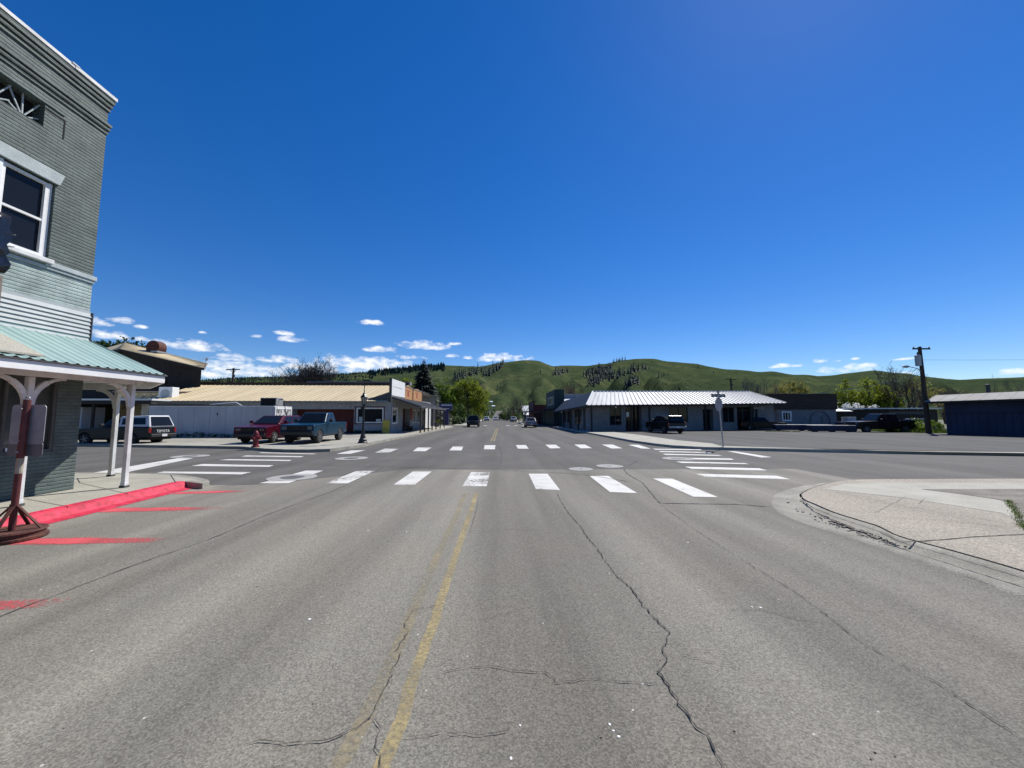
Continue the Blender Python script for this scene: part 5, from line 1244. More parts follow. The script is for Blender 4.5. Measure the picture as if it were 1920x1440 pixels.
def dark_block():
    Y = 47.0
    t = thing('flat_roofed_block', 'flat roofed block with dark boarded top and grey lower wall with painted arch', 'building', (34.6, Y, 0))
    b = MB(); b.box(-1.2, 7.66, 0, 9, 2.52, 4.44); b.build('boarded_top', M['darkwood'], t)
    b = MB(); d, n = wall(b, (.1, .12), (7.55, .12), .0, 2.52, [(.55, 1.6, 1.15, 2.2, .1)], out=(0, -1)); b.quad((7.55, .12, 0), (7.55, 9, 0), (7.55, 9, 2.52), (7.55, .12, 2.52)); b.quad((-1.2, 2, 0), (.1, .12, 0), (.1, .12, 2.52), (-1.2, 2, 2.52)); b.build('lower_wall', M['stucco'], t)
    window(t, (.1, .12), d, n, .55, 1.6, 1.15, 2.2, M['white'], M['glass'], rec=.05, fw=.08, mull=(.9, 1.25), trim=(.09, .03))
    a = MB(); pv = None
    for i in range(17):
        an = pi * i / 16; p = Vector((5.35 - 1.3 * cos(an), .10, .55 + 1.75 * sin(an) ** .8)); 
        if pv is not None: a.bar(pv, p, .02, .14, up=(0, 1, 0))
        pv = p
    a.bar((5.55, .10, .4), (5.6, .10, 1.7), .02, .08, up=(0, 1, 0)); a.build('painted_arch', M['darktrim'], t)
    b = MB(); b.box(-.55, -.1, .3, .36, 0, 2.1); b.build('door', M['stucco'], t)
    b = MB(); b.bar((-1.2, -.03, 4.47), (7.7, -.03, 4.47), .1, .07); b.build('roof_edge', M['darktrim'], t)
    # long low stock troughs in front
    for i, (x, y, L) in enumerate([(29.6, 41.0, 5.4), (31.0, 37.9, 4.2)]):
        k = thing('stock_trough', ['long dark metal trough on the lot nearer the strip shops', 'long dark metal trough on the lot nearer the dark pickup'][i], 'trough', (x, y, ZS), RAD(-12 + 4 * i), 'troughs on the parking lot')
        b = MB(); b.hexa([(.08, -.35, .08), (L - .08, -.35, .08), (L - .08, .35, .08), (.08, .35, .08)], [(0, -.45, .62), (L, -.45, .62), (L, .45, .62), (0, .45, .62)]); b.build('basin', M['bluewall'], k)
        b = MB()
        for (p, q) in (((0, -.45, .63), (L, -.45, .63)), ((0, .45, .63), (L, .45, .63)), ((0, -.45, .63), (0, .45, .63)), ((L, -.45, .63), (L, .45, .63))): b.tube([p, q], .035, 6)
        b.build('rim', M['acgrey'], k)
        for x_ in (.5, L / 2, L - .5):
            b = MB(); b.box(x_ - .05, x_ + .05, -.4, .4, 0, .1); b.build('skid', M['blackpaint'], k)
    # far shed row beyond the pickup
    s = thing('long_dark_shed', 'long low dark shed with white roof edge behind the dark pickup', 'shed', (45, 52, 0))
    b = MB(); b.box(-2.5, 16, 0, 6, 0, 2.62); b.build('wall', M['darkboards'], s)
    b = MB(); b.hexa([(2.2, -.6, 2.66), (16, -.6, 2.70), (16, 6.2, 2.8), (2.2, 6.2, 2.76)], [(2.2, -.6, 2.80), (16, -.6, 2.84), (16, 6.2, 2.92), (2.2, 6.2, 2.90)]); b.build('roof', M['white_roof'], s)
    b = MB(); b.hexa([(-2.8, -1.6, 2.3), (2.4, -1.6, 2.3), (2.9, 2, 2.95), (-2.0, 2, 2.95)], [(-2.8, -1.6, 2.36), (2.4, -1.6, 2.36), (2.9, 2, 3.02), (-2.0, 2, 3.02)]); b.build('porch_roof', M['white_roof'], s)
    b = MB(); b.box(9.0, 15, -.03, -.001, 1.95, 2.35); b.build('window_strip', M['darktrim'], s)
    g = thing('storage_cabinet', 'pale grey cabinet beside the flat roofed block behind the pickup', 'cabinet', (43.3, 46.3, ZS))
    b = MB(); b.box(-.6, .6, 0, .8, 0.02, 1.45); b.build('casing', M['boxgrey'], g, bevel=.02)
    b = MB(); b.box(-.55, -.02, -.03, -.001, .1, 1.38); b.build('door', M['boxgrey'], g); b = MB(); b.box(.02, .55, -.03, -.001, .1, 1.38); b.build('door', M['boxgrey'], g)
    g = thing('refuse_bin', 'blue wheeled refuse bin in front of the pale grey cabinet', 'bin', (40.3, 44.0, ZS))
    b = MB(); b.hexa([(-.6, -.4, .1), (.6, -.4, .1), (.6, .4, .1), (-.6, .4, .1)], [(-.75, -.5, .8), (.75, -.5, .8), (.75, .5, .8), (-.75, .5, .8)]); b.build('body', mat('blue_bin', (.012, .03, .10), rough=.5), g)
    b = MB(); b.box(-.78, .78, -.54, .52, .805, .88); b.build('lid', M['bluewall'], g)
    # blue shed at the right edge
    A = PY(1772, 817, 32.4); 
    h = thing('blue_shed', 'long dark blue shed with faded grey metal roof at the edge of the lot', 'shed', (38.6, 32.3, 0))
    e = Vector((.55, -1, 0)).normalized(); sd = Vector((1, .55, 0)).normalized()
    e0 = Vector((0, 0, 0)); e1 = e * 16
    z0, z1 = 3.05, 3.25
    b = MB(); b.quad(tuple(e0), tuple(e1), tuple(e1 + Vector((0, 0, z1))), tuple(Vector((0, 0, z0)))); b.quad(tuple(sd * 7), tuple(e0), tuple(Vector((0, 0, z0))), tuple(sd * 7 + Vector((0, 0, z0)))); b.build('wall', M['bluewall'], h)
    b = MB(); b.bar(e * -.0 + Vector((-.02, -.01, 1.95)), e1 + Vector((-.02, -.01, 2.05)), .03, .05); b.build('wall_batten', M['darkboards'], h)
    ev0 = e * -1.0 - sd * .75 + Vector((0, 0, 2.96)); ev1 = e1 - sd * .75 + Vector((0, 0, 3.18))
    rd0 = e * -1.0 + sd * 2.6 + Vector((0, 0, 3.62)); rd1 = e1 + sd * 2.6 + Vector((0, 0, 3.95))
    b = MB(); ribbed(b, ev0, ev1, rd1, rd0, 22, .02, .05); b.build('roof', M['tan_roof'], h)
    b = MB(); b.bar(ev0 + Vector((0, 0, -.09)), ev1 + Vector((0, 0, -.09)), .05, .16); b.build('eave_board', M['darkboards'], h)
    b = MB(); b.bar(e * 6 + Vector((-.05, -.03, .9)), e * 6.12 + Vector((-.05, -.03, .9)), .03, .3); b.bar(e * 6.4 + Vector((-.05, -.03, .5)), e * 6.5 + Vector((-.05, -.03, .5)), .03, .15); b.build('patch', M['boxgrey'], h)
    b = MB()
    for k in range(38): b.bar(e * (.2 + k * .42) - sd * .012 + Vector((0, 0, .05)), e * (.2 + k * .42) - sd * .012 + Vector((0, 0, 1.92)), .035, .03)
    b.build('wall_ribs', M['bluewall'], h)
    b = MB(); b.hexa([e * 8.2 - sd * .05, e * 10.6 - sd * .05, e * 10.6 - sd * .02, e * 8.2 - sd * .02], [v + Vector((0, 0, 1.9)) for v in (e * 8.2 - sd * .05, e * 10.6 - sd * .05, e * 10.6 - sd * .02, e * 8.2 - sd * .02)]); b.build('sliding_door', M['navy'] if False else M['darktrim'], h)
    p = PY(1853, 730, 40)
    c = thing('chimney_pipe', 'dark upright pipe standing behind the blue shed roof', 'pipe', (p.x, 40, 0)); b = MB(); b.tube([(0, 0, 0), (0, 0, p.z + .45)], .16, 10); b.lathe([(.2, 0), (.22, .1), (.1, .2)], (0, 0, p.z + .4), 10); b.build('pipe', M['darktrim'], c)
    hs = thing('white_siding_house', 'white house glimpsed through the yellow green trees behind the dark shed', 'house', (58.5, 71, 0))
    b = MB(); b.box(-6, 6, 0, 6, 0, 2.9); b.build('wall', M['white'], hs); b = MB(); b.hexa([(-7, -1, 2.9), (12, -1, 2.9), (12, 3, 4.3), (-5, 3, 4.3)], [(-7, -1, 3.0), (12, -1, 3.0), (12, 3, 4.4), (-5, 3, 4.4)]); b.build('roof', M['white_roof'], hs)
    b = MB(); b.box(-2, -1, -.04, -.001, 1, 2.2); b.build('window', M['glass'], hs); b = MB(); b.box(1.5, 2.5, -.04, -.001, 1, 2.2); b.build('window', M['glass'], hs)
dark_block()

# ------------------------------------------------------------------ street furniture
def street_lamp():
    p = G(680, 831, ZS)
    t = thing('street_lamp', 'black lantern street lamp with flared base on the far left corner', 'street lamp', (p.x, p.y, ZS + .005))
    b = MB(); b.lathe([(.26, 0), (.27, .06), (.23, .10), (.21, .22), (.16, .27), (.14, .42), (.105, .5), (.095, .62)], n=20); b.build('base', M['blackpaint'], t, smooth=False)
    b = MB(); b.lathe([(.078, .55), (.062, 1.3), (.055, 2.12), (.085, 2.16), (.085, 2.2), (.05, 2.24)], n=16); b.build('pole', M['blackpaint'], t, smooth=False)
    f = MB()
    for k in range(6):
        a = 2 * pi * k / 6; f.bar((.09 * cos(a), .09 * sin(a), 2.24), (.185 * cos(a), .185 * sin(a), 2.66), .022)
    f.lathe([(.10, 2.23), (.10, 2.26), (.03, 2.27)], n=6); f.build('lantern_frame', M['blackpaint'], t)
    g = MB(); g.lathe([(.08, 2.26), (.17, 2.655)], n=6); g.build('lantern_glass', mat('frosted_glass', (.32, .32, .30), rough=.3), t)
    c = MB(); c.lathe([(.22, 2.64), (.225, 2.67), (.13, 2.80), (.07, 2.86), (.08, 2.9), (.03, 2.94), (.025, 3.05), (.05, 3.08), (.0, 3.14)], n=6); c.build('cap', M['blackpaint'], t)
    r = MB(); r.tube([(0, 0, 3.1), (0, 0, 3.60)], .022, 6); r.box(-.42, .46, -.14, .14, 3.58, 3.63); r.box(-.05, .30, -.1, .1, 3.63, 3.69)
    r.tube([(-.34, 0, 3.58), (-.34, 0, 3.42)], .015, 5); r.tube([(.02, 0, 3.58), (.02, 0, 3.30)], .015, 5); r.build('banner_arm', M['blackpaint'], t)
    k = MB(); k.box(-.16, -.05, -.06, .06, 1.98, 2.1); k.build('control_box', M['blackpaint'], t)
street_lamp()
def hydrant():
    p = G(479, 838.5, ZS)
    t = thing('fire_hydrant', 'dark red fire hydrant on the corner in front of the maroon car', 'hydrant', (p.x, p.y, ZS + .004))
    b = MB(); b.lathe([(.19, 0), (.19, .05), (.13, .07), (.125, .5), (.165, .52), (.165, .57), (.13, .59), (.125, .68), (.09, .76), (.04, .81), (.04, .86), (.0, .87)], n=16); b.build('barrel', M['hydrant'], t, smooth=False)
    for (ax, s) in (('x', 1), ('x', -1), ('y', -1)):
        b = MB(); b.lathe([(.06, .1 * s), (.06, .19 * s), (.075, .195 * s), (.075, .24 * s), (.03, .26 * s)], (0, 0, .44), 10, ax); b.build('outlet', M['hydrant'], t)
    c = MB(); c.lathe([(.145, .625), (.145, .645), (.12, .65)], n=16); c.build('bonnet_flange', M['hydrant'], t)
hydrant()
def stop_sign():
    p = G(1356, 838, ZS)
    t = thing('stop_sign', 'back of an octagonal stop sign with two street name plates on its thin post', 'traffic sign', (p.x, p.y, ZS))
    b = MB(); b.bar((0, 0, 0), (-.13, 0, 2.62), .055, .045); b.build('post', M['galv'], t)
    o = MB(); o.profile([(.38 * cos(RAD(22.5 + 45 * k)), .38 * sin(RAD(22.5 + 45 * k))) for k in range(8)], -.004, .004)
    s = o.build('octagon_plate', M['signgrey'], t); s.location = (-.12, .03, 2.17); s.rotation_euler = (0, 0, RAD(88))
    for i, (z, rz, w) in enumerate(((2.60, 10, .42), (2.76, 68, .30))):
        pl = MB(); pl.box(-w, w, -.006, .006, -.07, .07); pl.box(-w + .08, w - .08, -.0072, .0072, -.025, .03)
        n_ = MB(); n_.box(-w, w, -.006, .006, -.075, .075); q = n_.build('street_name_plate', M['greenwall'], t); q.location = (-.125, .02, z + .02); q.rotation_euler = (0, 0, RAD(rz))
        l = MB(); rr_ = random.Random(i); x = -w + .06
        while x < w - .1:
            wd = rr_.uniform(.03, .06); l.box(x, x + wd, -.0085, .0085, -.03, .035); x += wd + .018
        lo_ = l.build('plate_lettering', M['lintel'], q)
    b = MB(); b.tube([(-.13, 0, 2.6), (-.133, 0, 2.86)], .015, 6); b.build('plate_bracket', M['galv'], t)
stop_sign()
def pole_right():
    p = G(1742, 815)
    t = thing('utility_pole', 'leaning dark wooden utility pole with transformer and street light by the grass', 'utility pole', (p.x, p.y, 0))
    tl = PY(1724, 650, p.y) - Vector((p.x, p.y, 0))
    at = lambda z: Vector((tl.x * z / tl.z, 0, z))
    b = MB(); b.tube([(0, 0, -.2), at(4.0), at(8.14)], [.21, .17, .13], 10); b.build('pole', M['brownwood'], t)
    c = at(7.92); a = MB(); a.bar(c + Vector((-.82, -.14, 0)), c + Vector((.82, -.14, 0)), .11, .13); a.bar(c + Vector((-.3, -.14, -.02)), at(7.4), .05, .04); ao = a.build('crossarm', M['brownwood'], t)
    for x in (-.74, -.3, .74):
        i = MB(); i.lathe([(.03, .06), (.05, .09), (.055, .16), (.03, .2), (.0, .22)], tuple(c + Vector((x, -.14, 0))), 8); i.build('insulator', M['galv'], ao)
    q = at(6.55); tr = MB(); tr.lathe([(.05, 0), (.21, .02), (.22, .5), (.22, .98), (.14, 1.06), (.05, 1.08)], tuple(q + Vector((-.40, -.1, -.25))), 16); to = tr.build('transformer', M['galv'], t)
    bu = MB(); bu.lathe([(.05, 0), (.06, .1), (.03, .25)], tuple(q + Vector((-.4, -.1, .82))), 8); bu.build('bushing', M['darktrim'], to)
    l0 = at(5.75); lm = MB(); lm.tube([l0, l0 + Vector((-.7, -.2, .32)), l0 + Vector((-1.4, -.3, .45)), l0 + Vector((-1.75, -.35, .45))], .035, 6); lo_ = lm.build('lamp_arm', M['galv'], t)
    h = MB(); h.lathe([(.03, -.32), (.10, -.2), (.13, .1), (.06, .34), (.0, .38)], tuple(l0 + Vector((-1.95, -.37, .47))), 10, 'x'); h.build('lamp_head', M['galv'], lo_)
    pg = MB(); pg.tube([at(6.3) + Vector((.05, 0, 0)), at(5.1) + Vector((.9, .5, 0))], .012, 4); pg.tube([at(6.1) + Vector((-.3, 0, 0)), at(5.8) + Vector((-.35, -.1, 0))], .012, 4); pg.build('service_loop', M['blackpaint'], t)
    w = MB(); P0 = Vector((p.x, p.y, 0)) + at(5.6); P1 = Vector((37.5, 46.8, 4.4))
    pp = []
    for i in range(13):
        k = i / 12; v = P0.lerp(P1, k); v.z -= 1.0 * 4 * k * (1 - k) * .35; pp.append(v)
    w.tube(pp, .018, 5); o = w.build('service_wire', M['galv']); tag(o, 'pale service wire sagging from the leaning pole to the flat roofed block', 'wire')
    w = MB(); pp = []
    P0 = Vector((p.x, p.y, 0)) + at(6.9); P1 = Vector((95, 30, 8.6))
    for i in range(13):
        k = i / 12; v = P0.lerp(P1, k); v.z -= 1.2 * 4 * k * (1 - k) * .5; pp.append(v)
    w.tube(pp, .012, 5); o = w.build('power_line', M['galv']); tag(o, 'thin power line running from the leaning pole beyond the blue shed', 'wire')
pole_right()
def small_pole(px, py_top, Y, arm, label):
    p = PY(px, py_top, Y)
    t = thing('utility_pole', label, 'utility pole', (p.x, Y, 0))
    b = MB(); b.tube([(0, 0, 0), (0, 0, p.z)], [.2, .14], 8); b.build('pole', M['brownwood'], t)
    if arm:
        a = MB(); a.bar((-arm, -.12, p.z - .25), (arm, -.12, p.z - .25), .12, .14); a.bar((-arm * .4, -.12, p.z - .3), (0, 0, p.z - 1.0), .05); a.bar((arm * .4, -.12, p.z - .3), (0, 0, p.z - 1.0), .05); a.build('crossarm', M['brownwood'], t)
        i = MB(); i.box(.1, .32, -.2, .0, p.z - 1.5, p.z - 1.1); i.build('fuse_box', M['darktrim'], t)
small_pole(438, 690, 62, 1.05, 'dark utility pole with crossarm rising behind the beige roof')
small_pole(1370, 709, 75, 1.1, 'dark utility pole with crossarm behind the pale ribbed roof')
small_pole(1273, 726, 70, 0, 'short dark post showing above the pale ribbed roof ridge')
small_pole(507, 700, 70, 0, 'short dark post showing beside bare trees above the beige roof') if False else None
def pylon():
    p = G(836, 797, ZS)
    t = thing('sign_pylon', 'navy blue sign pylon with white lettering past the store awning', 'sign', (p.x, p.y, ZS))
    b = MB(); b.box(-.45, .45, -.25, .25, 0, 2.55); b.build('leg', M['navy'], t)
    b = MB(); b.box(-1.15, 1.0, -.35, .35, 2.56, 3.75); b.build('head', M['navy'], t, bevel=.03)
    l = MB(); rr_ = random.Random(4); x = -.8
    while x < .9:
        w = rr_.uniform(.10, .2); l.box(x, x + w, -.365, -.352, 3.35, 3.57); x += w + .06
    l.box(-.5, .6, -.362, -.352, 2.8, 2.88); l.build('lettering', M['white'], t)
pylon()
def litter_bin():
    p = G(816, 806, ZS)
    p = Vector((-9.2, 56.5, 0)); t = thing('street_planter', 'small dark planter on the far left pavement past the awning', 'planter', (p.x, p.y, ZS + .004))
    b = MB(); b.lathe([(.3, 0), (.42, .5), (.46, .52), (.46, .58), (.38, .58)], n=14); b.build('pot', M['darktrim'], t)
    b = MB(); r_ = random.Random(6)
    for k in range(60):
        a = r_.uniform(0, 6.28); q = Vector((.3 * cos(a) * r_.random(), .3 * sin(a) * r_.random(), .55)); b.quad(q, q + Vector((.05, 0, .2)), q + Vector((.1 * cos(a), .1 * sin(a), .42)), q + Vector((0, .05, .2)))
    b.build('plant', M['leaf_g'], t)
litter_bin()

# ------------------------------------------------------------------ vehicles
M['tyre'] = mat('tyre_rubber', (.012, .012, .012), (.02, .02, .02), 6, .85)
M['rim'] = mat('alloy_rim', (.45, .45, .46), rough=.3, metal=.7)
M['rim_dull'] = mat('steel_rim', (.16, .16, .165), rough=.45, metal=.6)
M['carglass'] = mat('car_glass', (.010, .012, .014), rough=.04, spec=.28)
M['chrome'] = mat('chrome', (.55, .55, .56), rough=.15, metal=1)
M['lamp'] = mat('headlamp_lens', (.06, .065, .07), (.16, .165, .175), 9, .15)  # lens colour darkened to carry the shade on the truck front
M['taillamp'] = mat('tail_lamp_red', (.25, .01, .01), rough=.2)
M['amber'] = mat('amber_lens', (.45, .14, .02), rough=.2)
M['bumper'] = mat('black_bumper', (.016, .016, .017), rough=.55)
M['plate'] = mat('number_plate', (.55, .57, .60), (.65, .66, .68), 30, .5)
M['maroon'] = mat('maroon_car_paint', (.055, .004, .012), (.07, .006, .015), 2, .28, coat=.08, spec=.22)
M['tealcar'] = mat('teal_blue_truck_paint', (.005, .030, .058), (.007, .038, .07), 2, .30, coat=.08, spec=.22)
M['navycar'] = mat('dark_navy_truck_paint', (.006, .009, .014), (.009, .012, .018), 2, .35, coat=.08, spec=.22)
M['blackcar'] = mat('black_truck_paint', (.004, .005, .006), (.006, .0065, .008), 2, .28, coat=.08, spec=.22)
M['greycar'] = mat('grey_car_paint', (.15, .15, .18), (.18, .18, .21), 2, .3, coat=.25)
M['whitecar'] = mat('white_car_paint', (.7, .7, .7), (.75, .75, .75), 2, .3, coat=.25)
M['whitecap'] = mat('white_canopy_shell', (.52, .53, .54), (.60, .61, .62), 2, .4)

def lerp(a, b, t): return a + (b - a) * t
def frustum(base, roof):                                  # four corner points each: front-left, front-right, rear-right, rear-left
    return [Vector(p) for p in base], [Vector(p) for p in roof]
def panel(mb, q, u0, u1, v0, v1, off=.008, th=.006):
    """a thin plate lying on the quad q=(a,b,c,d): u along a->b, v along a->d"""
    a, b, c, d = q; n = (b - a).cross(d - a).normalized()
    P = lambda u, v: a.lerp(b, u).lerp(d.lerp(c, u), v)
    pts_ = [P(u0, v0), P(u1, v0), P(u1, v1), P(u0, v1)]
    mb.hexa([p + n * (off - th) for p in pts_], [p + n * off for p in pts_])
def wheel(t, x, y, r, w, rimm, side):
    o = thing_part = bpy.data.objects.new('wheel', None)
    ty = MB(); ty.lathe([(r * .62, -w / 2), (r * .93, -w / 2), (r, -w * .32), (r, w * .32), (r * .93, w / 2), (r * .62, w / 2)], n=26, axis='y')
    bpy.data.objects.remove(o)
    wo = ty.build('wheel', M['tyre'], t, loc=(x, y, r))
    rm = MB(); f = w / 2 * side
    rm.lathe(sorted([(r * .63, f * .96), (r * .60, f * 1.02), (r * .52, f * .7)], key=lambda q: 0), n=22, axis='y')
    for k in range(5):
        a = 2 * pi * k / 5; rm.bar((0, f * .9, 0), (r * .58 * cos(a), f * .9, r * .58 * sin(a)), r * .17, .03 if abs(side) else .03, up=(0, 1, 0))
    rm.lathe([(r * .16, f * .6), (r * .16, f * 1.05), (r * .1, f * 1.08)] if side > 0 else [(r * .1, f * 1.08), (r * .16, f * 1.05), (r * .16, f * .6)], n=12, axis='y')
    rm.build('rim', rimm, wo)
def vehicle(name, label, cat, loc, rz, P, group=None):
    """x forward, y left. P: dict of dimensions and materials"""
    t = thing(name, label, cat, loc, rz, group)
    W = P['W'] / 2; xf, xr, r = P['xf'], P['xr'], P['r']; x1, x0 = P['L'] / 2, -P['L'] / 2
    sill, hood, belt = P['sill'], P['hood'], P['belt']; nose = P.get('nose', hood - .12)
    body = P['paint']; ra = r * 1.13
    def arch(xc):
        out = []
        for i in range(9):
            a = pi * i / 8; out.append((xc + ra * cos(a), max(sill, r + ra * sin(a) * .98)))
        return out[::-1]                                   # from rear to front
    xbed = P.get('bed')                                    # pickup: cab ends here
    top_rear = P.get('rear_top', belt)
    pts_ = [(x0 + .03, sill + .1)] + [(xr - ra, sill)] + arch(xr) + [(xr + ra, sill), (xf - ra, sill)] + arch(xf) + [(xf + ra, sill), (x1 - .04, sill + .06), (x1, sill + .25), (x1 - .01, nose - .05), (x1 - .08, nose), (P['ws0'] + .02, hood), (P['ws0'] - .25, belt)]
    if xbed is not None: pts_ += [(xbed, belt), (xbed, belt - .0), (x0 + .02, top_rear), (x0, top_rear - .05), (x0, sill + .3)]
    else: pts_ += [(x0 + .08, top_rear), (x0, top_rear - .12), (x0 - .01, sill + .3)]
    cl = []
    for p in pts_:
        if not cl or (Vector(p) - Vector(cl[-1])).length > .012: cl.append(p)
    b = MB(); b.profile(cl, -W, W); b.build('body', body, t, bevel=P.get('bev', .06), seg=3, ang=30)
    u = MB(); u.box(x0 + .15, x1 - .2, -W + .12, W - .12, sill - .06, sill + .3); u.build('underbody', M['black'], t)
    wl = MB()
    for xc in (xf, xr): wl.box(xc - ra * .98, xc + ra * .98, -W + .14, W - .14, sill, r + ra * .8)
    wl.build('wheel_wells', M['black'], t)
    # greenhouse
    gw, tw = W - .07, W - P.get('tumble', .22); zt = P['H']
    base, roof = frustum([(P['ws0'], gw, belt - .02), (P['ws0'], -gw, belt - .02), (P['rw0'], -gw, belt - .02), (P['rw0'], gw, belt - .02)], [(P['ws1'], tw, zt), (P['ws1'], -tw, zt), (P['rw1'], -tw, zt), (P['rw1'], tw, zt)])
    c = MB(); c.hexa([base[3], base[2], base[1], base[0]], [roof[3], roof[2], roof[1], roof[0]]); c.build('cab', P.get('cabpaint', body), t, bevel=.07, seg=3, ang=20)
    g = MB(); panel(g, (base[1], base[0], roof[0], roof[1]), .07, .93, .10, .90, .012); g.build('windscreen', M['carglass'], t)
    g = MB(); panel(g, (base[3], base[2], roof[2], roof[3]), .09, .91, .18, .88, .012); g.build('rear_window', M['carglass'], t)
    for q in ((base[0], base[3], roof[3], roof[0]), (base[2], base[1], roof[1], roof[2])):
        splits = P['windows']
        for (a, e) in splits:
            if q[0] == base[2]: a, e = 1 - e, 1 - a
            g = MB(); panel(g, q, a, e, .14, .86, .012); g.build('side_window', M['carglass'], t)
    for (xa, xb) in P.get('doors', ()):
        for s in (1, -1):
            d = MB(); z0 = sill + .14; z1 = belt - .06
            d.box(xa, xb, s * W - .004 if s > 0 else s * W - .012, s * W + .012 if s > 0 else s * W + .004, z0, z1); do = d.build('door', body, t, bevel=.01)
            h = MB(); h.box(xa + .08, xa + .26, s * (W + .013) - .012, s * (W + .013) + .012, z1 - .16, z1 - .11); h.build('handle', P.get('handle', M['bumper']), do)
    for xc, s in ((xf, 1), (xf, -1), (xr, 1), (xr, -1)): wheel(t, xc, s * (W - P.get('ww', .23) / 2 - .005), r, P.get('ww', .23), P.get('rim', M['rim']), s)
    hw, hh = P.get('lampw', .36), P.get('lamph', .17); hz = nose - .08 - hh
    for s in (1, -1):
        l = MB(); y0, y1 = sorted((s * (W - .10), s * (W - .10 - hw))); l.box(x1 - .12, x1 + .012, y0, y1, hz, hz + hh)
        lo_ = l.build('headlight', M['lamp'], t, bevel=.03)
        a = MB(); y0, y1 = sorted((s * (W - .015), s * (W - .09))); a.box(x1 - .22, x1 - .03, y0, y1 if s > 0 else y1, hz + .02, hz + hh - .02); a.build('indicator', M['amber'], t)
        y0, y1 = sorted((s * (W + .01), s * (W - .12)))
        l = MB(); z0 = P.get('tlz', belt - .42); l.box(x0 - .015, x0 + .06, y0, y1, z0, z0 + P.get('tlh', .34)); l.build('tail_light', M['taillamp'], t, bevel=.012)
        m = MB(); y0, y1 = sorted((s * (W + .02), s * (W + .22))); m.box(P['ws0'] - .42, P['ws0'] - .30, y0, y1, belt + .02, belt + .20); m.build('mirror', P.get('mirror', M['bumper']), t, bevel=.03)
    gr = MB(); gy = W - .14 - hw; gr.box(x1 - .05, x1 + .014, -gy, gy, hz - P.get('gdrop', .06), hz + hh + .02)
    go = gr.build('grille', M['black'], t)
    gb = MB()
    for k in range(3): gb.box(x1 + .015, x1 + .024, -gy + .03, gy - .03, hz - .02 + k * .085, hz + .012 + k * .085)
    gb.lathe([(.0, x1 + .024), (.075, x1 + .026), (.07, x1 + .034), (.0, x1 + .036)], (0, 0, hz + hh * .5), 14, 'x'); gb.build('grille_bars', P.get('bars', M['bumper']), go)
    bf = MB(); bf.box(x1 - .15, x1 + .09, -W + .02, W - .02, sill + .08, sill + .30); bf.build('front_bumper', P.get('fbump', M['bumper']), t, bevel=.05)
    br = MB(); br.box(x0 - .12, x0 + .1, -W + .04, W - .04, sill + .10, sill + .29); bo = br.build('rear_bumper', P.get('rbump', M['bumper']), t, bevel=.04)
    pl = MB(); pl.box(x0 - .135, x0 - .124, -.16, .16, sill + .13, sill + .27); pl.build('number_plate', M['plate'], bo)
    if xbed is not None:                                   # load bed: inner well with rails
        w = MB(); w.box(x0 + .1, xbed - .06, -W + .12, W - .12, belt - .04, top_rear + .004); w.build('bed_well', M['black'], t)
        ra_ = MB(); ra_.box(x0 + .06, xbed - .02, W - .115, W - .01, top_rear + .004, top_rear + .03); ra_.build('bed_rail', P.get('rail', body), t); ra_ = MB(); ra_.box(x0 + .06, xbed - .02, -W + .01, -W + .115, top_rear + .004, top_rear + .03); ra_.build('bed_rail', P.get('rail', body), t)
        tg = MB(); tg.box(x0 - .018, x0 + .01, -W + .16, W - .16, sill + .34, top_rear - .02); to = tg.build('tailgate', body, t, bevel=.01)
        return t, to
    return t, None

# teal pickup, maroon car, dark pickup with canopy
truckP = dict(L=4.85, W=1.84, xf=1.56, xr=-1.42, r=.385, sill=.42, hood=1.16, nose=1.08, belt=1.18, ws0=.80, ws1=.18, rw0=-.82, rw1=-.72, H=1.78, bed=-.86, rear_top=1.16, windows=((.10, .56), (.62, .88)), doors=((-.42, .72),), paint=M['tealcar'], rim=M['rim_dull'], ww=.25, lampw=.26, lamph=.19, gdrop=.16, fbump=M['bumper'], rbump=M['galv'], bev=.08)  # black grille enlarged to carry the shade on the truck's front
tp = G(592, 832.5, ZS)
vehicle('pickup_truck', 'teal blue extended cab pickup parked nose out beside the maroon car', 'pickup truck', (-11.4, 24.4, ZS + .005), RAD(-90 + 1), truckP)
suvP = dict(L=4.55, W=1.82, xf=1.38, xr=-1.28, r=.335, sill=.30, hood=1.06, nose=.95, belt=1.09, ws0=.95, ws1=.12, rw0=-2.10, rw1=-1.72, H=1.60, windows=((.16, .46), (.50, .78), (.82, .95)), doors=((-.02, .95), (-1.0, -.05)), paint=M['maroon'], rim=M['rim'], lampw=.30, lamph=.13, fbump=M['bumper'], rbump=M['maroon'], gdrop=.14, mirror=M['maroon'], handle=M['maroon'], tumble=.28, bev=.13)
vehicle('maroon_car', 'maroon five door car parked beside the teal pickup behind the hydrant', 'car', (-14.05, 24.5, ZS + .005), RAD(-90 - 1), suvP)
toyP = dict(L=4.75, W=1.68, xf=1.50, xr=-1.30, r=.345, sill=.36, hood=1.0, nose=.95, belt=1.04, ws0=.72, ws1=.10, rw0=-.42, rw1=-.30, H=1.60, bed=-.45, rear_top=1.04, windows=((.18, .90),), doors=((-.30, .68),), paint=M['navycar'], rim=M['rim_dull'], ww=.22, rbump=M['bumper'], tlz=.72, tlh=.26)
ty, gate = vehicle('canopy_pickup', 'dark pickup with pale canopy over the bed on the cross street', 'pickup truck', (-22.45, 23.85, .015), RAD(176), toyP)
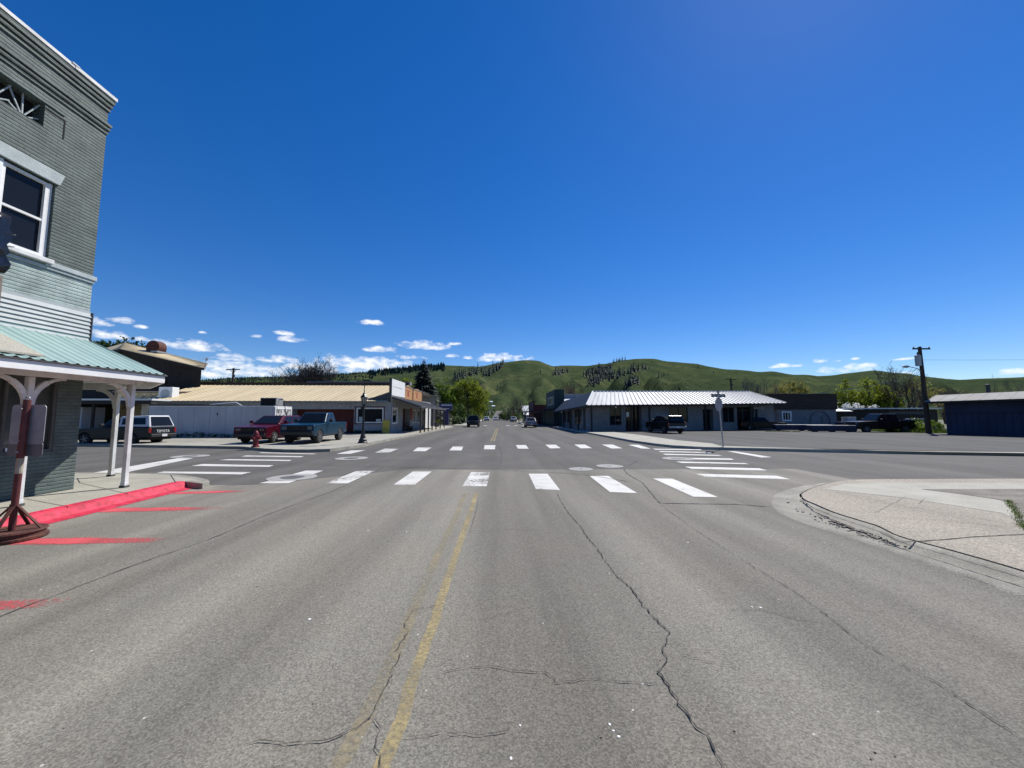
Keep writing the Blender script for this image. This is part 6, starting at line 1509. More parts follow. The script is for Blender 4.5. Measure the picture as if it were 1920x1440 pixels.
def canopy(t):
    W = .84; x0, x1 = -2.36, -.44; zb = 1.05; zt = 1.72
    base = [Vector(p) for p in ((x1, W - .03, zb), (x1, -W + .03, zb), (x0 + .02, -W + .03, zb), (x0 + .02, W - .03, zb))]
    roof = [Vector(p) for p in ((x1 + .02, W - .2, zt - .06), (x1 + .02, -W + .2, zt - .06), (x0 + .26, -W + .2, zt), (x0 + .26, W - .2, zt))]
    c = MB(); c.hexa(base[::-1], roof[::-1]); co = c.build('canopy', M['whitecap'], t, bevel=.05, seg=3, ang=20)
    g = MB(); panel(g, (base[3], base[2], roof[2], roof[3]), .07, .93, .08, .88, .015); g.build('canopy_rear_window', M['carglass'], co)
    for q in ((base[0], base[3], roof[3], roof[0]), (base[2], base[1], roof[1], roof[2])):
        g = MB(); panel(g, q, .10, .88, .22, .80, .015); g.build('canopy_side_window', M['carglass'], co)
    sb = MB(); sb.box(x0 - .02, x0 + .03, -W + .14, W - .14, .58, .62); sb.build('gate_trim', M['galv'], gate)
    # white capitals across the tailgate
    L = MB(); G_ = {'T': ['11111', '00100', '00100', '00100', '00100', '00100', '00100'], 'O': ['01110', '10001', '10001', '10001', '10001', '10001', '01110'], 'Y': ['10001', '10001', '01010', '00100', '00100', '00100', '00100'], 'A': ['00100', '01010', '01010', '10001', '11111', '10001', '10001']}
    pw, ph = .0185, .021; y = .40
    for ch in 'TOYOTA':
        for r_, row in enumerate(G_[ch]):
            for k, b in enumerate(row):
                if b == '1': L.box(-2.402, -2.394, y - (k + 1) * pw * 1.05, y - k * pw, .88 - (r_ + 1) * ph * 1.04, .88 - r_ * ph)
        y -= .137
    L.build('tailgate_lettering', M['white'], gate)
canopy(ty)
# black crew cab by the leaning pole, dark SUV and an older dark car by the strip shops
crewP = dict(L=5.25, W=1.95, xf=1.85, xr=-1.72, r=.40, sill=.46, hood=1.20, nose=1.12, belt=1.22, ws0=.95, ws1=.30, rw0=-1.25, rw1=-1.10, H=1.90, bed=-1.3, rear_top=1.24, windows=((.10, .48), (.53, .90)), doors=((-.1, .85), (-1.1, -.15)), paint=M['blackcar'], rim=M['rim_dull'], ww=.27, lampw=.3, lamph=.2)
vehicle('crew_cab_pickup', 'black crew cab pickup parked sideways on the lot near the leaning pole', 'pickup truck', (37.7, 37.4, .02), RAD(174), crewP)
jeepP = dict(L=4.35, W=1.80, xf=1.35, xr=-1.25, r=.36, sill=.38, hood=1.05, nose=1.0, belt=1.08, ws0=.75, ws1=.30, rw0=-2.14, rw1=-1.82, H=1.68, windows=((.08, .40), (.45, .72), (.76, .95)), doors=((-.2, .7), (-1.05, -.25)), paint=M['blackcar'], rim=M['rim_dull'], rbump=M['galv'])
vehicle('dark_suv', 'dark boxy sport utility parked nose in at the grey strip shops', 'car', (15.6, 36.2, ZS), RAD(97), dict(jeepP, L=4.1, W=1.74, H=1.62))
oldP = dict(L=4.2, W=1.7, xf=1.3, xr=-1.2, r=.32, sill=.30, hood=.92, nose=.85, belt=.95, ws0=.6, ws1=.15, rw0=-1.7, rw1=-1.2, H=1.40, windows=((.12, .5), (.55, .9)), doors=((-.4, .55),), paint=M['blackcar'], rim=M['rim'], bars=M['chrome'], fbump=M['chrome'])
vehicle('old_dark_car', 'dark old car with bright bumper at the right end of the strip shops', 'car', (29.6, 42.6, ZS), RAD(-35), oldP)
vehicle('pale_parked_car', 'pale car parked in the grass behind the black crew cab', 'car', (46.4, 42.2, 0), RAD(170), dict(oldP, paint=M['greycar'], fbump=M['bumper'], bars=M['bumper']))
# traffic and parked cars far down the street
vehicle('oncoming_suv', 'dark square sport utility coming down the far left lane', 'car', (-4.15, 60.5, .015), RAD(-90), dict(jeepP, H=1.75))
vehicle('grey_sedan', 'grey sedan with wide rear window parked by the dark awning far right', 'car', (4.55, 58.5, .015), RAD(90), dict(oldP, L=4.6, xf=1.4, xr=-1.35, rw0=-1.5, rw1=-.9, H=1.45, paint=M['greycar'], rear_top=.93, fbump=M['greycar'], rbump=M['greycar']))
for (x, y, rz, pm, lb) in [(-4.6, 132, 90, 'whitecar', 'white car parked on the left side far down the street, the nearer of two'), (-5.0, 148, 90, 'whitecar', 'white car parked on the left side far down the street, the farther of two'), (-1.6, 142, -90, 'whitecar', 'white van like car driving in the road far down the street'), (3.9, 112, 90, 'whitecar', 'white car parked at the right kerb far down the street'), (4.0, 126, 90, 'greycar', 'grey car parked at the right kerb far beyond the white one')]:
    vehicle('parked_car', lb, 'car', (x, y, .015), RAD(rz), dict(oldP, paint=M[pm], H=1.5, fbump=M[pm], bars=M['bumper']), 'cars far down the street')

# ------------------------------------------------------------------ vegetation
def leaves_mesh(mb, clumps, per, size, r, squash=1.0, droop=0.0):
    """leaf-sized faces gathered in clumps: clumps = [(centre, radius)]"""
    for c, cr in clumps:
        for k in range(per):
            while True:
                q = Vector((r.uniform(-1, 1), r.uniform(-1, 1), r.uniform(-1, 1)))
                if q.length < 1: break
            q = q * (0.55 + 0.45 * q.length)
            p = c + Vector((q.x * cr, q.y * cr, q.z * cr * squash))
            a = Vector((r.gauss(0, 1), r.gauss(0, 1), r.gauss(0, .7) - droop)).normalized()
            b = a.cross(Vector((r.gauss(0, 1), r.gauss(0, 1), r.gauss(0, 1)))).normalized()
            s = size * r.uniform(.6, 1.4); a = a * s; b = b * s * .55
            mb.add([p - a, p + b, p + a, p - b], [(0, 1, 2, 3)])
def crown_clumps(ells, n, cr, r, shell=.55):
    out = []
    tot = sum(e[1] * e[2] * e[3] for e in ells)
    for (c, rx, ry, rz) in ells:
        m = max(3, int(n * rx * ry * rz / tot))
        for k in range(m):
            d = Vector((r.gauss(0, 1), r.gauss(0, 1), r.gauss(0, 1))).normalized() * (shell + (1 - shell) * r.random())
            out.append((Vector((c[0] + d.x * rx, c[1] + d.y * ry, c[2] + d.z * rz)), cr * r.uniform(.6, 1.3)))
    return out
def branches(mb, p, d, L, rad, depth, r, spread=.6, up=.12, kids=(2, 3), n=5, taper=.62, minr=.012):
    pts_ = [p]; q = p.copy(); dd = d.copy(); k = 3
    for i in range(k):
        dd = (dd + Vector((r.gauss(0, .13), r.gauss(0, .13), r.gauss(0, .08) + up * .4))).normalized(); q = q + dd * (L / k); pts_.append(q.copy())
    mb.tube(pts_, [max(minr, rad * (1 - i / k * (1 - taper))) for i in range(k + 1)], n if depth > 1 else 3, cap=False)
    if depth <= 0: return
    for j in range(r.randint(*kids)):
        i = r.choice((1, 2, 3, 3)); st = pts_[i]
        nd = (dd + Vector((r.gauss(0, spread), r.gauss(0, spread), r.gauss(0, spread * .6) + up))).normalized()
        branches(mb, st, nd, L * r.uniform(.6, .85), rad * taper * r.uniform(.7, .95), depth - 1, r, spread, up, kids, n, taper, minr)
def bare_tree(label, x, y, z, h, m, seed, stems=1, depth=5, spread=.55, group=None, trunk=.035, name='bare_tree', kids=(2, 3)):
    r = random.Random(seed); t = thing(name, label, 'tree', (x, y, z), 0, group)
    tb = MB(); cb = MB()
    for s in range(stems):
        a = r.uniform(0, 6.28); o = Vector((cos(a), sin(a), 0)) * (0 if stems == 1 else .25)
        top = o + Vector((r.gauss(0, .05), r.gauss(0, .05), 1)) * h * .28 + (o * 1.5 if stems > 1 else Vector())
        tb.tube([o, o.lerp(top, .5), top], [h * trunk, h * trunk * .8, h * trunk * .65], 8)
        for k in range(4):
            d = Vector((r.gauss(0, .5), r.gauss(0, .5), .9)).normalized()
            branches(cb, top - Vector((0, 0, h * .04 * k)), d, h * .27, h * trunk * .5, depth - 1, r, spread, .16, kids, 4, .66, h * .0013)
    tb.build('trunk', m, t); cb.build('crown', m, t)
    return t
def leafy_tree(name, label, x, y, z, ells, m, seed, n=60, per=45, cr=.8, leaf=.16, trunk_h=None, trunk_r=.2, group=None, squash=1.0, droop=0.0, twigs=True, top=None):
    r = random.Random(seed); t = thing(name, label, 'tree', (x, y, z), 0, group)
    lo = min(e[0][2] - e[3] for e in ells); hi = max(e[0][2] + e[3] for e in ells); th = trunk_h or (lo + (hi - lo) * .6)
    tb = MB(); tb.tube([(0, 0, -.1), (.05, 0, th * .4), (0, .05, th)], [trunk_r, trunk_r * .75, trunk_r * .35], 8)
    cl = crown_clumps(ells, n, cr, r)
    if twigs:
        for (c, q) in cl[::3]:
            s = Vector((0, 0, min(th, max(lo * .8, c.z * r.uniform(.35, .7))))); tb.tube([s, s.lerp(c, .5) + Vector((0, 0, .2)), c], [trunk_r * .3, trunk_r * .2, trunk_r * .08], 4, cap=False)
    tb.build('trunk', M['bark'], t)
    mb = MB(); leaves_mesh(mb, cl, per, leaf, r, squash, droop); mb.build('crown', m, t)
    if top: k = top / hi; t.scale = (1 + (k - 1) * .7, 1 + (k - 1) * .7, k)
    return t
def conifer_mesh(mb, h, rb, r, tiers=26, per=13, c=(0, 0, 0), leaf=.5):
    c = Vector(c)
    for i in range(tiers):
        f = i / (tiers - 1); z = h * (.06 + .94 * f); rr = rb * (1 - f) ** .85 * r.uniform(.75, 1.12) + .05
        for k in range(max(4, int(per * (1 - f * .6)))):
            a = r.uniform(0, 6.283); L = rr * r.uniform(.7, 1.1); d = Vector((cos(a), sin(a), 0)); tip = c + d * L + Vector((0, 0, z - L * r.uniform(.15, .5))); root = c + Vector((0, 0, z + .1))
            w = L * leaf * .5; sd = Vector((-d.y, d.x, 0)) * w; mid = root.lerp(tip, .6)
            mb.add([root, mid + sd - Vector((0, 0, w * .5)), tip, mid - sd - Vector((0, 0, w * .5))], [(0, 1, 2, 3)])
    return mb

def at(px, py, Y): p = PY(px, py, Y); return p
def place(px, Y): d = ray(px, 780); return d.x * Y / d.y
# --- trees along the left side of the main street
def spruce():
    Y = 80; x = place(793, Y); h = PY(785, 672, Y).z
    r = random.Random(5); t = thing('spruce_tree', 'tall dark spruce behind the orange false front on the left', 'tree', (x, Y, 0))
    b = MB(); b.tube([(0, 0, 0), (0, 0, h * .9)], [.25, .05], 8); b.build('trunk', M['bark'], t)
    c = MB(); conifer_mesh(c, h, 5.9, r, 56, 46, leaf=.26); c.build('crown', M['needle'], t)
spruce()
Y = 88; x = place(828, Y); k = Y / 721.
leafy_tree('young_tree', 'light green leafy tree beside the dark spruce', x, Y, 0, [((-.6, 0, 5.2), 1.9, 1.9, 3.0), ((1.0, .5, 4.2), 1.7, 1.7, 2.6), ((.2, 0, 7.0), 1.0, 1.0, 1.6), ((2.0, 0, 3.4), 1.3, 1.4, 1.8)], M['leaf_g'], 3, 110, 42, .62, .15, top=PY(828, 706, 88).z)
x = place(877, 92)
leafy_tree('broad_green_tree', 'broad yellow green tree on the left side of the street', x, 92, 0, [((0, 0, 6.0), 4.2, 3.6, 3.2), ((-2.6, 0, 6.6), 2.6, 2.6, 2.4), ((2.2, 0, 5.2), 2.6, 2.6, 3.2), ((0, 0, 8.2), 2.6, 2.4, 1.5), ((3.2, 0, 3.4), 1.6, 2, 2.0), ((-3.5, 0, 4.2), 1.7, 2, 2.0)], M['leaf_y'], 4, 190, 55, .85, .17, top=PY(877, 710, 92).z)
x = place(862, 80)
leafy_tree('small_street_tree', 'small pale green tree in front of the broad yellow green tree', x, 80, 0, [((0, 0, 2.9), 1.3, 1.3, 1.5), ((.8, 0, 2.3), .9, .9, 1.0)], M['leaf_m'], 5, 45, 40, .45, .12, trunk_r=.08)
x = place(905, 118)
leafy_tree('street_tree', 'dark green tree at the far end of the left street trees', x, 118, 0, [((0, 0, 3.6), 2.0, 2.0, 2.4), ((-1.6, 0, 3.2), 1.6, 1.6, 2.0)], M['leaf_m'], 6, 55, 40, .7, .18)
x = place(760, 96)
leafy_tree('yellow_tree', 'yellow green tree top showing between the white false front and the spruce', x, 96, 0, [((0, 0, 7.2), 2.6, 2.4, 3.2), ((2.0, 0, 6.0), 2.0, 2.0, 2.4)], M['leaf_y'], 7, 70, 40, .75, .17, top=PY(760, 705, 96).z)
for i, (px, Yh, w, h) in enumerate([(848, 74, 1.6, 1.1), (862, 76, 1.4, 1.2), (822, 72, 1.4, 1.0)]):
    r = random.Random(40 + i); t = thing('hedge_shrub', ['low dark shrub at the street edge left of the oncoming car', 'low dark shrub nearest the oncoming car', 'low dark shrub beside the navy pylon'][i], 'shrub', (place(px, Yh), Yh, ZS), 0, 'shrubs by the navy pylon')
    b = MB(); leaves_mesh(b, crown_clumps([((0, 0, h * .5), w, .8, h * .5)], 26, .38, r), 34, .12, r); b.build('foliage', M['leaf_d'], t)
# --- right side of the street
for i, (px, Yh, h, m, lb) in enumerate([(962, 112, 7.2, 'twig_red', 'reddish bare tree leftmost of the bare street trees on the right'), (973, 104, 7.6, 'twig', 'grey bare street tree in the middle of the right hand row'), (985, 98, 6.4, 'twig_red', 'reddish bare tree beside the distant white roof'), (950, 130, 6.0, 'twig', 'small grey bare tree farthest along the right side of the street')]):
    bare_tree(lb, place(px, Yh), Yh, 0, h, M[m], 20 + i, 1, 5, .5, 'bare street trees on the right', trunk=.022)
for i, (px, Yh, w, h, m, lb) in enumerate([(957, 138, 3.2, 3.4, 'leaf_m', 'rounded green shrub mass right of the far road'), (945, 150, 2.4, 3.0, 'leaf_d', 'dark green shrub at the far right kerb'), (998, 125, 3.5, 5.4, 'leaf_m', 'bushy green tree behind the distant white roof'), (1020, 130, 4.0, 6.0, 'leaf_g', 'bright green tree behind the green false front')]):
    leafy_tree('shrubby_tree', lb, place(px, Yh), Yh, 0, [((0, 0, h * .55), w, w, h * .5), ((w * .6, 0, h * .4), w * .6, w * .6, h * .38)], M[m], 50 + i, 60, 36, .8, .2, trunk_r=.12)
x = place(1075, 120)
t_ = bare_tree('wide brown budding tree behind the strip shops', x, 120, 0, PY(1075, 706, 120).z * 1.05, M['twig_red'], 31, 3, 5, .7, trunk=.016, name='budding_tree')
bare_tree('brown budding tree just left of the wide one behind the strip shops', place(1056, 122), 122, 0, PY(1056, 712, 122).z * 1.02, M['twig_red'], 36, 2, 5, .7, trunk=.016, name='budding_tree')
bare_tree('tall grey poplar with bare upright branches behind the ribbed roof', place(1396, 88), 88, 0, PY(1396, 702, 88).z * 1.02, M['twig'], 32, 2, 5, .28, trunk=.014)
bare_tree('second grey bare poplar right of the tall one behind the ribbed roof', place(1418, 90), 90, 0, PY(1418, 703, 90).z * 1.02, M['twig'], 33, 2, 5, .28, trunk=.014)
bare_tree('thin grey bare tree beside the yellow willow behind the dark block', place(1452, 84), 84, 0, PY(1452, 712, 84).z * 1.02, M['twig'], 34, 2, 5, .3, trunk=.014)
leafy_tree('willow_tree', 'pale yellow willow above the flat roofed dark block', place(1482, 90), 90, 0, [((0, 0, 5.6), 3.4, 3, 2.2), ((2.6, 0, 4.6), 2.2, 2, 2.0), ((-2.4, 0, 5.0), 2.0, 2, 2.0)], M['leaf_w'], 8, 110, 44, .7, .14, droop=.8, top=PY(1482, 714, 90).z)
leafy_tree('yellow_green_tree', 'yellow green tree leftmost of two behind the dark shed', place(1588, 62), 62, 0, [((0, 0, 4.0), 1.5, 1.6, 2.6), ((-1.0, 0, 3.4), 1.2, 1.2, 1.6), ((1.0, 0, 3.4), 1.2, 1.2, 1.8), ((0, 0, 6.0), .7, .7, 1.0)], M['leaf_y'], 9, 80, 44, .55, .13, top=PY(1588, 711, 62).z)
leafy_tree('yellow_green_tree', 'larger yellow green tree beside the bare dark trunks behind the shed', place(1634, 62), 62, 0, [((0, 0, 4.6), 2.0, 1.8, 2.7), ((1.6, 0, 3.6), 1.4, 1.4, 1.9), ((-1.4, 0, 3.8), 1.3, 1.4, 2.0), ((-.3, 0, 6.6), .9, .9, 1.1)], M['leaf_y'], 10, 110, 44, .55, .13, top=PY(1634, 705, 62).z)
leafy_tree('yellow_green_tree', 'low round yellow green tree in front of the dark bare trunks', place(1664, 61), 61, 0, [((0, 0, 3.6), 1.5, 1.4, 1.9), ((.9, 0, 2.9), 1.1, 1.1, 1.3)], M['leaf_y'], 15, 60, 44, .5, .13, top=PY(1664, 726, 61).z)
leafy_tree('blossom_shrub', 'white blossoming shrub at the foot of the yellow green trees', place(1600, 58), 58, 0, [((0, 0, 2.9), 1.7, .9, .7), ((2.4, 0, 2.8), 1.3, .9, .6)], M['leaf_white'], 11, 40, 24, .4, .10, trunk_r=.05)
for i, (px, h, lb) in enumerate([(1684, PY(1684, 694, 60).z, 'tallest dark bare tree left of the leaning pole'), (1703, PY(1703, 708, 60).z, 'dark bare tree just left of the leaning pole')]):
    bare_tree(lb, place(px, 60), 60, 0, h * 1.08, M['twig_dark'], 61 + i, 1, 6, .4, 'dark bare trees by the leaning pole', trunk=.03)
bare_tree('slim dark bare tree between the two larger bare trees', place(1693, 64), 64, 0, PY(1693, 712, 64).z, M['twig_dark'], 65, 1, 5, .4, 'dark bare trees by the leaning pole', trunk=.028)
leafy_tree('willow_tree', 'pale yellow budding willow just behind the leaning pole', place(1728, 72), 72, 0, [((-.6, 0, 5.8), 2.4, 2.2, 2.2), ((2.0, 0, 4.8), 2.0, 2.0, 1.9)], M['leaf_w'], 12, 60, 34, .7, .13, droop=.8, trunk_r=.3, top=PY(1728, 711, 72).z)
bare_tree('maroon brown bushy tree right of the leaning pole above the blue shed', place(1774, 80), 80, 0, PY(1774, 718, 80).z * 1.02, M['twig_red'], 71, 4, 5, .7, trunk=.016, name='budding_tree')
bare_tree('second maroon brown bushy tree nearer the blue shed roof', place(1792, 84), 84, 0, PY(1792, 722, 84).z * 1.02, M['twig_red'], 72, 4, 5, .7, trunk=.016, name='budding_tree')
bare_tree('grey bare tree above the right end of the blue shed', place(1905, 62), 62, 0, PY(1905, 708, 62).z * 1.02, M['twig'], 73, 2, 5, .45, trunk=.016)
# --- left, behind the stores
bare_tree('large bare spreading tree behind the beige roof, left of its centre', place(572, 86), 86, 0, PY(572, 668, 86).z * 1.02, M['twig_dark'], 81, 2, 6, .6, trunk=.024, kids=(3, 3))
bare_tree('bare tree right beside the large spreading one behind the beige roof', place(592, 90), 90, 0, PY(592, 676, 90).z * 1.02, M['twig_dark'], 85, 2, 6, .6, trunk=.022, kids=(3, 3))
bare_tree('small pruned bare tree behind the beige roof near the utility pole', place(500, 84), 84, 0, PY(500, 701, 84).z * 1.02, M['twig_dark'], 82, 1, 4, .5, trunk=.03)
bare_tree('small bare tree right of the pruned one behind the beige roof', place(517, 88), 88, 0, PY(517, 698, 88).z * 1.02, M['twig'], 83, 1, 4, .4, trunk=.02)
leafy_tree('dark_leafy_tree', 'dark leafy tree rising behind the barn next to the brick building', place(212, 50), 50, 0, [((0, 0, 8.6), 3.2, 3, 3.0), ((-2.5, 0, 8.8), 2.4, 2.4, 2.2), ((2.4, 0, 8.2), 2.2, 2.2, 2.3)], M['leaf_d'], 13, 170, 50, .8, .21, top=PY(212, 633, 50).z)
for i, (px, Yh, h, m) in enumerate([(395, 120, 8.8, 'leaf_g'), (415, 118, 9.0, 'leaf_y'), (460, 122, 8.6, 'leaf_g'), (480, 125, 8.2, 'leaf_m')]):
    leafy_tree('roofline_tree', ['green tree top left of the utility pole above the beige roof', 'yellow green tree top close left of the utility pole above the beige roof', 'green tree top close right of the utility pole above the beige roof', 'mid green tree top between the utility pole and the pruned bare tree'][i], place(px, Yh), Yh, 0, [((0, 0, h - 2.4), 2.8, 2.4, 2.4), ((2, 0, h - 3), 2, 2, 2)], M[m], 90 + i, 50, 36, .8, .2, group='trees above the beige roof')
# --- weeds, grass
def tuft_field(mb, area, n, h, r, w=.03):
    for k in range(n):
        p = area(r); a = r.uniform(0, 6.28); L = h * r.uniform(.5, 1.3); d = Vector((cos(a), sin(a), 0))
        tip = p + d * L * .35 + Vector((0, 0, L)); s = Vector((-d.y, d.x, 0)) * w
        mb.add([p - s, p + s, tip], [(0, 1, 2)])
r = random.Random(17)
g = MB(); c0 = Vector((41.0, 36.5, 0))
tuft_field(g, lambda r: Vector((r.uniform(38.9, 45), r.uniform(34.2, 41), 0)), 5200, .42, r, .03)
tag(g.build('grass_patch', M['grass']), 'rough green grass around the foot of the leaning pole', 'grass', kind='stuff')
for i, (x, y, w, h) in enumerate([(41.6, 37.9, .9, 1.0), (40.6, 36.2, 1.2, 1.5), (42.2, 36.6, 1.0, 1.35)]):
    t = thing('weedy_shrub', ['low green shrub beside the tail of the black crew cab', 'tall green shrub right behind the leaning pole', 'green shrub against the corner of the blue shed'][i], 'shrub', (x, y, 0), 0, 'shrubs at the leaning pole')
    b = MB(); leaves_mesh(b, crown_clumps([((0, 0, h * .45), w, w * .8, h * .5)], 24, .3, r), 34, .09, r); b.build('foliage', M['leaf_g'], t)
g = MB()
def along(pl):
    def f(r):
        i = r.randrange(len(pl) - 1); q = Vector((pl[i][0], pl[i][1], 0)).lerp(Vector((pl[i + 1][0], pl[i + 1][1], 0)), r.random()); return q + Vector((r.gauss(0, .03), r.gauss(0, .03), pl[i][2]))
    return f
tuft_field(g, along([(p.x, p.y, .09) for p in pts([(1890, 938), (1898, 950), (1908, 965), (1916, 985), (1940, 1000)], .09)]), 1500, .022, r, .004)
tag(g.build('kerb_grass', M['grass']), 'thin green grass strip along the edge of the near right slab', 'grass', kind='stuff')
g = MB(); tuft_field(g, along([(38.2, 31.7, .0), (41.0, 27.2, .0), (44, 22, 0)]), 1500, .18, r, .02); tuft_field(g, along([(26.5, 38.0, ZS), (29.5, 37.2, ZS)]), 260, .12, r, .02)
tag(g.build('wall_weeds', M['grass']), 'weeds along the foot of the blue shed and on the lot', 'weeds', kind='stuff')
g = MB()
cl = [(Vector((-26.0 + k * .17 + r.gauss(0, .05), 29.35 + r.gauss(0, .06), ZS + .02 + .24 * r.random())), .14 + .14 * r.random()) for k in range(50)]
leaves_mesh(g, cl, 26, .05, r); tag(g.build('box_weeds', M['leaf_d']), 'dark weeds growing along the foot of the grey storage box', 'weeds', kind='stuff')
g = MB(); cl = [(Vector((-13.3 + k * .07, 35.55 + r.gauss(0, .06), ZS + .12)), .12 + .1 * r.random()) for k in range(36)]
leaves_mesh(g, cl, 20, .05, r); tag(g.build('store_weeds', M['leaf_d']), 'dark weeds at the foot of the store wall by the garage door', 'weeds', kind='stuff')

# --- conifers on the hills: one tree, copied
def hill_conifers():
    r = random.Random(23); protos = []
    for k in range(3):
        mb = MB(); conifer_mesh(mb, 1.0, (.17, .21, .14)[k], random.Random(100 + k), 11, 10, leaf=.6); me = mb
        protos.append(me)
    meshes = []
    bands = [
        ('diagonal stand on the middle grass hill', [(850, 713), (875, 704), (903, 696)], 26, 5, 27),
        ('diagonal stand on the middle grass hill', [(908, 706), (925, 696), (944, 685)], 34, 6, 27),
        ('clump below the saddle of the grass hills', [(1040, 703), (1052, 701), (1067, 699)], 24, 5, 28),
        ('draw running down the right hand grass hill', [(1097, 706), (1120, 698), (1143, 689)], 58, 6, 30),
        ('draw running down the right hand grass hill', [(1108, 720), (1128, 708), (1148, 694)], 70, 7, 30),
        ('spur running up the right hand grass hill', [(1140, 712), (1170, 701), (1216, 689)], 52, 4, 26),
        ('small clump low on the right hand grass hill', [(1173, 726), (1186, 720), (1199, 719)], 22, 3, 24),
        ('skyline fringe above the right hand draw', [(1150, 681), (1164, 677), (1172, 675)], 12, 1.5, 22),
    ]
    made = 0; first = None
    def put(px, py, h, label, group):
        nonlocal first
        p = hill_hit(px, py)
        if p is None: return
        k = r.randrange(3)
        if protos[k] is not None and not isinstance(protos[k], bpy.types.Object):
            o = protos[k].build('hill_conifer', M['needle_haze']); protos[k] = o
        else:
            o = protos[k].copy(); COL.objects.link(o)
        o.location = (p.x, p.y, p.z - .8); s = h * r.uniform(.7, 1.25); o.scale = (s * r.uniform(.9, 1.3), s * r.uniform(.9, 1.3), s); o.rotation_euler = (0, 0, r.uniform(0, 6.28))
        tag(o, label, 'conifer', group)
    for nm, line, n, w, h in bands:
        for i in range(n):
            t = r.random() * (len(line) - 1); j = int(t); f = t - j
            px = line[j][0] + (line[j + 1][0] - line[j][0]) * f; py = line[j][1] + (line[j + 1][1] - line[j][1]) * f
            put(px + r.gauss(0, w * .6), py + r.gauss(0, w * .5), h, 'dark conifer in the ' + nm, 'conifers in the ' + nm)
    for px, py, lb in [(939, 727, 'lone dark conifer low on the middle hill above the road'), (933, 733, 'dark conifer just below the lone one above the road'), (1014, 699, 'small dark conifer on the slope left of the saddle clump'), (1210, 691, 'dark conifer at the top end of the spur'), (1309, 690, 'lone dark conifer near the skyline of the right hill'), (1235, 708, 'dark conifer in mid slope over the ribbed roof, the leftmost of three'), (1240, 707, 'dark conifer in mid slope over the ribbed roof, the middle of three'), (1245, 706, 'dark conifer in mid slope over the ribbed roof, the rightmost of three'), (1338, 700, 'dark bush like conifer on the right hill below the skyline'), (1552, 702.5, 'skyline conifer on the far right saddle, leftmost'), (1558, 702, 'skyline conifer on the far right saddle, between two others'), (1565, 701, 'tallest skyline conifer on the far right saddle')]:
        put(px, py, 22 if px < 1500 else 26, lb, None)
    # the draw holds more trees than one can tell apart: the rest of it as one mass
    mb = MB(); rr = random.Random(31)
    for nm, line, n, w, h in bands:
        for i in range(int(n * 1.6)):
            t = rr.random() * (len(line) - 1); j = int(t); f = t - j
            p = hill_hit(line[j][0] + (line[j + 1][0] - line[j][0]) * f + rr.gauss(0, w * .55), line[j][1] + (line[j + 1][1] - line[j][1]) * f + rr.gauss(0, w * .45))
            if p is not None: s = h * rr.uniform(.45, .95); conifer_mesh(mb, s, s * .17, rr, 7, 7, c=(p.x, p.y, p.z - 1), leaf=.9)
    tag(mb.build('conifer_undergrowth', M['needle_haze']), 'smaller dark conifers filling the stands on the grass hills', 'conifers', kind='stuff')
    # wooded ridge at the left reads as one mass
    mb = MB(); rr = random.Random(77)
    for i in range(1900):
        px = rr.uniform(378, 835); t = rr.random() ** 1.7
        sky = lerp_tab([(380, 713), (440, 709), (520, 707), (600, 704), (640, 701), (690, 698), (740, 693), (790, 687), (835, 686)], px)
        dep = 14 if px < 700 else 10
        py = sky + t * dep + .3
        p = hill_hit(px, py, 1200, 3000)
        if p is None: continue
        h = rr.uniform(13, 29) if px > 690 else rr.uniform(7, 15)
        c = Vector((p.x, p.y, p.z - 1))
        for q in range(2):
            a = rr.uniform(0, 3.14); d = Vector((cos(a), sin(a), 0)) * h * .2
            mb.add([c - d, c + d, c + Vector((0, 0, h))], [(0, 1, 2)])
            mb.add([c - d * 1.0 + Vector((0, 0, h * .3)), c + d * 1.0 + Vector((0, 0, h * .3)), c + Vector((0, 0, h * .72))], [(0, 1, 2)])
    tag(mb.build('ridge_forest', M['needle_haze']), 'dark conifer forest along the left ridge', 'forest', kind='stuff')
    # sage and shrubs over the lower slopes and the foot of the hills
    mb = MB(); rr = random.Random(78)
    for i in range(8500):
        az = rr.uniform(-46, 48); R = 330 * (1 + rr.random() ** 1.35 * 4.6)
        x, y = R * sin(RAD(az)), R * cos(RAD(az))
        if noise.noise(Vector((x * .006, y * .006, 5))) < -.05 and R > 620: continue
        if abs(x) < 9 and R < 760: continue
        z = hill_z(az, R); s = rr.uniform(.8, 2.2) * (1.6 if R < 560 else 1.0)
        c = Vector((x, y, z + s * .4))
        for q in range(7 if R < 700 else 4):
            o = Vector((rr.gauss(0, .6), rr.gauss(0, .6), rr.gauss(0, .35))) * s; a = Vector((rr.gauss(0, 1), rr.gauss(0, 1), rr.gauss(0, 1))).normalized() * s * .55; b = a.cross(Vector((rr.gauss(0, 1), rr.gauss(0, 1), 1))).normalized() * s * .5
            mb.add([c + o - a, c + o + b, c + o + a, c + o - b], [(0, 1, 2, 3)])
    tag(mb.build('hill_scrub', M['sage']), 'grey green scrub scattered over the lower hill slopes', 'scrub', kind='stuff')
hill_conifers()
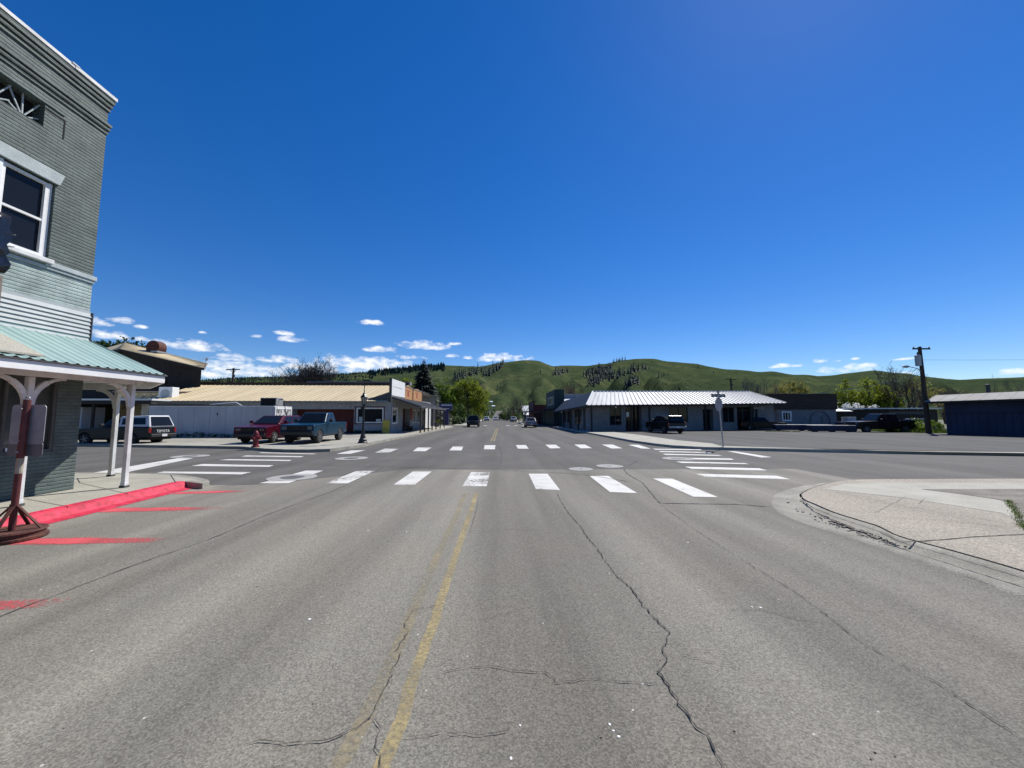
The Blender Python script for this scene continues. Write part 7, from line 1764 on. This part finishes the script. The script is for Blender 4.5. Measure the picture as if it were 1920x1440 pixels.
# --- town greenery between the stores and the hills
def town_trees():
    r = random.Random(91); protos = []
    specs = [('leaf_m', 1), ('leaf_g', 1), ('leaf_d', 1), ('leaf_br', 1)]
    names = ['mid_green_tree', 'bright_green_tree', 'dark_green_tree', 'brown_budding_tree']
    for k, (m, _) in enumerate(specs):
        rr = random.Random(200 + k); mb = MB()
        leaves_mesh(mb, crown_clumps([((0, 0, .58), .36, .36, .40), ((.18, 0, .46), .26, .26, .28)], 34, .11, rr), 26, .035, rr)
        mb.tube([(0, 0, 0), (0, 0, .5)], [.03, .02], 5); protos.append((mb, m))
    objs = [None] * 4; adj = ['mid green', 'bright green', 'dark green', 'brown budding']
    for i in range(130):
        az = r.uniform(-26, 46)
        R = r.uniform(170, 520)
        x, y = R * sin(RAD(az)), R * cos(RAD(az))
        if abs(x + .5) < 12: x += 14 if x > 0 else -14
        k = r.choice((0, 0, 1, 1, 2, 2, 3)); mb, m = protos[k]
        if objs[k] is None: o = mb.build('town_tree', M[m]); objs[k] = o
        else: o = objs[k].copy(); COL.objects.link(o)
        h = r.uniform(4, 9.5); o.location = (x, y, rise(R) - .2); o.scale = (h * r.uniform(.9, 1.5), h * r.uniform(.9, 1.5), h); o.rotation_euler = (0, 0, r.uniform(0, 6.28))
        tag(o, adj[k] + ' tree in the far town below the hills', 'tree', adj[k] + ' town trees below the hills')
    # two pale houses far up the slope at the road's end
    for px, py, lb in ((921, 752, 'tiny white house above the end of the road, the upper one'), (925, 760, 'tiny pale house above the end of the road, the lower one')):
        p = PY(px, py, 560); h = thing('hill_house', lb, 'house', (p.x, 560, p.z - 3))
        b = MB(); b.box(-2.2, 2.2, 0, 4, 0, 1.8); b.build('wall', M['lintel'], h); b = MB(); b.hexa([(-2.5, -.5, 1.8), (2.5, -.5, 1.8), (2.5, 2.5, 3), (-2.5, 2.5, 3)], [(-2.5, -.5, 1.9), (2.5, -.5, 1.9), (2.5, 2.5, 3.1), (-2.5, 2.5, 3.1)]); b.build('roof', M['white_roof'], h)
town_trees()
